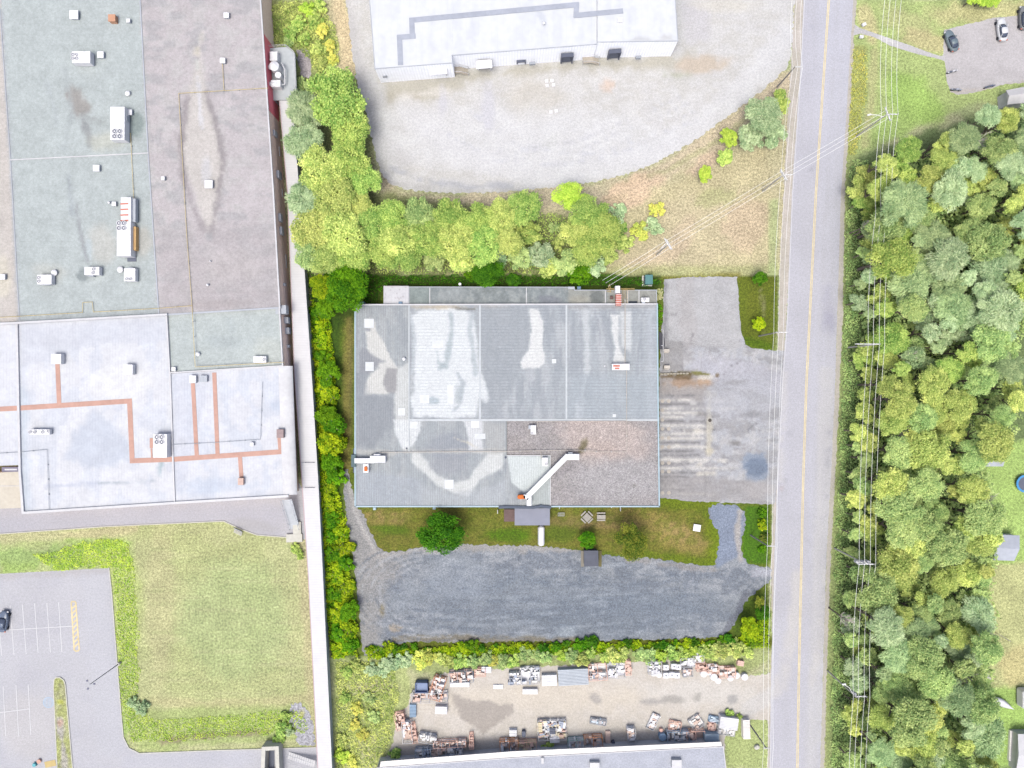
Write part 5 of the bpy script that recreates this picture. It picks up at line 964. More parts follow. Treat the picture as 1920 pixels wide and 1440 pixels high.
vent(757, 673, ZM, 'small round black-topped vent beside the western ridge cap', r=.35, mat=m_hvac); vent(762, 841, ZM, 'tiny dark drain vent where the white roof stains meet', r=.16, h=.3, mat=m_dark); vent(948, 858, ZM, 'tiny dark vent at the west corner of the pale green roof', r=.2, h=.3, mat=m_dark); vent(1134, 686, ZM, 'tiny white vent just west of the rusty-ended unit', r=.16, h=.4)
m_pw = paint('pale_pipe', (236, 226, 214), .6)
pipe([(1172, 560), (1172, 682)], ZM + .1, 'double pale pipe running south over the eastern metal roof to the rusty-ended unit', m_pw, .07); pipe([(1175, 692), (1175, 788), (1175, 847), (1090, 847)], ZM + .1, 'thin pale pipe from the rusty-ended unit over the gravel roof', m_pw, .05); pipe([(712, 848), (950, 846), (1075, 844), (1120, 844)], ZM + .1, 'long thin pale pipe running west to east across the south half of the roof', m_pw, .05); pipe([(1008, 790), (1008, 800)], ZM + .1, 'short pale pipe dropping to the fan unit on the gravel roof', m_pw, .05, False); pipe([(1014, 845), (1015, 860)], ZM + .1, 'short pale pipe dropping to the unit on the pale green roof', m_pw, .05, False); pipe([(1008, 790), (1174, 789)], ZM + .05, 'thin pale pipe along the north edge of the gravel roof', m_pw, .04, False)
# wall bits
for x, y, lb in ((702, 954, 'small pale hood on the south wall near the south-west corner'), (814, 953, 'small pale hood on the south wall above the big round tree')): c = P(x, y, 2.2); one('wall_hood', MB().box((c[0], c[1], 1.4), (.55, .5, .8)), m_lblue, lb, 'hood')
for i, (x, y) in enumerate(((933, 960), (1049, 953), (1147, 951), (1164, 955))): c = P(x, y, 1); one('downpipe', MB().box((c[0], c[1], 0), (.12, .8 if i in (0, 3) else .4, .8)), m_trimw, ['white downpipe end just west of the timber deck', 'short white downpipe end east of the porch', 'short white downpipe end north of the picnic tables', 'white downpipe end east of the picnic tables'][i], 'downpipe')
cg = thing('white_door_frame', 'tall white pipe frame against the east wall beside the drive', 'frame', P(1237, 650)); mb = MB(); q = [P(1234, 620), P(1238, 620), P(1238, 678), P(1234, 678)]; mb.path([(a[0] + .1, a[1], 2.2) for a in q], .07); [mb.tube((a[0] + .1, a[1], 0), (a[0] + .1, a[1], 2.2), .06) for a in q[1:3]]; mb.tube((q[1][0] + .1, (q[1][1] + q[2][1]) / 2, 2.2), (q[0][0] + .1, (q[1][1] + q[2][1]) / 2, 2.2), .06); mb.build('frame', m_trimw, cg)
one('dark_ramp', MB().prism(wpts([(1236, 622), (1241, 624), (1246, 634), (1247, 648), (1243, 655), (1236, 655)], .3), 0, .3), paint('dark_ramp_surface', (104, 104, 112), .9), 'dark half-round ramp beside the white pipe frame at the east wall', 'ramp')
for i, (x, y) in enumerate(((1250, 657), (1251, 688))): c = P(x, y, .9); one('concrete_block', MB().box((c[0], c[1], 0), (1.15, .62, .9)).box((c[0], c[1] - .4, 0), (1.0, .16, .55)), paint('cream_concrete', (232, 224, 214), .9), 'cream oblong concrete block by the east wall, the %s of two' % ('northern' if i == 0 else 'southern'), 'block', 'cream blocks by the east wall', bevel=.03)
mb = MB()
for x0 in range(1240, 1290, 6): c = P(x0, 701 - (x0 - 1240) * .02); mb.rbox((c[0], c[1], 0), (.6, .4, .35), r=.15, top=.1)
one('kerb_stones', mb, paint('pale_stones', (196, 188, 170), .9), 'row of low pale kerb stones crossing the yard from the east wall', 'kerb stones')
for i, y in enumerate((752, 769, 787, 804, 821, 838, 868, 884, 924)):
    for j, x in enumerate((1242, 1254)):
        if (i, j) in ((1, 1), (2, 1)): continue
        c = P(x, y); one('bollard_base', MB().ring((c[0], c[1], 0), .2, .38, .06, 14).cyl((c[0], c[1], 0), .2, .1, 12), paint('bollard_ring', (214, 206, 196), .9), 'round pale bollard base in the rows beside the loading wall', 'bollard base', 'bollard bases by the loading wall')
c = P(1331, 788); one('manhole_cover', MB().cyl((c[0], c[1], 0), .36, .05, 16), paint('cast_iron', (96, 90, 84), .7), 'dark round manhole cover in the pale strip of the east yard', 'manhole cover')
# garden furniture south of the factory
m_wood = paint('bleached_wood', (208, 202, 194), .9)
def picnic(px, py, rot, label, sq=False):
    c = P(px, py); t = thing('picnic_table', label, 'picnic table', c); ca, sa = vec(rot)
    def L(x, y): return c[0] + x * ca - y * sa, c[1] + x * sa + y * ca
    if sq:
        mb = MB()
        for k in range(7): x, y = L(0, -.6 + .2 * k); mb.box((x, y, .72), (1.35, .17, .05), rot)
        mb.build('tabletop', m_wood, t)
        for a in range(4):
            r2 = rot + a * math.pi / 2; x, y = c[0] + 1.02 * math.cos(r2), c[1] + 1.02 * math.sin(r2); MB().box((x, y, .42), (.28, 1.3, .05), r2).build('seat', m_wood, t)
        for s_ in (-.4, .4): x, y = L(s_, 0); MB().box((x, y, 0), (.1, 1.2, .72), rot).build('leg', m_galv, t)
    else:
        mb = MB()
        for k in range(4): x, y = L(0, -.3 + .2 * k); mb.box((x, y, .72), (1.7, .18, .05), rot)
        mb.build('tabletop', m_wood, t)
        for s_ in (-.72, .72): x, y = L(0, s_); MB().box((x, y, .42), (1.7, .26, .05), rot).build('seat', m_wood, t)
        for s_ in (-.6, .6): x, y = L(s_, 0); MB().box((x, y, .38), (.08, 1.5, .06), rot).box((x, y, 0), (.08, .8, .7), rot).build('leg', m_galv, t)
picnic(1100, 969, math.pi / 4, 'square picnic table with four benches turned as a diamond', True); picnic(1126.5, 968, 0, 'oblong wooden picnic table east of the diamond table')
bk = thing('bike_rack', 'low white bar bike rack west of the picnic tables', 'bike rack', P(1052, 964)); c = P(1052, 964); mb = MB()
for s_ in (-.35, .35): mb.tube((c[0] - .65, c[1] + s_, .5 if s_ > 0 else .1), (c[0] + .65, c[1] + s_, .5 if s_ > 0 else .1), .035)
for k in range(6): x = c[0] - .6 + .24 * k; mb.tube((x, c[1] - .35, .1), (x, c[1] + .35, .5), .035)
mb.build('frame', m_trimw, bk)
c = P(1307, 990, .5); wb = thing('well_box', 'white square lidded box standing alone on the dry lawn', 'box', (c[0], c[1], 0)); MB().box((c[0], c[1], 0), (1.3, 1.2, .35), -.15).build('base', m_curb, wb); MB().box((c[0], c[1], .36), (1.45, 1.35, .1), -.15).build('lid', m_hvac, wb); MB().box((c[0] + .05, c[1], .46), (.06, .35, .05), -.15).build('handle', m_dark, wb)
c = P(1108.5, 1047, 2.2); sh = thing('small_shed', 'dark grey square flat-roofed shed at the edge of the blue gravel lot', 'shed', (c[0], c[1], 0)); MB().box((c[0], c[1], 0), (2.6, 2.8, 2.1)).build('wall', m_dsid, sh)
m_sr = paint('dark_grey_roofing', (112, 116, 130), .8); mb = MB(); mb.box((c[0], c[1], 2.1), (2.8, 3.1, .14)); mb.box((c[0], c[1], 2.24), (2.2, 2.5, .05)); mb.box((c[0], c[1], 2.29), (1.5, 1.7, .05)); mb.build('roof', m_sr, sh, bevel=.02)
for x, y, lb in ((1092, 1047, 'pale gravel-filled planter west of the dark shed'), (1125, 1047, 'mossy planter strip east of the dark shed')): c = P(x, y); one('planter', MB().box((c[0], c[1], 0), (.6, 3.2, .25)), paint('planter_' + str(x), (166, 160, 148) if x < 1100 else (128, 122, 84), .9), lb, 'planter')
c = P(1217, 524, 1.4); tf = thing('transformer_box', 'teal green metal transformer cabinet on a pale base north of the annex', 'transformer', (c[0], c[1], 0)); MB().box((c[0] - .15, c[1] - .1, 0), (2.0, 2.1, .2)).build('base', m_curb, tf); MB().rbox((c[0], c[1], .2), (1.5, 1.9, 1.2), r=.06, top=.05).build('cabinet', paint('teal_green', (100, 156, 156), .5), tf); 
for k in (-.5, 0, .5): MB().box((c[0] - .82, c[1] + k, .4), (.14, .35, .8)).build('fin', m_dsid, tf)

# ============================================================= SOUTH NEIGHBOUR
sb = thing('storage_hall', 'long hall with a grey shingle roof and white north wall at the bottom edge', 'hall', P(1040, 1430))
ZS = 4.0; SB = [(706, 1440), (960, 1421), (1356, 1400), (1361, 1440), (1370, 1640), (700, 1660)]
m_shg = surf('grey_shingles', None, grain=3, amt=.12, med=.5, mamt=.05, bump=.4, speck=.1)
sheet('roof', SB, ZS, (204, 208, 220), [('n', (20, 10, .55), (196, 200, 212), .6, 8, 0)], m_shg, step=6, parent=sb)
walls(sb, SB, ZS, m_trimw, drop=.03); trim(sb, [(706, 1440), (960, 1421), (1356, 1400), (1361, 1440)], ZS, .16, .08, m_trimw, 'eave', closed=False)
for x, y in ((1115, 1438), (1269, 1433)): hv = P(x, y, ZS + .9); MB().box((hv[0], hv[1], ZS), (1.9, 1.6, .9)).build('chimney', m_trimw, sb)
mb = MB(); c = P(1017, 1424, ZS); mb.box((c[0], c[1], ZS), (.5, 1.1, .5)); mb.build('vent_pipe', m_trimw, sb)
m_tarp = paint('white_canvas', (246, 242, 238), .9, f=1.4)
MB().prism(wpts([(714, 1428), (960, 1409), (1352, 1391), (1354, 1400.2), (960, 1420.2), (712, 1438.6)], 3.95), 3.87, 3.95).build('awning', m_tarp, sb)
# stored goods
m_fr = {'rust': paint('rust_steel', (234, 188, 170), .7, amt=.15, f=1.5), 'white': paint('white_steel', (236, 236, 240), .6), 'blue': paint('pale_blue_steel', (166, 196, 226), .6), 'teal': paint('teal_steel', (156, 206, 200), .6), 'grey': m_galv, 'orange': paint('orange_steel', (242, 168, 118), .6), 'dark': m_blk}
m_goods = [paint('goods_%d' % i, c_, .8, amt=.1, f=1.35) for i, c_ in enumerate([(240, 237, 234), (232, 206, 192), (222, 222, 228), (238, 224, 190), (204, 200, 202), (228, 194, 180), (246, 246, 250), (176, 184, 200), (208, 224, 238)])]
def rack(px, py, w, d, rot, frame, label, goods=(0, 1, 4), h=1.6, group='steel racks and crates in the storage yard'):
    c = P(px, py, h); W, D = w * S, d * S; rot = R(rot); ca, sa = vec(rot); rnd = random.Random(px * 7 + py)
    t = thing('storage_rack', label, 'rack', (c[0], c[1], 0), group)
    L = lambda x, y, z: (c[0] + x * ca - y * sa, c[1] + x * sa + y * ca, z)
    mb = MB()
    n = max(1, round(W / 1.6)); 
    for i in range(n + 1):
        x = -W / 2 + W * i / n
        for y in (-D / 2, D / 2): mb.tube(L(x, y, 0), L(x, y, h), .05)
        for z in (.15, h): mb.tube(L(x, -D / 2, z), L(x, D / 2, z), .05)
    for y in (-D / 2, D / 2):
        for z in (.15, h * .55, h): mb.tube(L(-W / 2, y, z), L(W / 2, y, z), .05)
    mb.build('frame', m_fr[frame], t)
    for gi in goods:
        mb = MB(); mb.box(L(0, 0, .08 + .02 * goods.index(gi)), (W * .96, D * .94, .07), rot)
        for k in range(max(7, int(W * D * .8))):
            a, b = rnd.uniform(.25, 1.1), rnd.uniform(.15, .6); x, y = rnd.uniform(-W / 2 + .2, W / 2 - .2), rnd.uniform(-D / 2 + .15, D / 2 - .15)
            mb.box(L(x, y, .14), (a, b, rnd.uniform(.55, .95) * h - .14), rot + rnd.choice((0, 0, 1.57, rnd.uniform(-.3, .3))))
        mb.build('stored_parts', m_goods[gi], t)
    return t
def stack(px, py, w, d, h, mat, label, rot=0, slats=True, name='pallet_stack', cat='stack', group=None):
    c = P(px, py, h); W, D = w * S, d * S; mb = MB(); rot = R(rot); ca, sa = vec(rot); t = thing(name, label, cat, (c[0], c[1], 0), group)
    nl = max(1, int(h / .2))
    for l in range(nl): mb.box((c[0], c[1], l * h / nl), (W * (.97 if l % 2 else 1), D * (.96 if l % 2 else 1), h / nl * .8), rot)
    mb.build('load', mat, t); mb = MB(); n = max(2, int(D / .28))
    for k in range(n): y = -D / 2 + D * (k + .5) / n; mb.box((c[0] - y * sa, c[1] + y * ca, h - .02), (W, D / n * .7, .05), rot)
    mb.build('slats' if slats else 'cover', mat, t); return t
def drum(px, py, r, h, mat, label, group='white drums at the north edge of the storage yard'):
    c = P(px, py, h); t = thing('plastic_drum', label, 'drum', (c[0], c[1], 0), group)
    MB().cyl(c[:2] + (0,), r, h * .94, 18).ring(c[:2] + (h * .5,), r * .98, r * 1.04, .06, 18).build('shell', mat, t); MB().cyl(c[:2] + (h * .94,), r * .9, .05, 18, r * .8).build('lid', mat, t)
def tote(px, py, label, rot=0, w=1.1, mat=None):
    c = P(px, py, 1.1); t = thing('liquid_tote', label, 'tote', (c[0], c[1], 0), 'white square totes in the storage yard'); MB().rbox((c[0], c[1], .15), (w, w, .95), R(rot), r=.12, top=.08).build('tank', mat or m_hvac, t)
    MB().box((c[0], c[1], 0), (w * 1.05, w * 1.05, .14), R(rot)).build('pallet', m_wood, t); MB().cyl((c[0], c[1], 1.1), .14, .06, 12).build('cap', m_dark, t)
rack(820, 1292, 22, 42, -18, 'orange', 'leaning orange and white rack with many rungs, at the west end of the stored goods', (5, 0, 6)); rack(812, 1288, 8, 36, -18, 'rust', 'narrow red-brown beam bundle just west of the orange rack', (5,), h=1.0)
t = thing('waste_container', 'dark blue open container beside the narrow beam bundle', 'container', P(790, 1290)); c = P(790, 1290, 1.6); mb = MB()
for sx, sy, w, d in ((0, -.95, 2.5, .1), (0, .95, 2.5, .1), (-1.2, 0, .1, 2.0), (1.2, 0, .1, 2.0)): mb.box((c[0] + sx, c[1] + sy, 0), (w, d, 1.6))
mb.build('body', paint('navy_blue_steel', (120, 138, 184), .6), t); MB().box((c[0], c[1], 0), (2.4, 1.9, .9)).build('load', paint('blue_lining', (166, 184, 222), .8), t)
rack(805, 1309, 66, 18, 0, 'white', 'long white-framed bin full of rusty pieces below the dark blue container', (1, 5, 4)); rack(865, 1270, 44, 20, 3, 'grey', 'open grey trough with rusty scrap near the hedge', (1, 0, 5)); stack(862, 1284, 36, 9, .8, m_goods[6], 'white board stack along the south side of the grey trough')
t = stack(827, 1332, 22, 14, 1.2, m_goods[6], 'white box crate with dark frame standing alone west of the heart-shaped stain', -2, False, 'crate', 'crate'); stack(774, 1333, 12, 24, .7, m_fr['blue'], 'pale blue tall panel stack below the long white-framed bin', 0, False)
rack(750, 1354, 18, 30, 12, 'rust', 'tilted rusty rack at the far west of the lower row', (1, 5)); rack(763, 1374, 18, 40, 4, 'white', 'white and rust rack south-east of the tilted rusty one', (6, 1)); rack(775, 1376, 10, 36, 12, 'rust', 'thin rust-brown frame leaning beside the white and rust rack', (5,), h=1.2); rack(800, 1387, 30, 14, -10, 'white', 'small white wire rack north of the blue-framed bins', (0, 6))
for i, (x, y, w, d, f, g, lb) in enumerate([(793, 1416, 28, 20, 'blue', (2, 7, 0), 'blue-framed bin, westernmost against the white awning'), (822, 1414, 28, 20, 'white', (1, 5, 0), 'white-framed bin of reddish pieces, second from the west against the awning'), (852, 1412, 32, 20, 'grey', (7, 0, 6), 'grey-framed bin of mixed pale pieces, third from the west against the awning'), (843, 1397, 60, 10, 'rust', (1, 0, 4), 'long low rust row of scrap behind the grey-framed bin'),
        (884, 1392, 7, 26, 'rust', (5,), 'slender rusty upright bundle east of the grey-framed bin'), (955, 1402, 34, 24, 'orange', (6, 1), 'orange-framed bin of white boards left of the brown slatted racks'), (988, 1404, 36, 24, 'rust', (5, 1, 3), 'brown slatted rack against the awning, west of the mixed pallet square'), (1081, 1400, 30, 24, 'teal', (1, 6), 'teal-cornered rack with pink boards, east of the mixed pallet square'), (1113, 1396, 34, 26, 'orange', (5, 4, 1), 'orange-cornered rack full of brown pieces beside the teal one'),
        (1272, 1386, 40, 26, 'blue', (2, 0, 4), 'blue-framed rack with a white board, against the east part of the awning'), (1305, 1384, 34, 24, 'rust', (5, 1), 'red-brown slatted rack next to the pale blue sheet')]):
    rack(x, y, w, d, 3, f, lb, g)
rack(1035, 1370, 52, 36, 2, 'white', 'square cluster of mixed white, black and yellow pallets in the lower row', (0, 3, 7, 5, 6), h=1.2); stack(1036, 1371, 11, 12, 1.3, m_blk, 'black square pallet in the centre of the mixed cluster', 2); stack(1012, 1364, 9, 18, 1.1, m_goods[3], 'yellow-tan upright pallet at the west of the mixed cluster', 2); stack(1040, 1388, 18, 10, 1.0, m_goods[6], 'white pallet pair at the south of the mixed cluster', 2)
c = P(982, 1377, .9); one('barrel', MB().rbox((c[0], c[1], 0), (.8, 1.2, .9), r=.3), m_blk, 'small dark grey bin standing alone west of the mixed cluster', 'bin'); stack(962, 1375, 14, 12, .9, m_goods[6], 'white square board stack west of the small dark bin')
rack(1122, 1354, 30, 10, -8, 'grey', 'small grey and green trolley alone in the middle of the yard', (8, 4), h=.8); stack(1140, 1384, 9, 26, .5, m_goods[1], 'narrow pink plank stack by the awning'); c = P(1150, 1392, .6); one('barrel', MB().cyl(c[:2] + (0,), .32, .7, 14), m_dark, 'small dark round drum beside the pink planks', 'drum')
rack(1185, 1380, 14, 26, 3, 'white', 'narrow white and rust rack between the pink planks and the blue barrel', (1, 6)); drum(1243, 1383, .75, 1.3, m_fr['blue'], 'blue round barrel at the west side of the blue-framed rack', 'coloured barrels in the yard'); drum(1240, 1370, .35, .8, m_fr['rust'], 'small brown drum north of the blue barrel', 'coloured barrels in the yard')
rack(1266, 1362, 22, 16, -10, 'rust', 'small heap of rusty frames north of the blue-framed rack', (1, 5, 0), h=.8); rack(1306, 1356, 22, 22, 35, 'white', 'tilted white and rust frame heap west of the white covered stack', (1, 0), h=.8); rack(1225, 1354, 14, 30, -25, 'white', 'scattered pale slatted frame leaning in the middle east of the yard', (1, 6), h=.6)
stack(1335, 1388, 26, 22, 1.8, paint('pale_blue_sheet', (206, 228, 244), .7), 'pale blue covered stack at the east end of the awning', 0, False); stack(1367, 1357, 34, 22, 1.5, m_hvac, 'white covered stack with blue edges on the grass by the lane', -8, False); rack(1362, 1373, 32, 12, -8, 'white', 'white lattice rack with plants growing through, south of the covered stack', (6, 0), h=.8); stack(1400, 1368, 13, 36, 1.3, m_tarp, 'tall white ribbed pallet stack, easternmost in the lower row', 2)
rack(1340, 1350, 20, 10, -12, 'blue', 'small blue-grey frame at the north-west of the covered stack', (8,), h=.8); rack(1335, 1362, 12, 14, -5, 'rust', 'small red-brown crate west of the covered stack', (5,), h=.8)
for x, y, w, d, f, g, lb in [(966, 1273, 22, 22, 'white', (6, 7, 0), 'white frame rack with dark slots, westernmost under the hedge'), (995, 1268, 34, 30, 'white', (0, 7, 6), 'big white wire rack second under the hedge'), (1121, 1262, 34, 28, 'rust', (5, 1, 0), 'rust-red rack under the hedge, east of the long grey sheet'), (1122, 1268, 30, 13, 'white', (6, 7), 'white slotted rack in front of the rust-red one'), (1156, 1258, 32, 28, 'white', (6, 0, 2), 'white rack of wire baskets east of the rust-red rack'), (1178, 1253, 10, 26, 'rust', (5, 1), 'narrow rust-red column rack next to the wire baskets'),
        (1228, 1253, 24, 22, 'white', (6, 0, 2), 'white tangle of wire frames at the middle of the hedge row'), (1290, 1243, 26, 16, 'white', (6, 2), 'white wire tangle directly under the hedge, north of the totes'), (1290, 1262, 18, 14, 'grey', (2, 1), 'small grey and brown rack between the totes'), (1316, 1252, 18, 14, 'rust', (5,), 'dark red crate rack east of the totes'), (1338, 1256, 20, 14, 'rust', (1, 6), 'pink and white open rack north of the drum row'), (1364, 1262, 30, 18, 'rust', (1, 5, 0), 'pinkish slatted rack north of the easternmost drums'), (900, 1262, 20, 14, 'rust', (1,), 'thin rusty rack close to the hedge, west of the white boards'), (1310, 1236, 20, 12, 'white', (6, 0), 'highest white wire frame under the hedge')]:
    rack(x, y, w, d, 3, f, lb, g, h=1.4)
stack(1075, 1270, 56, 30, 1.2, paint('grey_blue_sheeting', (222, 230, 240), .7), 'long pale grey-blue sheeted stack in the hedge row', 3, False); stack(1030, 1276, 28, 20, 1.1, m_hvac, 'white square covered pallet west of the sheeted stack', 2, False); stack(994, 1297, 28, 10, .8, m_hvac, 'white low box with a grey slot in front of the big wire rack', 0, False); stack(912, 1256, 18, 12, .8, m_goods[6], 'white board stack under the hedge near the grey trough', 0, False); stack(934, 1288, 18, 8, .3, m_goods[6], 'low white sheet stack standing in the sand west of the wire racks', 0); stack(1229, 1262, 14, 12, 1.0, m_goods[6], 'white box stack below the wire tangle', 0)
for i, (x, y) in enumerate([(1249, 1267), (1260, 1266), (1272, 1251), (1264, 1250), (1270, 1267), (1249, 1252), (1259, 1273)][:6]): tote(x, y, 'white square plastic tote, %s' % ['front row west', 'front row middle', 'back row east', 'back row middle', 'front row east', 'back row west'][i], 2)
for i, (x, y, r_) in enumerate([(1249, 1263, .0), (1320, 1264, .65), (1339, 1270, .7), (1347, 1277, .6), (1370, 1272, .6), (1382, 1267, .6), (1397, 1270, .65), (1330, 1262, .5), (1298, 1245, .5), (1236, 1266, .55)][1:]): drum(x, y, r_, 1.0, m_hvac, 'white round drum, %s' % ['just east of the small grey rack', 'in front of the pink open rack', 'southernmost of all drums', 'west of the last pair', 'second from the east end', 'at the far east end of the row', 'behind the pink rack', 'among the wire tangle', 'west of the totes'][i])
stack(1389, 1244, 12, 10, .8, m_goods[5], 'small reddish pallet lying on the grass north of the drums', -10); stack(1430 - 8, 1388, 1, 1, .1, m_goods[0], 'tiny pale marker stone on the grass near the lane') if False else None
c = P(1407, 1404); one('boulder', MB().rbox((c[0] + 1.2, c[1] + .5, 0), (1.1, .9, .6), .4, r=.4, top=.25), m_curb, 'pale boulder on the grass by the guy wire near the bottom right of the yard', 'boulder')

# ============================================================= VEGETATION
def crown_mesh(name, R0, lobes, leaves, leaf, flat=.75, seed=0, shape='round'):
    rs = np.random.RandomState(seed); L = []
    for i in range(lobes):
        if i == 0: p = np.array([0, 0, .1]); r = .5
        else:
            a = rs.rand() * 2 * math.pi; e = rs.rand() ** .7; rad = .72 * math.sqrt(rs.rand()) + .08
            z = (1 - rad ** 2) * .75 * (rs.rand() * .5 + .5) - .1
            if shape == 'cone': z = (1 - rad) * 1.7 - .3
            p = np.array([rad * math.cos(a), rad * math.sin(a), z * flat]); r = .18 + .2 * rs.rand() * (1.1 - rad * .5)
        L.append((p, r, rs.rand(), rs.rand()))
    w = np.array([l[1] ** 2 for l in L]); w /= w.sum(); ch = rs.choice(len(L), leaves, p=w)
    d = rs.randn(leaves, 3); d[:, 2] += .5; d /= np.linalg.norm(d, axis=1)[:, None]
    c = np.array([L[i][0] for i in ch]); r = np.array([L[i][1] for i in ch]); tone = np.array([L[i][2] for i in ch])
    rr = r * (.72 + .36 * rs.rand(leaves))
    # bumps inside a lobe so that its edge is uneven
    rr *= .9 + .22 * np.sin(d[:, 0] * 7 + tone * 9) * np.cos(d[:, 1] * 8 + tone * 5)
    pos = (c + d * rr[:, None] * np.array([1, 1, .85])) * R0
    nrm = d * .7 + rs.randn(leaves, 3) * .45; nrm[:, 2] += .75; nrm /= np.linalg.norm(nrm, axis=1)[:, None]
    t = np.cross(nrm, rs.randn(leaves, 3)); t /= np.linalg.norm(t, axis=1)[:, None]; b = np.cross(nrm, t)
    sz = leaf * (.6 + .8 * rs.rand(leaves))[:, None]
    ka, kb = .58, .38
    if shape == 'plume':      # long narrow leaves swept outward
        out = pos.copy(); out[:, 2] = np.abs(out[:, 2]) * .2 + .12; out += rs.randn(leaves, 3) * .18; t = out - nrm * (out * nrm).sum(1)[:, None]
        t /= np.linalg.norm(t, axis=1)[:, None] + 1e-6; b = np.cross(nrm, t); ka, kb = 1.05, .24
    q = np.stack([pos - t * sz * ka, pos + b * sz * kb, pos + t * sz * ka, pos - b * sz * kb], 1).reshape(-1, 3)
    me = bpy.data.meshes.new(name); me.from_pydata(q.tolist(), [], np.arange(leaves * 4).reshape(-1, 4).tolist()); me.update()
    tv = np.clip(tone * .6 + (rs.rand(leaves) - .5) * .9 + .2, 0, 1)
    at = me.attributes.new('tone', 'FLOAT', 'POINT'); at.data.foreach_set('value', np.repeat(tv, 4).astype(np.float32)); return me
def trunk_mesh(name, R0, h, seed=0):
    rnd = random.Random(seed); mb = MB(); r = .05 * R0 + .06
    mb.tube((0, 0, 0), (.05 * R0, 0, h * .5), r, r * .75); mb.tube((.05 * R0, 0, h * .5), (0, .05 * R0, h * .85), r * .75, r * .4)
    for k in range(6):
        a = k * 1.05 + rnd.random(); z = h * (.35 + .08 * k); e = (R0 * .6 * math.cos(a), R0 * .6 * math.sin(a), z + R0 * .4); mb.tube((0, 0, z), e, r * .45, r * .15, n=6)
    me = bpy.data.meshes.new(name); me.from_pydata(mb.v, [], mb.f); me.update(); return me
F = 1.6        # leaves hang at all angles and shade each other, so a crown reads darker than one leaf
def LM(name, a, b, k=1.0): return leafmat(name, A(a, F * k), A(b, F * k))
W = 1.6  # leaf colours outside the plot lightened to carry a pale white wash
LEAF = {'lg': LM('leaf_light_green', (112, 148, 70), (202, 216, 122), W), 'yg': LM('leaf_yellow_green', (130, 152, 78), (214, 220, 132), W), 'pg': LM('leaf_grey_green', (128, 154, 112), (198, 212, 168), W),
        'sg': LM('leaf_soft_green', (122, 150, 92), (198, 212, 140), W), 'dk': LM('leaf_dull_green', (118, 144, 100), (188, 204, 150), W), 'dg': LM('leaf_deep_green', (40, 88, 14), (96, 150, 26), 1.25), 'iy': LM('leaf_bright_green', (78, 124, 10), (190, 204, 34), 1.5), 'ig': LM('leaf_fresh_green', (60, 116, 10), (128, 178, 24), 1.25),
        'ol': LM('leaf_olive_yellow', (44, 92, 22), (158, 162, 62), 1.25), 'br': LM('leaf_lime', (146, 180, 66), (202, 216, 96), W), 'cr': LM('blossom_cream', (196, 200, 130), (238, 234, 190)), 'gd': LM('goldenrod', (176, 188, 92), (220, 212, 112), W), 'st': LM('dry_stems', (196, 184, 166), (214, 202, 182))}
CM = {}
for i in range(4): CM['big%d' % i] = crown_mesh('crown', 1, 40 + 12 * (i % 2), 9500, .060, seed=10 + i, flat=.7 + .08 * i)
for i in range(3): CM['wil%d' % i] = crown_mesh('crown', 1, 60, 11000, .06, seed=30 + i, flat=.85, shape='plume')
for i in range(3): CM['med%d' % i] = crown_mesh('crown', 1, 26, 2600, .11, seed=50 + i)
for i in range(3): CM['bus%d' % i] = crown_mesh('crown', 1, 16, 1100, .17, seed=60 + i, flat=.8)
TM = {k: trunk_mesh('trunk', 1, h) for k, h in (('big', 2.1), ('wil', 2.1), ('med', 1.9), ('bus', .7))}
m_bark = surf('bark', A((150, 138, 124)), grain=3, amt=.2, bump=.4)
trnd = random.Random(11)
def tree(px, py, r, kind, leaf, label, h=None, group=None, name=None, cat='tree'):
    """px,py,r = crown centre and radius in the photograph"""
    Rm = r * S; 
    if h is None: h = {'big': 3.0 + Rm * 1.5, 'wil': 3.0 + Rm * 1.5, 'med': 1.5 + Rm * 1.3, 'bus': Rm * .95}[kind]
    c = P(px, py, h * .75); Rm = r * mpp(h * .75)
    nm = name or {'big': 'broadleaf_tree', 'wil': 'willow_tree', 'med': 'young_tree', 'bus': 'bush'}[kind]
    t = thing(nm, label, cat if kind != 'bus' else 'bush', (c[0], c[1], 0), group)
    key = kind + str(trnd.randrange({'big': 4, 'wil': 3, 'med': 3, 'bus': 3}[kind]))
    zc = {'big': h - Rm * .85, 'wil': h - Rm * .95, 'med': h - Rm * .85, 'bus': Rm * .25}[kind]
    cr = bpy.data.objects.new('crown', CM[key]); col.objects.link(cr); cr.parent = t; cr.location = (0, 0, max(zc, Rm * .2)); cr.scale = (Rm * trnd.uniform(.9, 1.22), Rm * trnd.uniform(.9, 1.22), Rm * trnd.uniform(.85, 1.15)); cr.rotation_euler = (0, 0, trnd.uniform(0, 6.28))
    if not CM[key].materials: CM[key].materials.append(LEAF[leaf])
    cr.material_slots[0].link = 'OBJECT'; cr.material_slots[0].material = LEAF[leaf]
    tk_ = bpy.data.objects.new('trunk', TM[kind]); col.objects.link(tk_); tk_.parent = t
    if not TM[kind].materials: TM[kind].materials.append(m_bark)
    sc = h * .8 / {'big': 2.1, 'wil': 2.1, 'med': 1.9, 'bus': .9}[kind]; tk_.scale = (Rm * .9, Rm * .9, sc); return t
LN = {'lg': 'light green', 'yg': 'yellow-green', 'pg': 'grey-green', 'sg': 'soft green', 'dk': 'dull green', 'dg': 'deep green', 'iy': 'bright yellow-green', 'ig': 'fresh green', 'br': 'lime green', 'ol': 'olive'}
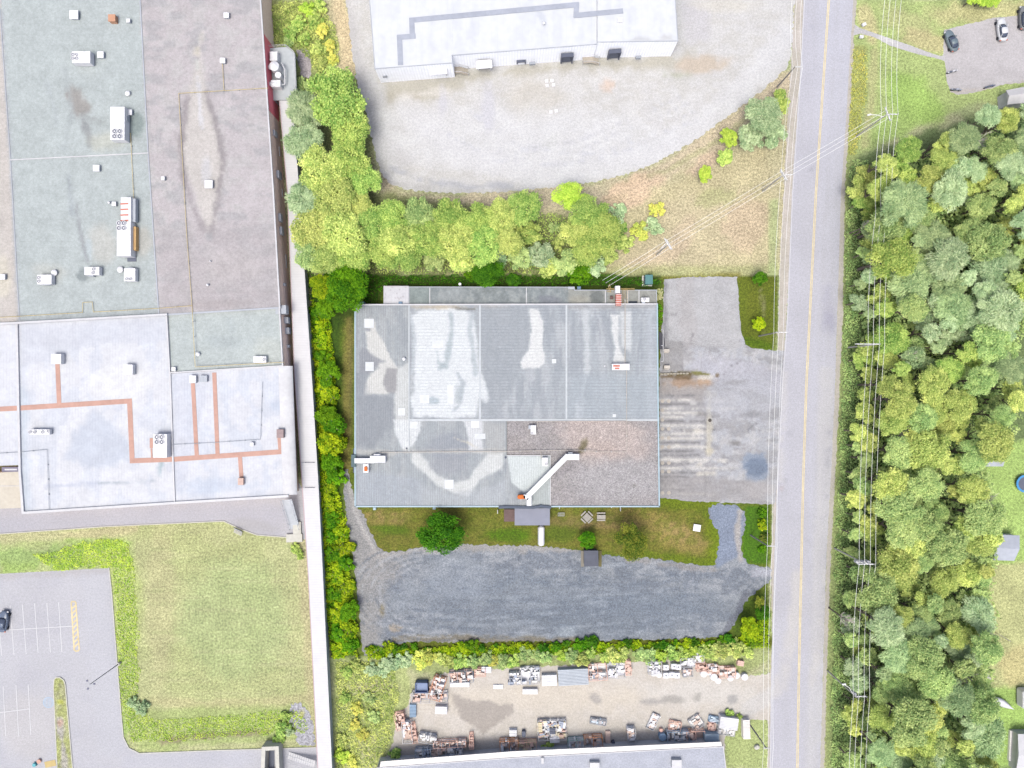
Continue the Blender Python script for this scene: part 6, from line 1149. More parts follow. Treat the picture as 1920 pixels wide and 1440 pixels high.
# belt between the walkway and the gravel yard
B1 = [(628, 178, 50, 'lg'), (568, 202, 36, 'pg'), (566, 262, 38, 'pg'), (657, 240, 38, 'lg'), (600, 318, 44, 'yg'), (655, 298, 38, 'lg'), (682, 335, 32, 'lg'), (572, 372, 36, 'pg'), (625, 372, 44, 'yg'), (668, 385, 32, 'yg'), (585, 430, 40, 'yg'), (640, 440, 44, 'yg'), (580, 475, 32, 'sg'), (615, 485, 34, 'yg'), (660, 485, 34, 'lg')]
for i, (x, y, r, l) in enumerate(B1): tree(x, y, r, 'wil' if l == 'pg' else 'big', l, '%s %s in the walkway belt, %s' % (LN[l], 'feathery tree' if l == 'pg' else 'broad tree', ['largest and northernmost, by the gravel track', 'touching the walkway roof below the platform', 'over the walkway, second of the feathery ones', 'between the northern crown and the gravel edge', 'over the middle bend of the belt', 'just east of the middle bend', 'pushed out furthest towards the gravel yard', 'over the walkway, southernmost feathery one', 'in the middle of the belt', 'east edge where the belt meets the hedge row', 'west edge above the south end', 'south middle of the belt', 'small, at its south-west end', 'south end of the belt, middle', 'south end of the belt, east side'][i]), group='trees in the walkway belt')
B2 = [(705, 420, 32, 'lg'), (735, 408, 36, 'lg'), (750, 450, 40, 'yg'), (715, 470, 36, 'lg'), (785, 402, 34, 'sg'), (800, 448, 40, 'lg'), (760, 482, 30, 'lg'), (845, 408, 36, 'lg'), (850, 452, 40, 'yg'), (815, 484, 28, 'sg'), (893, 412, 34, 'lg'), (905, 458, 36, 'lg'), (868, 488, 28, 'yg'), (940, 408, 34, 'yg'), (948, 452, 34, 'yg'), (925, 486, 28, 'pg'), (983, 390, 32, 'lg'), (985, 435, 28, 'lg'), (972, 482, 28, 'sg'), (1015, 478, 24, 'pg'), (1030, 500, 20, 'yg'), (1070, 368, 30, 'br'), (1105, 398, 38, 'lg'), (1132, 436, 34, 'lg'), (1082, 430, 30, 'yg'), (1098, 468, 34, 'lg'), (1062, 492, 26, 'sg'), (1138, 474, 24, 'yg'), (1115, 495, 22, 'pg')]
for i, (x, y, r, l) in enumerate(B2): tree(x, y, r, 'big' if r > 28 else 'med', l, '%s crown in the hedge row, %s' % (LN[l], '%s row %s' % ('northern' if y < 425 else ('middle' if y < 470 else 'southern'), 'above the white lean-to' if x < 770 else 'above the west half of the annex' if x < 860 else 'above the middle of the annex' if x < 960 else 'next to the bare gap' if x < 1045 else 'east of the bare gap')), group='trees of the hedge row north of the annex')
for i, (x, y, r, l) in enumerate([(1172, 455, 20, 'yg'), (1160, 398, 18, 'pg'), (1200, 432, 20, 'gd'), (1226, 424, 18, 'pg'), (1233, 392, 14, 'gd'), (1048, 455, 14, 'yg'), (1165, 430, 14, 'lg'), (1040, 425, 12, 'sg')]): tree(x, y, r, 'bus', l, 'bush at the east end of the hedge row, %s' % ['yellowish and closest to the dry field', 'grey-green beside the northern crowns', 'golden flowering in the dry grass', 'grey-green at the eastern tip', 'small golden one, northernmost', 'small one in the bare gap, south', 'light green against the last tall crown', 'tiny one in the bare gap, north'][i])
for i, (x, y, r, k, l) in enumerate([(1462, 190, 26, 'med', 'lg'), (1432, 215, 32, 'big', 'pg'), (1408, 258, 28, 'med', 'pg'), (1452, 248, 26, 'med', 'pg'), (1366, 255, 20, 'med', 'br'), (1361, 292, 17, 'med', 'lg'), (1322, 328, 17, 'med', 'br')]): tree(x, y, r, k, l, ['light green tree at the north tip of the roadside clump, below the leaning pole', 'largest grey-green tree of the roadside clump', 'grey-green tree at the south-west of the roadside clump', 'grey-green tree nearest the road in the clump', 'lime tree just west of the roadside clump', 'small light green tree south of the lime one', 'small round lime tree standing alone on the dry grass'][i])
# north-west corner scrub
for i, (x, y, r, l) in enumerate([(575, 15, 16, 'br'), (590, 35, 16, 'lg'), (560, 40, 14, 'lg'), (602, 55, 15, 'gd'), (545, 60, 14, 'lg'), (617, 85, 13, 'gd'), (595, 90, 16, 'yg'), (570, 70, 14, 'lg'), (540, 78, 10, 'sg'), (622, 110, 12, 'gd'), (605, 118, 14, 'yg'), (600, 10, 14, 'lg'), (562, 160, 16, 'sg')]): tree(x, y, r, 'bus', l, '%s bush in the scrub between the red wall and the gravel track' % LN.get(l, 'golden flowering'), group='scrub bushes by the red wall, ' + LN.get(l, 'golden'))
# unwashed plot
for i, (x, y, r, k, l, lb) in enumerate([(648, 543, 40, 'big', 'ig', 'fresh green spreading tree at the north-west corner of the plot'), (604, 538, 26, 'big', 'iy', 'bright tree beside the walkway at the north-west corner'), (612, 578, 22, 'med', 'ig', 'fresh green tree just below the corner tree by the walkway'), (620, 528, 22, 'med', 'dg', 'deep green tree squeezed between the two corner trees'),
        (916, 510, 27, 'big', 'dg', 'deep green tree touching the annex near its middle'), (884, 512, 15, 'med', 'ig', 'small bright tree next to the deep green one by the annex'), (1088, 512, 24, 'med', 'ig', 'fresh green tree north of the eastern annex'), (963, 524, 14, 'med', 'dg', 'small deep green tree at the annex seam'), (826, 1005, 47, 'big', 'dg', 'big round deep green tree standing in front of the south wall'),
        (1184, 1016, 33, 'big', 'ol', 'round tree with yellow-brown leaves south of the picnic tables'), (1102, 1012, 16, 'med', 'ig', 'small round fresh green tree just north of the dark shed'), (1424, 605, 15, 'med', 'iy', 'small bright tree in the grass strip by the road'), (1424, 522, 16, 'med', 'dg', 'small deep green tree at the north end of the grass strip'), (1410, 1184, 24, 'med', 'iy', 'bright shrub-like tree in the south-east corner'), (1432, 1150, 16, 'med', 'dg', 'deep green tree at the road side of the south-east corner'), (1424, 1130, 12, 'med', 'ol', 'small olive tree at the tip of the south-east corner')]):
    tree(x, y, r, k, l, lb, h=(8.5 if r > 40 else None))
BC = [(594, 585, 16), (600, 612, 13), (602, 640, 14), (604, 668, 14), (612, 700, 22), (608, 728, 18), (620, 742, 18), (612, 782, 22), (625, 800, 20), (618, 832, 24), (634, 828, 16), (620, 872, 23), (630, 892, 18), (612, 915, 14), (614, 945, 14), (622, 975, 14), (620, 1005, 14), (640, 1000, 16), (644, 1028, 17), (624, 1040, 16), (648, 1058, 18), (630, 1078, 16), (646, 1104, 17), (626, 1115, 14), (652, 1150, 20), (632, 1150, 16), (652, 1180, 17), (632, 1190, 16), (654, 1212, 16), (634, 1222, 14)]
for i, (x, y, r) in enumerate(BC):
    l = ['ig', 'iy', 'iy', 'ig'][i % 4]; tree(x, y, r * 1.1, 'bus' if r < 20 else 'med', l, '%s bush in the strip by the walkway, %s' % (LN[l], 'opposite the low factory north corner' if y < 690 else 'opposite its grey west roof' if y < 840 else 'opposite the wall duct' if y < 930 else 'beside the curved track' if y < 1090 else 'beside the gravel lot'), h=(r * S * 1.8 if r >= 20 else None), group='bushes of the green strip along the walkway')
hr = random.Random(5)
for i in range(46):
    x = 690 + i * 15.6 + hr.uniform(-8, 8); y = 1219 - i * .32 + hr.uniform(-5, 5); l = hr.choice(['iy', 'ig', 'iy', 'dg']); tree(x, y, hr.choice([6, 7, 9, 11, 14]) + hr.uniform(-1, 1), 'bus', l, '%s low bush in the line edging the blue gravel lot' % LN[l], group='low bushes along the gravel lot, ' + LN[l])
for i in range(34):
    x = 722 + i * 20.5 + hr.uniform(-6, 6); y = 1240 - i * .55 + hr.uniform(-5, 8); r = hr.uniform(11, 19); l = hr.choice(['yg', 'br', 'lg', 'sg', 'gd'] if i > 2 else ['pg']); tree(x, y, r, 'bus', l, '%s bush at the north side of the storage yard' % LN.get(l, 'golden flowering'), group='bushes at the north side of the storage yard, ' + LN.get(l, 'golden'))
for i, (x, y, r) in enumerate([(1237, 546, 7), (1237, 557, 7)]): tree(x, y, r, 'bus', 'cr', 'cream flowering shrub at the north-east corner of the low factory, %s half' % ('upper', 'lower')[i], group='cream shrubs at the factory corner')
for i, (x, y, r) in enumerate([(1237, 576, 6), (1238, 590, 6), (1237, 604, 6)]): tree(x, y, r, 'bus', 'ig', 'fresh green shrub on the east wall below the cream shrub, %s of three' % ('northern', 'middle', 'southern')[i], group='green shrubs on the east wall')
for i, (x, y, r, l) in enumerate([(1432, 962, 9, 'ig'), (1430, 985, 11, 'iy'), (1434, 1008, 10, 'ol'), (1430, 1030, 8, 'ig'), (1426, 958, 7, 'dg')]): tree(x, y, r, 'bus', l, 'shrub in the small green bed between gravel link and road, %s' % ['second from north', 'middle and largest', 'olive, by the leaning pole', 'southernmost', 'northernmost, deep green'][i])
for i, (x, y, r, l) in enumerate([(696, 1258, 14, 'pg'), (718, 1262, 12, 'pg'), (668, 1250, 14, 'yg'), (650, 1262, 12, 'lg'), (680, 1380, 12, 'gd'), (665, 1360, 12, 'gd'), (640, 1420, 14, 'br'), (660, 1430, 12, 'gd'), (640, 1390, 12, 'yg'), (668, 1330, 12, 'gd'), (645, 1310, 12, 'lg'), (692, 1310, 12, 'sg'), (700, 1345, 14, 'sg'), (740, 1418, 12, 'lg'), (528, 1370, 16, 'lg'), (535, 1345, 12, 'lg'), (540, 1372, 12, 'pg'), (520, 1388, 12, 'lg'), (553, 1028, 12, 'lg'), (562, 1042, 9, 'lg'), (248, 1320, 12, 'pg'), (265, 1330, 13, 'pg'), (1030, 1398, 9, 'lg'), (1020, 1402, 6, 'lg'), (1368, 1342, 10, 'lg'), (1385, 1346, 8, 'lg')]):
    w = 'east of the walkway at the bottom' if 630 < x < 760 else 'by the loose stones at the bottom' if 500 < x < 545 and y > 1300 else 'at the foot of the metal staircase' if y < 1100 else 'at the lawn corner beside the car park' if x < 300 else 'by the mixed pallets' if x < 1100 else 'behind the white covered stack'
    tree(x, y, r, 'bus', l, '%s bush %s' % (LN.get(l, 'golden flowering'), w), group='bushes ' + w + ', ' + LN.get(l, 'golden'))
for i, (x, y, r) in enumerate([(1822, -2, 14), (1843, -2, 14), (1864, -2, 14)]): tree(x, y, r, 'med', 'br', 'round clipped green conifer at the top right edge, %s of three' % ('west', 'middle', 'east')[i], group='clipped conifers at the top edge')
# the wood east of the road
FP = [(1600, 330), (1650, 290), (1700, 282), (1745, 262), (1800, 245), (1850, 205), (1905, 215), (1990, 200), (1990, 560), (1915, 560), (1895, 640), (1900, 790), (1865, 815), (1840, 850), (1840, 930), (1868, 985), (1850, 1050), (1842, 1180), (1838, 1290), (1855, 1350), (1850, 1420), (1860, 1480), (1590, 1480), (1590, 1100), (1600, 900), (1608, 700), (1606, 500)]
fr_ = np.random.RandomState(21); acc = []; tries = 0
while tries < 9000 and len(acc) < 275:
    tries += 1; x = fr_.uniform(1590, 1990); y = fr_.uniform(195, 1480)
    if d_poly(np.array([x]), np.array([y]), FP)[0] > 0: continue
    r = (16 + 28 * fr_.rand() ** 1.3) if x > 1640 else fr_.uniform(12, 22)
    if all(math.hypot(x - a, y - b) > .56 * (r + q) for a, b, q in acc): acc.append((x, y, r))
for x, y, r in acc:
    n = float(fbm(np.array([x / 70.]), np.array([y / 90.]), 3, 4)[0]) + fr_.uniform(-.12, .12)
    if y < 480 and x > 1700: ch = ['dk', 'dk', 'sg', 'pg', 'yg']
    elif y < 700: ch = ['pg', 'sg', 'dk', 'yg', 'lg']
    elif y < 1150: ch = ['sg', 'yg', 'yg', 'yg', 'sg']
    else: ch = ['dk', 'sg', 'pg', 'sg', 'yg']
    l = ch[int(min(4, max(0, (n - .3) / .4 * 5)))]
    zone = 'by the northern lawn' if y < 330 else 'level with the dry field' if y < 520 else 'level with the grass strip' if y < 700 else 'level with the loading yard' if y < 950 else 'level with the blue gravel lot' if y < 1210 else 'level with the storage yard'
    side = 'on the road side of the wood' if x < 1680 else 'in mid-wood' if x < 1790 else 'on the garden side of the wood'
    kd = 'wil' if l in ('pg', 'dk') else 'big'
    tree(x, y, r, kd if r > 22 else 'med', l, '%s tree %s, %s' % (LN[l], side, zone), h=(r * S * 2.0 + fr_.uniform(3.5, 9)) * (.6 if x < 1640 else 1), group='%s trees of the wood %s, %s' % (LN[l], side, zone))
for i, (x, y, r) in enumerate([(1655, 768, 0), (1693, 810, 16), (1700, 665, 11), (1628, 422, 9), (1835, 262, 20), (1590, 1165, 12), (1635, 1130, 12), (1810, 1265, 22), (1845, 1180, 16), (1850, 940, 20)]):
    if not r: continue
    z = 8.; c = P(x, y, z); t = thing('bare_tree', 'bare grey leafless tree in the wood, %s' % ['', 'level with the loading yard', 'level with the grass strip', 'nearest the pole-free ditch edge', 'at the northern lawn', 'at the road side, level with the gravel lot', 'under the wires, level with the gravel lot', 'by the gardens, level with the storage yard', 'by the row of pale rocks', 'by the gardens, level with the drive'][i], 'tree', (c[0], c[1], 0))
    rd = random.Random(i); MB().tube((c[0], c[1], 0), (c[0], c[1], z), .16, .08).build('trunk', m_bark, t); mb = MB(); Rb = r * mpp(z)
    for k in range(26):
        a_ = rd.uniform(0, 6.28); L_ = Rb * rd.uniform(.5, 1.1); z0_ = z * rd.uniform(.6, 1.0); e_ = (c[0] + L_ * math.cos(a_), c[1] + L_ * math.sin(a_), z0_ + rd.uniform(.5, 3)); mb.tube((c[0], c[1], z0_), e_, .07, .03, n=5)
        for q_ in range(4): f_ = rd.uniform(.35, .9); m_ = tuple(Vector((c[0], c[1], z0_)).lerp(Vector(e_), f_)); a2 = a_ + rd.uniform(-1, 1); mb.tube(m_, (m_[0] + .3 * L_ * math.cos(a2), m_[1] + .3 * L_ * math.sin(a2), m_[2] + .4), .035, .015, n=4)
    mb.build('branches', paint('dead_wood', (226, 216, 206), .9, f=1.4), t)
# ground cover: leafy mass nobody could count
def cover(name, pts, n, leafkey, h=.8, leaf=.38, label=None, seed=1):
    rs = np.random.RandomState(seed); xs = np.array([p[0] for p in pts]); ys = np.array([p[1] for p in pts]); P0 = []
    X = rs.uniform(xs.min(), xs.max(), n * 4); Y = rs.uniform(ys.min(), ys.max(), n * 4)
    ok = (d_poly(X, Y, pts) + (fbm(X / 12, Y / 12, 3, seed) - .5) * 14 < 0); X, Y = X[ok][:n], Y[ok][:n]; n = len(X)
    tone = np.clip(fbm(X / 9, Y / 9, 3, seed + 2) * 1.6 - .35 + (rs.rand(n) - .5) * .5, 0, 1); hh = h * (.2 + 1.0 * fbm(X / 7, Y / 7, 2, seed + 4)) * rs.rand(n) ** .5
    pos = np.c_[(X - 960) * S, (720 - Y) * S, hh]; nrm = rs.randn(n, 3) * .6; nrm[:, 2] += 1; nrm /= np.linalg.norm(nrm, axis=1)[:, None]
    t = np.cross(nrm, rs.randn(n, 3)); t /= np.linalg.norm(t, axis=1)[:, None]; b = np.cross(nrm, t); sz = leaf * (.5 + .8 * rs.rand(n))[:, None]
    q = np.stack([pos - t * sz * .5, pos + b * sz * .3, pos + t * sz * .5, pos - b * sz * .3], 1).reshape(-1, 3)
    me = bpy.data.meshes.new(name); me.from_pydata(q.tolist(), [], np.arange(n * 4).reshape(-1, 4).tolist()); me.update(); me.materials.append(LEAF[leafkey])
    at = me.attributes.new('tone', 'FLOAT', 'POINT'); at.data.foreach_set('value', np.repeat(tone, 4).astype(np.float32))
    o = bpy.data.objects.new(name, me); col.objects.link(o); tag(o, label, 'undergrowth', None, 'stuff'); return o
cover('undergrowth', [(584, 560), (618, 590), (628, 700), (634, 900), (652, 1000), (672, 1228), (622, 1230), (608, 1080), (588, 720)], 15000, 'iy', 1.0, label='dense bright undergrowth filling the strip beside the covered walkway', seed=1)
cover('undergrowth', [(700, 1214), (1000, 1208), (1370, 1202), (1442, 1150), (1442, 1212), (1000, 1226), (690, 1236)], 9000, 'iy', .8, label='bright weeds along the south edge of the blue gravel lot', seed=2)
cover('undergrowth', [(590, 300), (610, 300), (600, 720), (585, 1060), (575, 1440), (548, 1440), (562, 900), (576, 560), (582, 330)], 15000, 'sg', .8, .34, label='reeds and weeds in the roadside ditch below the wood', seed=3)
cover('undergrowth', [(1596, 300), (1625, 300), (1612, 720), (1600, 1060), (1592, 1440), (1556, 1440), (1566, 1000), (1578, 720), (1586, 400)], 16000, 'sg', .9, .34, label='reeds and weeds in the ditch between road and wood', seed=4)
bpy.data.objects.remove([o for o in bpy.data.objects if o.get('label', '').startswith('reeds and weeds in the roadside ditch below')][0])
cover('undergrowth', [(508, 10), (600, 0), (632, 60), (636, 120), (600, 145), (560, 90), (510, 85)], 6000, 'yg', .7, .34, label='scrubby weeds between the red wall panel and the gravel track', seed=5)
cover('undergrowth', [(1596, 90), (1626, 95), (1624, 190), (1606, 290), (1590, 290)], 900, 'gd', .5, .3, label='yellow flowering weeds on the verge below the letter boxes', seed=6)
cover('undergrowth', [(560, 515), (1150, 515), (1240, 525), (1240, 536), (720, 534), (700, 570), (560, 560)], 5000, 'dg', .6, .32, label='dark green weeds in the narrow strip north of the annex', seed=7)
cover('undergrowth', [(630, 1240), (740, 1240), (750, 1300), (725, 1400), (700, 1440), (630, 1440)], 7000, 'yg', .6, .32, label='rough weeds between the walkway and the storage yard', seed=8)
cover('undergrowth', [(560, 400), (1030, 400), (1150, 440), (1120, 515), (560, 515)], 9000, 'lg', 1.0, .4, label='leafy undergrowth beneath the hedge row trees', seed=9)
cover('undergrowth', [(1610, 320), (1960, 220), (1960, 560), (1890, 640), (1890, 800), (1840, 860), (1850, 1000), (1840, 1440), (1600, 1440), (1610, 900)], 60000, 'sg', 4.5, .7, label='shaded undergrowth on the floor of the wood', seed=10)
cover('undergrowth', [(212, 1070), (252, 1060), (262, 1280), (250, 1330), (300, 1350), (560, 1330), (580, 1370), (300, 1390), (245, 1390), (228, 1320)], 9000, 'br', .3, .28, label='taller lime-green grass along the lawn edge and ditch', seed=11)
cover('undergrowth', [(60, 1040), (190, 1010), (240, 1015), (252, 1070), (205, 1062), (110, 1070)], 4000, 'br', .3, .28, label='taller lime-green grass north of the car park', seed=12)

# ============================================================= POLES, WIRES, LAMPS
m_pole = paint('weathered_pole', (222, 218, 210), .9); m_poled = paint('dark_pole', (176, 172, 168), .9); m_wire = paint('bare_wire', (250, 250, 248), .5, f=1.5); m_arm = paint('pale_crossarm', (248, 248, 248), .7, f=1.3)
def pole(px, py, z, arms, label, rot=0, dark=False, lamp=None, tr=False, name='utility_pole'):
    c = P(px, py, z); t = thing(name, label, 'utility pole', (c[0], c[1], 0), 'utility poles')
    MB().tube((c[0], c[1], 0), (c[0], c[1], z), .17, .1, 10).build('pole', m_poled if dark else m_pole, t)
    for i, (L_, dz, an, ox) in enumerate(arms):
        a = R(an); mb = MB(); mb.box((c[0] + ox, c[1], z - dz), (L_, .14, .14), a)
        A_ = mb.build('crossarm', m_arm, t)
        for s_ in (-.46, -.17, .17, .46): MB().cyl((c[0] + ox + L_ * s_ * math.cos(a), c[1] + L_ * s_ * math.sin(a), z - dz + .14), .09, .22, 8).build('insulator', m_trimw, A_)
    if lamp: 
        q = (c[0] + lamp[0], c[1] + lamp[1], z - 1); MB().path([(c[0], c[1], z - 1.6), (c[0] + lamp[0] * .5, c[1] + lamp[1] * .7, z - 1), q], .06).build('lamp_arm', m_arm, t); MB().rbox((q[0], q[1], q[2] - .1), (.75, .3, .18), .2, r=.12).build('lamp_head', m_arm, t)
    if tr:
        for s_ in tr: MB().cyl((c[0] + s_, c[1] + .1, z - 2), .3, .9, 12).build('transformer', m_trimw, t)
    return c
ZP = 11.0
pole(1491, 125, 9, [(1.4, .2, 0, .7)], 'leaning-looking brown pole with a short arm at the north end of the roadside clump', dark=True)
pole(1470, 327, ZP, [(2.4, .2, -60, 0), (2.2, .8, -60, .1), (1.5, .3, 0, .9)], 'pole with double diagonal crossarms on the west verge, where three wires cross the road')
pole(1254, 457, ZP, [(2.4, .2, -60, -.2), (2.2, .7, -60, .2), (1.9, 1.2, 45, -.6)], 'pole with a cluster of white crossarms in the dry field'); pole(1459, 623, 10, [(2.2, .2, 0, .7)], 'west verge pole with a short arm beside the grass strip', dark=True)
pole(1440, 1024, 9.5, [(1.6, .2, 0, .6)], 'west verge pole standing in the small green bed', dark=True); pole(1437, 1403, 9.5, [(1.2, .2, 0, .1)], 'west verge pole at the bottom beside the storage hall', dark=True)
pole(1665, 213, ZP + 1, [(2.6, .2, -68, 0), (2.4, .7, -68, .3), (2.2, .4, 0, .9)], 'pole with a street lamp arm and diagonal crossarms at the north edge of the wood', lamp=(-2.9, .2)); pole(1650, 645, ZP + 1.5, [(4.6, .2, 0, -2.2)], 'pole with one long horizontal crossarm over the trees')
pole(1624, 1058, ZP + 1.5, [(3.0, .2, 0, 0), (2.6, 1.0, -10, .3)], 'pole with grey transformers over the trees opposite the blue gravel lot', tr=(-1.0, .1, 1.0)); pole(1607, 1308, ZP + 1, [(2.2, .6, 0, .9)], 'pole with a street lamp leaning out at the bottom of the wood', lamp=(-1.9, 2.0), tr=(.2,))
def wires(label, rows, offs, z, r=.026, name='power_line', zs=None):
    for i, o in enumerate(offs):
        pts = []
        for (x, y), (x2, y2) in zip(rows[:-1], rows[1:]):
            a = Vector(P(x + o, y, z)); b = Vector(P(x2 + o, y2, z))
            for k in range(8): t_ = k / 8; p = a.lerp(b, t_); p.z -= 4 * .9 * t_ * (1 - t_); pts.append(p)
        pts.append(Vector(P(rows[-1][0] + o, rows[-1][1], z))); one(name, MB().path(pts, r, 5), m_wire, '%s, %s' % (label, ['westernmost', 'second from the west', 'third from the west', 'easternmost'][i if i < len(offs) - 1 else 3]), 'wire', 'overhead wires')
wires('overhead wire along the west verge of the road', [(1500, -200), (1490, 0), (1492, 125), (1470, 327), (1456, 623), (1444, 1024), (1437, 1403), (1435, 1600)], (-5, 4, 13), 9.6, .024)
wires('overhead wire above the ditch and the wood', [(1672, -200), (1672, 0), (1666, 213), (1655, 400), (1641, 645), (1624, 1058), (1613, 1308), (1606, 1600)], (-13, -3, 8, 18), 12.2, .028)
for i, (o, q) in enumerate(((-6, -5), (0, 0), (5, 6))):
    pts = []
    for (x, y), (x2, y2) in (((1665, 213), (1470, 327)), ((1470, 327), (1254, 457)), ((1254, 457), (1120, 540))):
        a = Vector(P(x + o, y + q, 11.4)); b = Vector(P(x2 + o, y2 + q, 11 if x2 > 1200 else 5))
        for k in range(8): t_ = k / 8; p = a.lerp(b, t_); p.z -= 4 * .8 * t_ * (1 - t_); pts.append(p)
    one('power_line', MB().path(pts, .024, 5), m_wire, 'diagonal overhead wire crossing the road to the dry field, %s of three' % ('upper', 'middle', 'lower')[i], 'wire', 'overhead wires')
a = P(225, 1243); lp = thing('parking_lamp', 'thin dark lamp post with three small heads at the east side of the car park', 'lamp post', a); zt = 10.
MB().tube((a[0], a[1], 0), (a[0], a[1], zt), .09, .06, 8).build('post', paint('dark_lamp_post', (120, 122, 150), .6), lp); MB().cyl((a[0], a[1], 0), .3, .7, 14).build('base', m_curb, lp)
for k in range(3): an = 2.2 + k * 2.1; MB().tube((a[0], a[1], zt), (a[0] + .75 * math.cos(an), a[1] + .75 * math.sin(an), zt), .03).build('arm', m_hvac2, lp); MB().box((a[0] + .85 * math.cos(an), a[1] + .85 * math.sin(an), zt - .05), (.36, .3, .1), an).build('lamp_head', paint('dark_lamp_post', (120, 122, 150), .6), lp)
c = P(1873, 1190); one('washing_pole', MB().tube((c[0] - 1, c[1] + .6, 1.4), (c[0] + 1.3, c[1] - .8, 1.5), .05).tube((c[0] + 1.3, c[1] - .8, 0), (c[0] + 1.3, c[1] - .8, 1.5), .06).tube((c[0] - 1, c[1] + .6, 0), (c[0] - 1, c[1] + .6, 1.4), .06), m_poled, 'thin grey bar on two posts on the garden grass east of the wood', 'bar')

# ============================================================= VEHICLES
m_glass = paint('dark_glass', (96, 106, 128), .15); m_tyre = paint('tyre_rubber', (70, 72, 80), .9)
def car(px, py, ang, bodyc, label, L_=4.6, W_=1.86, suv=False):
    c = P(px, py, 1); t = thing('parked_car', label, 'car', (c[0], c[1], 0), 'parked cars'); a = R(ang); ca, sa = vec(a)
    X = lambda x, y, z: (c[0] + x * ca - y * sa, c[1] + x * sa + y * ca, z)
    def ringp(x0, x1, w, z, p=3.2, n=28, taper=0):
        out = []
        for k in range(n):
            th = 2 * math.pi * k / n; cx = math.copysign(abs(math.cos(th)) ** (2 / p), math.cos(th)); sy = math.copysign(abs(math.sin(th)) ** (2 / p), math.sin(th))
            u = (x0 + x1) / 2 + cx * (x1 - x0) / 2; out.append(X(u, sy * w / 2 * (1 - taper * (u > 0) * cx * .12), z))
        return out
    bm = paint('car_paint_' + '_'.join(map(str, bodyc)), bodyc, .25); h = L_ / 2
    MB().loft([ringp(-h + .12, h - .12, W_ * .93, .25), ringp(-h, h, W_, .5, taper=1), ringp(-h + .02, h - .03, W_ * .99, .75, taper=1), ringp(-h + .1, h - .12, W_ * .95, .9, taper=1), ringp(-h + .25, h - .35, W_ * .86, .98, taper=1)]).build('body', bm, t, smooth=True)
    g0, g1 = (-h + .35, h - 1.25) if suv else (-h + .55, h - 1.3)
    MB().loft([ringp(g0, g1, W_ * .84, .95), ringp(g0 + .25, g1 - .45, W_ * .76, 1.22), ringp(g0 + (.3 if suv else .65), g1 - .85, W_ * .68, 1.44)]).build('window', m_glass, t, smooth=True)
    r0, r1 = g0 + (.3 if suv else .68), g1 - .88
    MB().loft([ringp(r0, r1, W_ * .69, 1.43, 4), ringp(r0 + .05, r1 - .05, W_ * .66, 1.5, 4)]).build('roof', bm, t, smooth=True)
    for s_ in (-1, 1):
        b = MB()
        for xa, xb in ((g1 - .02, g1 - .86), (g0 + .02, r0 + .02)): b.tube(X(xa, s_ * W_ * .37, .97), X(xb, s_ * W_ * .33, 1.46), .045)
        b.build('pillar', bm, t)
        for x in (-h + .85, h - .85): w = MB().tube(X(x, s_ * (W_ / 2 - .22), .32), X(x, s_ * (W_ / 2 + .01), .32), .32, n=18).build('wheel', m_tyre, t)
        MB().rbox(X(h - .22, s_ * W_ * .33, .62), (.3, .36, .16), a, r=.06, top=.03).build('headlight', m_trimw, t); MB().rbox(X(-h + .18, s_ * W_ * .35, .68), (.22, .32, .16), a, r=.05, top=.03).build('tail_light', m_rust, t)
        MB().rbox(X(h - 1.75, s_ * (W_ / 2 + .08), .92), (.2, .22, .14), a, r=.05, top=.03).build('wing_mirror', bm, t)
    return t
car(1786, 75, 112, (136, 152, 162), 'dark grey parked car slanting at the west side of the house driveway', 4.5); car(1881, 54, 97, (248, 250, 254), 'white parked car at the top of the house driveway', 4.7)
car(1922, 32, 92, (150, 152, 156), 'dark vehicle cut off by the right edge of the driveway', 4.8, suv=True); car(4, 1166, 82, (122, 136, 160), 'dark blue-grey car in the first stall at the left edge of the car park', 4.4)
def bike(px, py, ang, c1, label):
    c = P(px, py, .6); t = thing('motorcycle', label, 'motorcycle', (c[0], c[1], 0), 'motorcycles on the house driveway'); a = R(ang); ca, sa = vec(a); X = lambda x, y, z: (c[0] + x * ca - y * sa, c[1] + x * sa + y * ca, z)
    for x in (-.75, .8): MB().tube(X(x, -.07, .32), X(x, .07, .32), .32, n=16).build('wheel', m_tyre, t)
    MB().rbox(X(.15, 0, .65), (.6, .34, .32), a, r=.14).build('fuel_tank', paint('bike_' + str(px), c1, .3), t); MB().rbox(X(-.4, 0, .68), (.65, .28, .14), a, r=.1).build('seat', m_blk, t); MB().box(X(0, 0, .3), (.7, .3, .35), a).build('engine', m_galv, t)
    MB().path([X(.35, -.42, 1.0), X(.5, -.1, 1.02), X(.5, .1, 1.02), X(.35, .42, 1.0)], .03).tube(X(.5, 0, 1.0), X(.8, 0, .35), .04).build('handlebar', m_galv, t); MB().rbox(X(-.8, 0, .66), (.55, .2, .1), a, r=.08, top=.03).rbox(X(.85, 0, .64), (.5, .2, .1), a, r=.08, top=.03).build('mudguard', paint('bike_' + str(px), c1, .3), t)
bike(1786, 134, 14, (240, 240, 248), 'white motorcycle, northernmost of three on the driveway'); bike(1793, 168, -4, (190, 196, 214), 'grey-blue motorcycle at the south-west corner of the driveway'); bike(1856, 162, 14, (110, 120, 150), 'dark motorcycle at the south edge of the driveway')
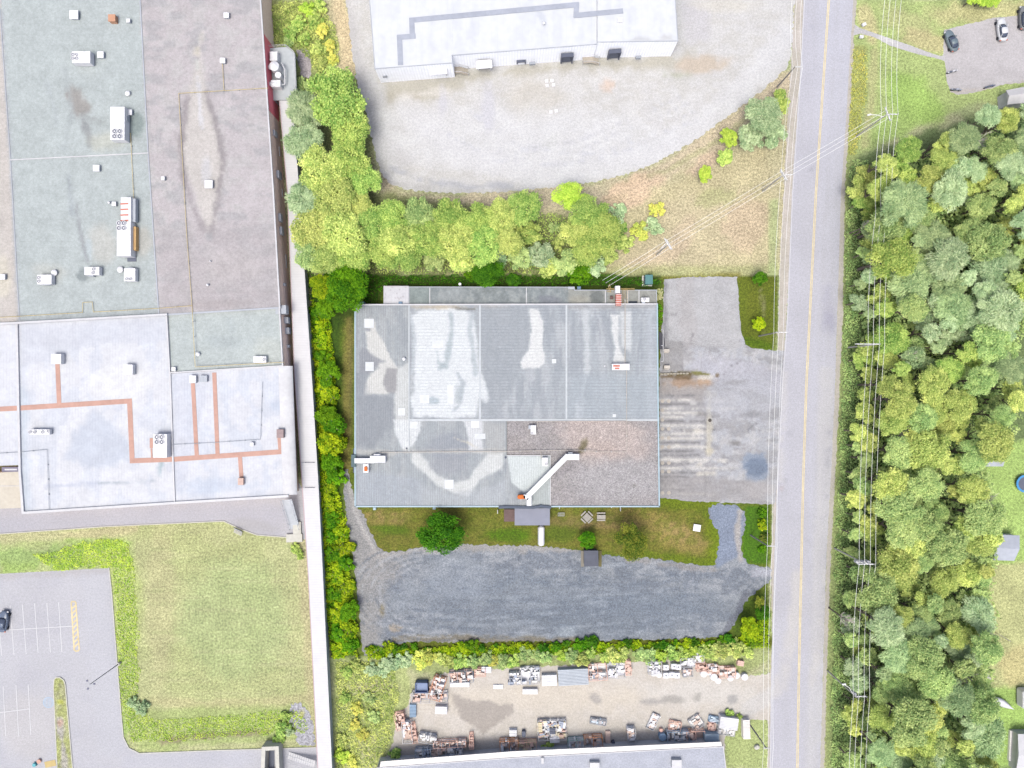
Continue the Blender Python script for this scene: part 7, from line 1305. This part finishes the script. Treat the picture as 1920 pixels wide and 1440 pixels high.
# letter boxes, garden sheds, trampoline
for x, y, lb in ((1621, 45, 'white letter box on the verge north of the footpath'), (1616, 68, 'white square utility box on the verge south of the footpath')): c = P(x, y, .9); t = thing('letter_box', lb, 'letter box', (c[0], c[1], 0)); MB().box((c[0], c[1], 0), (.12, .12, .6)).build('post', m_pole, t); MB().rbox((c[0], c[1], .55), (.75, .6, .4), .4 if y < 60 else 0, r=.08).build('box', m_hvac, t); MB().box((c[0], c[1], .95), (.6, .06, .03), .4).build('flap', m_hvac2, t)
def shed(pts, z, ridge, label, rc, wc, name='garden_shed'):
    a = [P(x, y, z) for x, y in pts]; cx = sum(p[0] for p in a) / 4; cy = sum(p[1] for p in a) / 4; t = thing(name, label, 'shed', (cx, cy, 0))
    MB().prism([(cx + (p[0] - cx) * .93, cy + (p[1] - cy) * .93) for p in a], 0, z, cap=True).build('wall', wc, t)
    m0 = ((a[0][0] + a[3][0]) / 2, (a[0][1] + a[3][1]) / 2, z + ridge); m1 = ((a[1][0] + a[2][0]) / 2, (a[1][1] + a[2][1]) / 2, z + ridge); mb = MB()
    mb.add([a[0], a[1], m1, m0, a[3], a[2]], [(0, 1, 2, 3), (3, 2, 5, 4), (0, 3, 4), (1, 5, 2)])
    b = mb.build('roof', rc, t); sm = b.modifiers.new('thick', 'SOLIDIFY'); sm.thickness = .1; return t
m_sh = paint('grey_shed_roof', (206, 212, 226), .8); shed([(1864, 1002), (1911, 1004), (1901, 1051), (1862, 1050)], 2.3, .7, 'grey-roofed garden shed under branches at the middle right', m_sh, m_trimw); shed([(1846, 855), (1880, 852), (1880, 874), (1848, 874)], 2.0, .5, 'small white and grey garden shed at the east side of the wood', m_hvac2, m_trimw)
shed([(1886, 170), (1990, 150), (1990, 186), (1888, 196)], 3.0, .8, 'white gabled garage at the right edge below the driveway', paint('white_garage_roof', (232, 230, 232), .8), m_trimw, 'garage'); shed([(1908, 1376), (1985, 1376), (1985, 1450), (1904, 1450)], 2.4, .6, 'white shed cut by the right edge at the bottom', m_trimw, m_trimw)
c = P(1904, 1400, .8); one('timber_pile', MB().box((c[0] - .4, c[1], 0), (1.1, 6.0, .5), -.05).box((c[0], c[1] + 1, .5), (.5, 2, .3), .2), m_tarp, 'long white timber pile beside the white shed at the bottom right', 'pile')
c = P(1919, 1310, 1.5); one('camper_trailer', MB().rbox((c[0] + .6, c[1], .4), (2.3, 3.6, 1.9), 0, r=.4, top=.3), m_hvac, 'white camper trailer cut by the right edge near the bottom', 'trailer')
bt = thing('covered_boat', 'white covered boat on the grass at the right below the wood', 'boat', P(1882, 1320)); c = P(1882, 1320, 1); a = R(-28); ca, sa = vec(a); rr = []
for i in range(9):
    t_ = i / 8; w = .75 * math.sin(math.pi * (.12 + .88 * t_) ** .8) + .02; x = -2.0 + 4.2 * t_; rr.append([(c[0] + x * ca - y * sa, c[1] + x * sa + y * ca, z) for y, z in ((-w, .9), (-w * .5, .3), (w * .5, .3), (w, .9), (w * .4, 1.25), (-w * .4, 1.25))])
MB().loft(rr).build('hull', m_hvac, bt, smooth=True); MB().box((c[0], c[1], 0), (1.6, .8, .3), a).build('cradle', m_galv, bt)
c = P(1922, 907, .8); tp = thing('trampoline', 'round blue-rimmed trampoline cut by the right edge on the garden lawn', 'trampoline', (c[0], c[1], 0)); MB().ring((c[0], c[1], .78), 1.35, 1.75, .08, 32).build('rim_pad', paint('blue_pad', (92, 178, 244), .6), tp); MB().cyl((c[0], c[1], .74), 1.36, .04, 32).build('mat', m_blk, tp)
for k in range(6): MB().tube((c[0] + 1.6 * math.cos(k * 1.05), c[1] + 1.6 * math.sin(k * 1.05), 0), (c[0] + 1.6 * math.cos(k * 1.05), c[1] + 1.6 * math.sin(k * 1.05), .78), .04).build('leg', m_galv, tp)
for i, (x, y) in enumerate(((1847, 1130), (1844, 1152), (1843, 1168), (1845, 1232), (1848, 1252), (1853, 1270))): c = P(x, y, .4); one('garden_rock', MB().rbox((c[0], c[1], 0), (.9, 1.9 if i % 2 else 1.3, .4), .1 * i, r=.35, top=.2), m_curb, 'pale rock along the east edge of the wood, %s of six from the north' % ['first', 'second', 'third', 'fourth', 'fifth', 'sixth'][i], 'rock', 'rocks along the east edge of the wood')
for i, (x, y) in enumerate(((62, 1436), (70, 1430), (84, 1436))): c = P(x, y, .8); one(['play_cube', 'flower_tub', 'picnic_rug'][i], [MB().rbox((c[0], c[1], 0), (.7, .7, .6), r=.2), MB().cyl((c[0], c[1], 0), .35, .45, 14, .42), MB().box((c[0] + .6, c[1], .02), (2.2, 1.2, .04), .2)][i], [paint('turquoise', (120, 210, 222), .6), paint('coral', (244, 190, 170), .6), paint('sand_cloth', (236, 212, 150), .9)][i], ['turquoise box at the bottom left corner', 'coral round tub beside the turquoise box', 'yellow mat at the bottom left beside the traffic island'][i], ['box', 'tub', 'mat'][i])
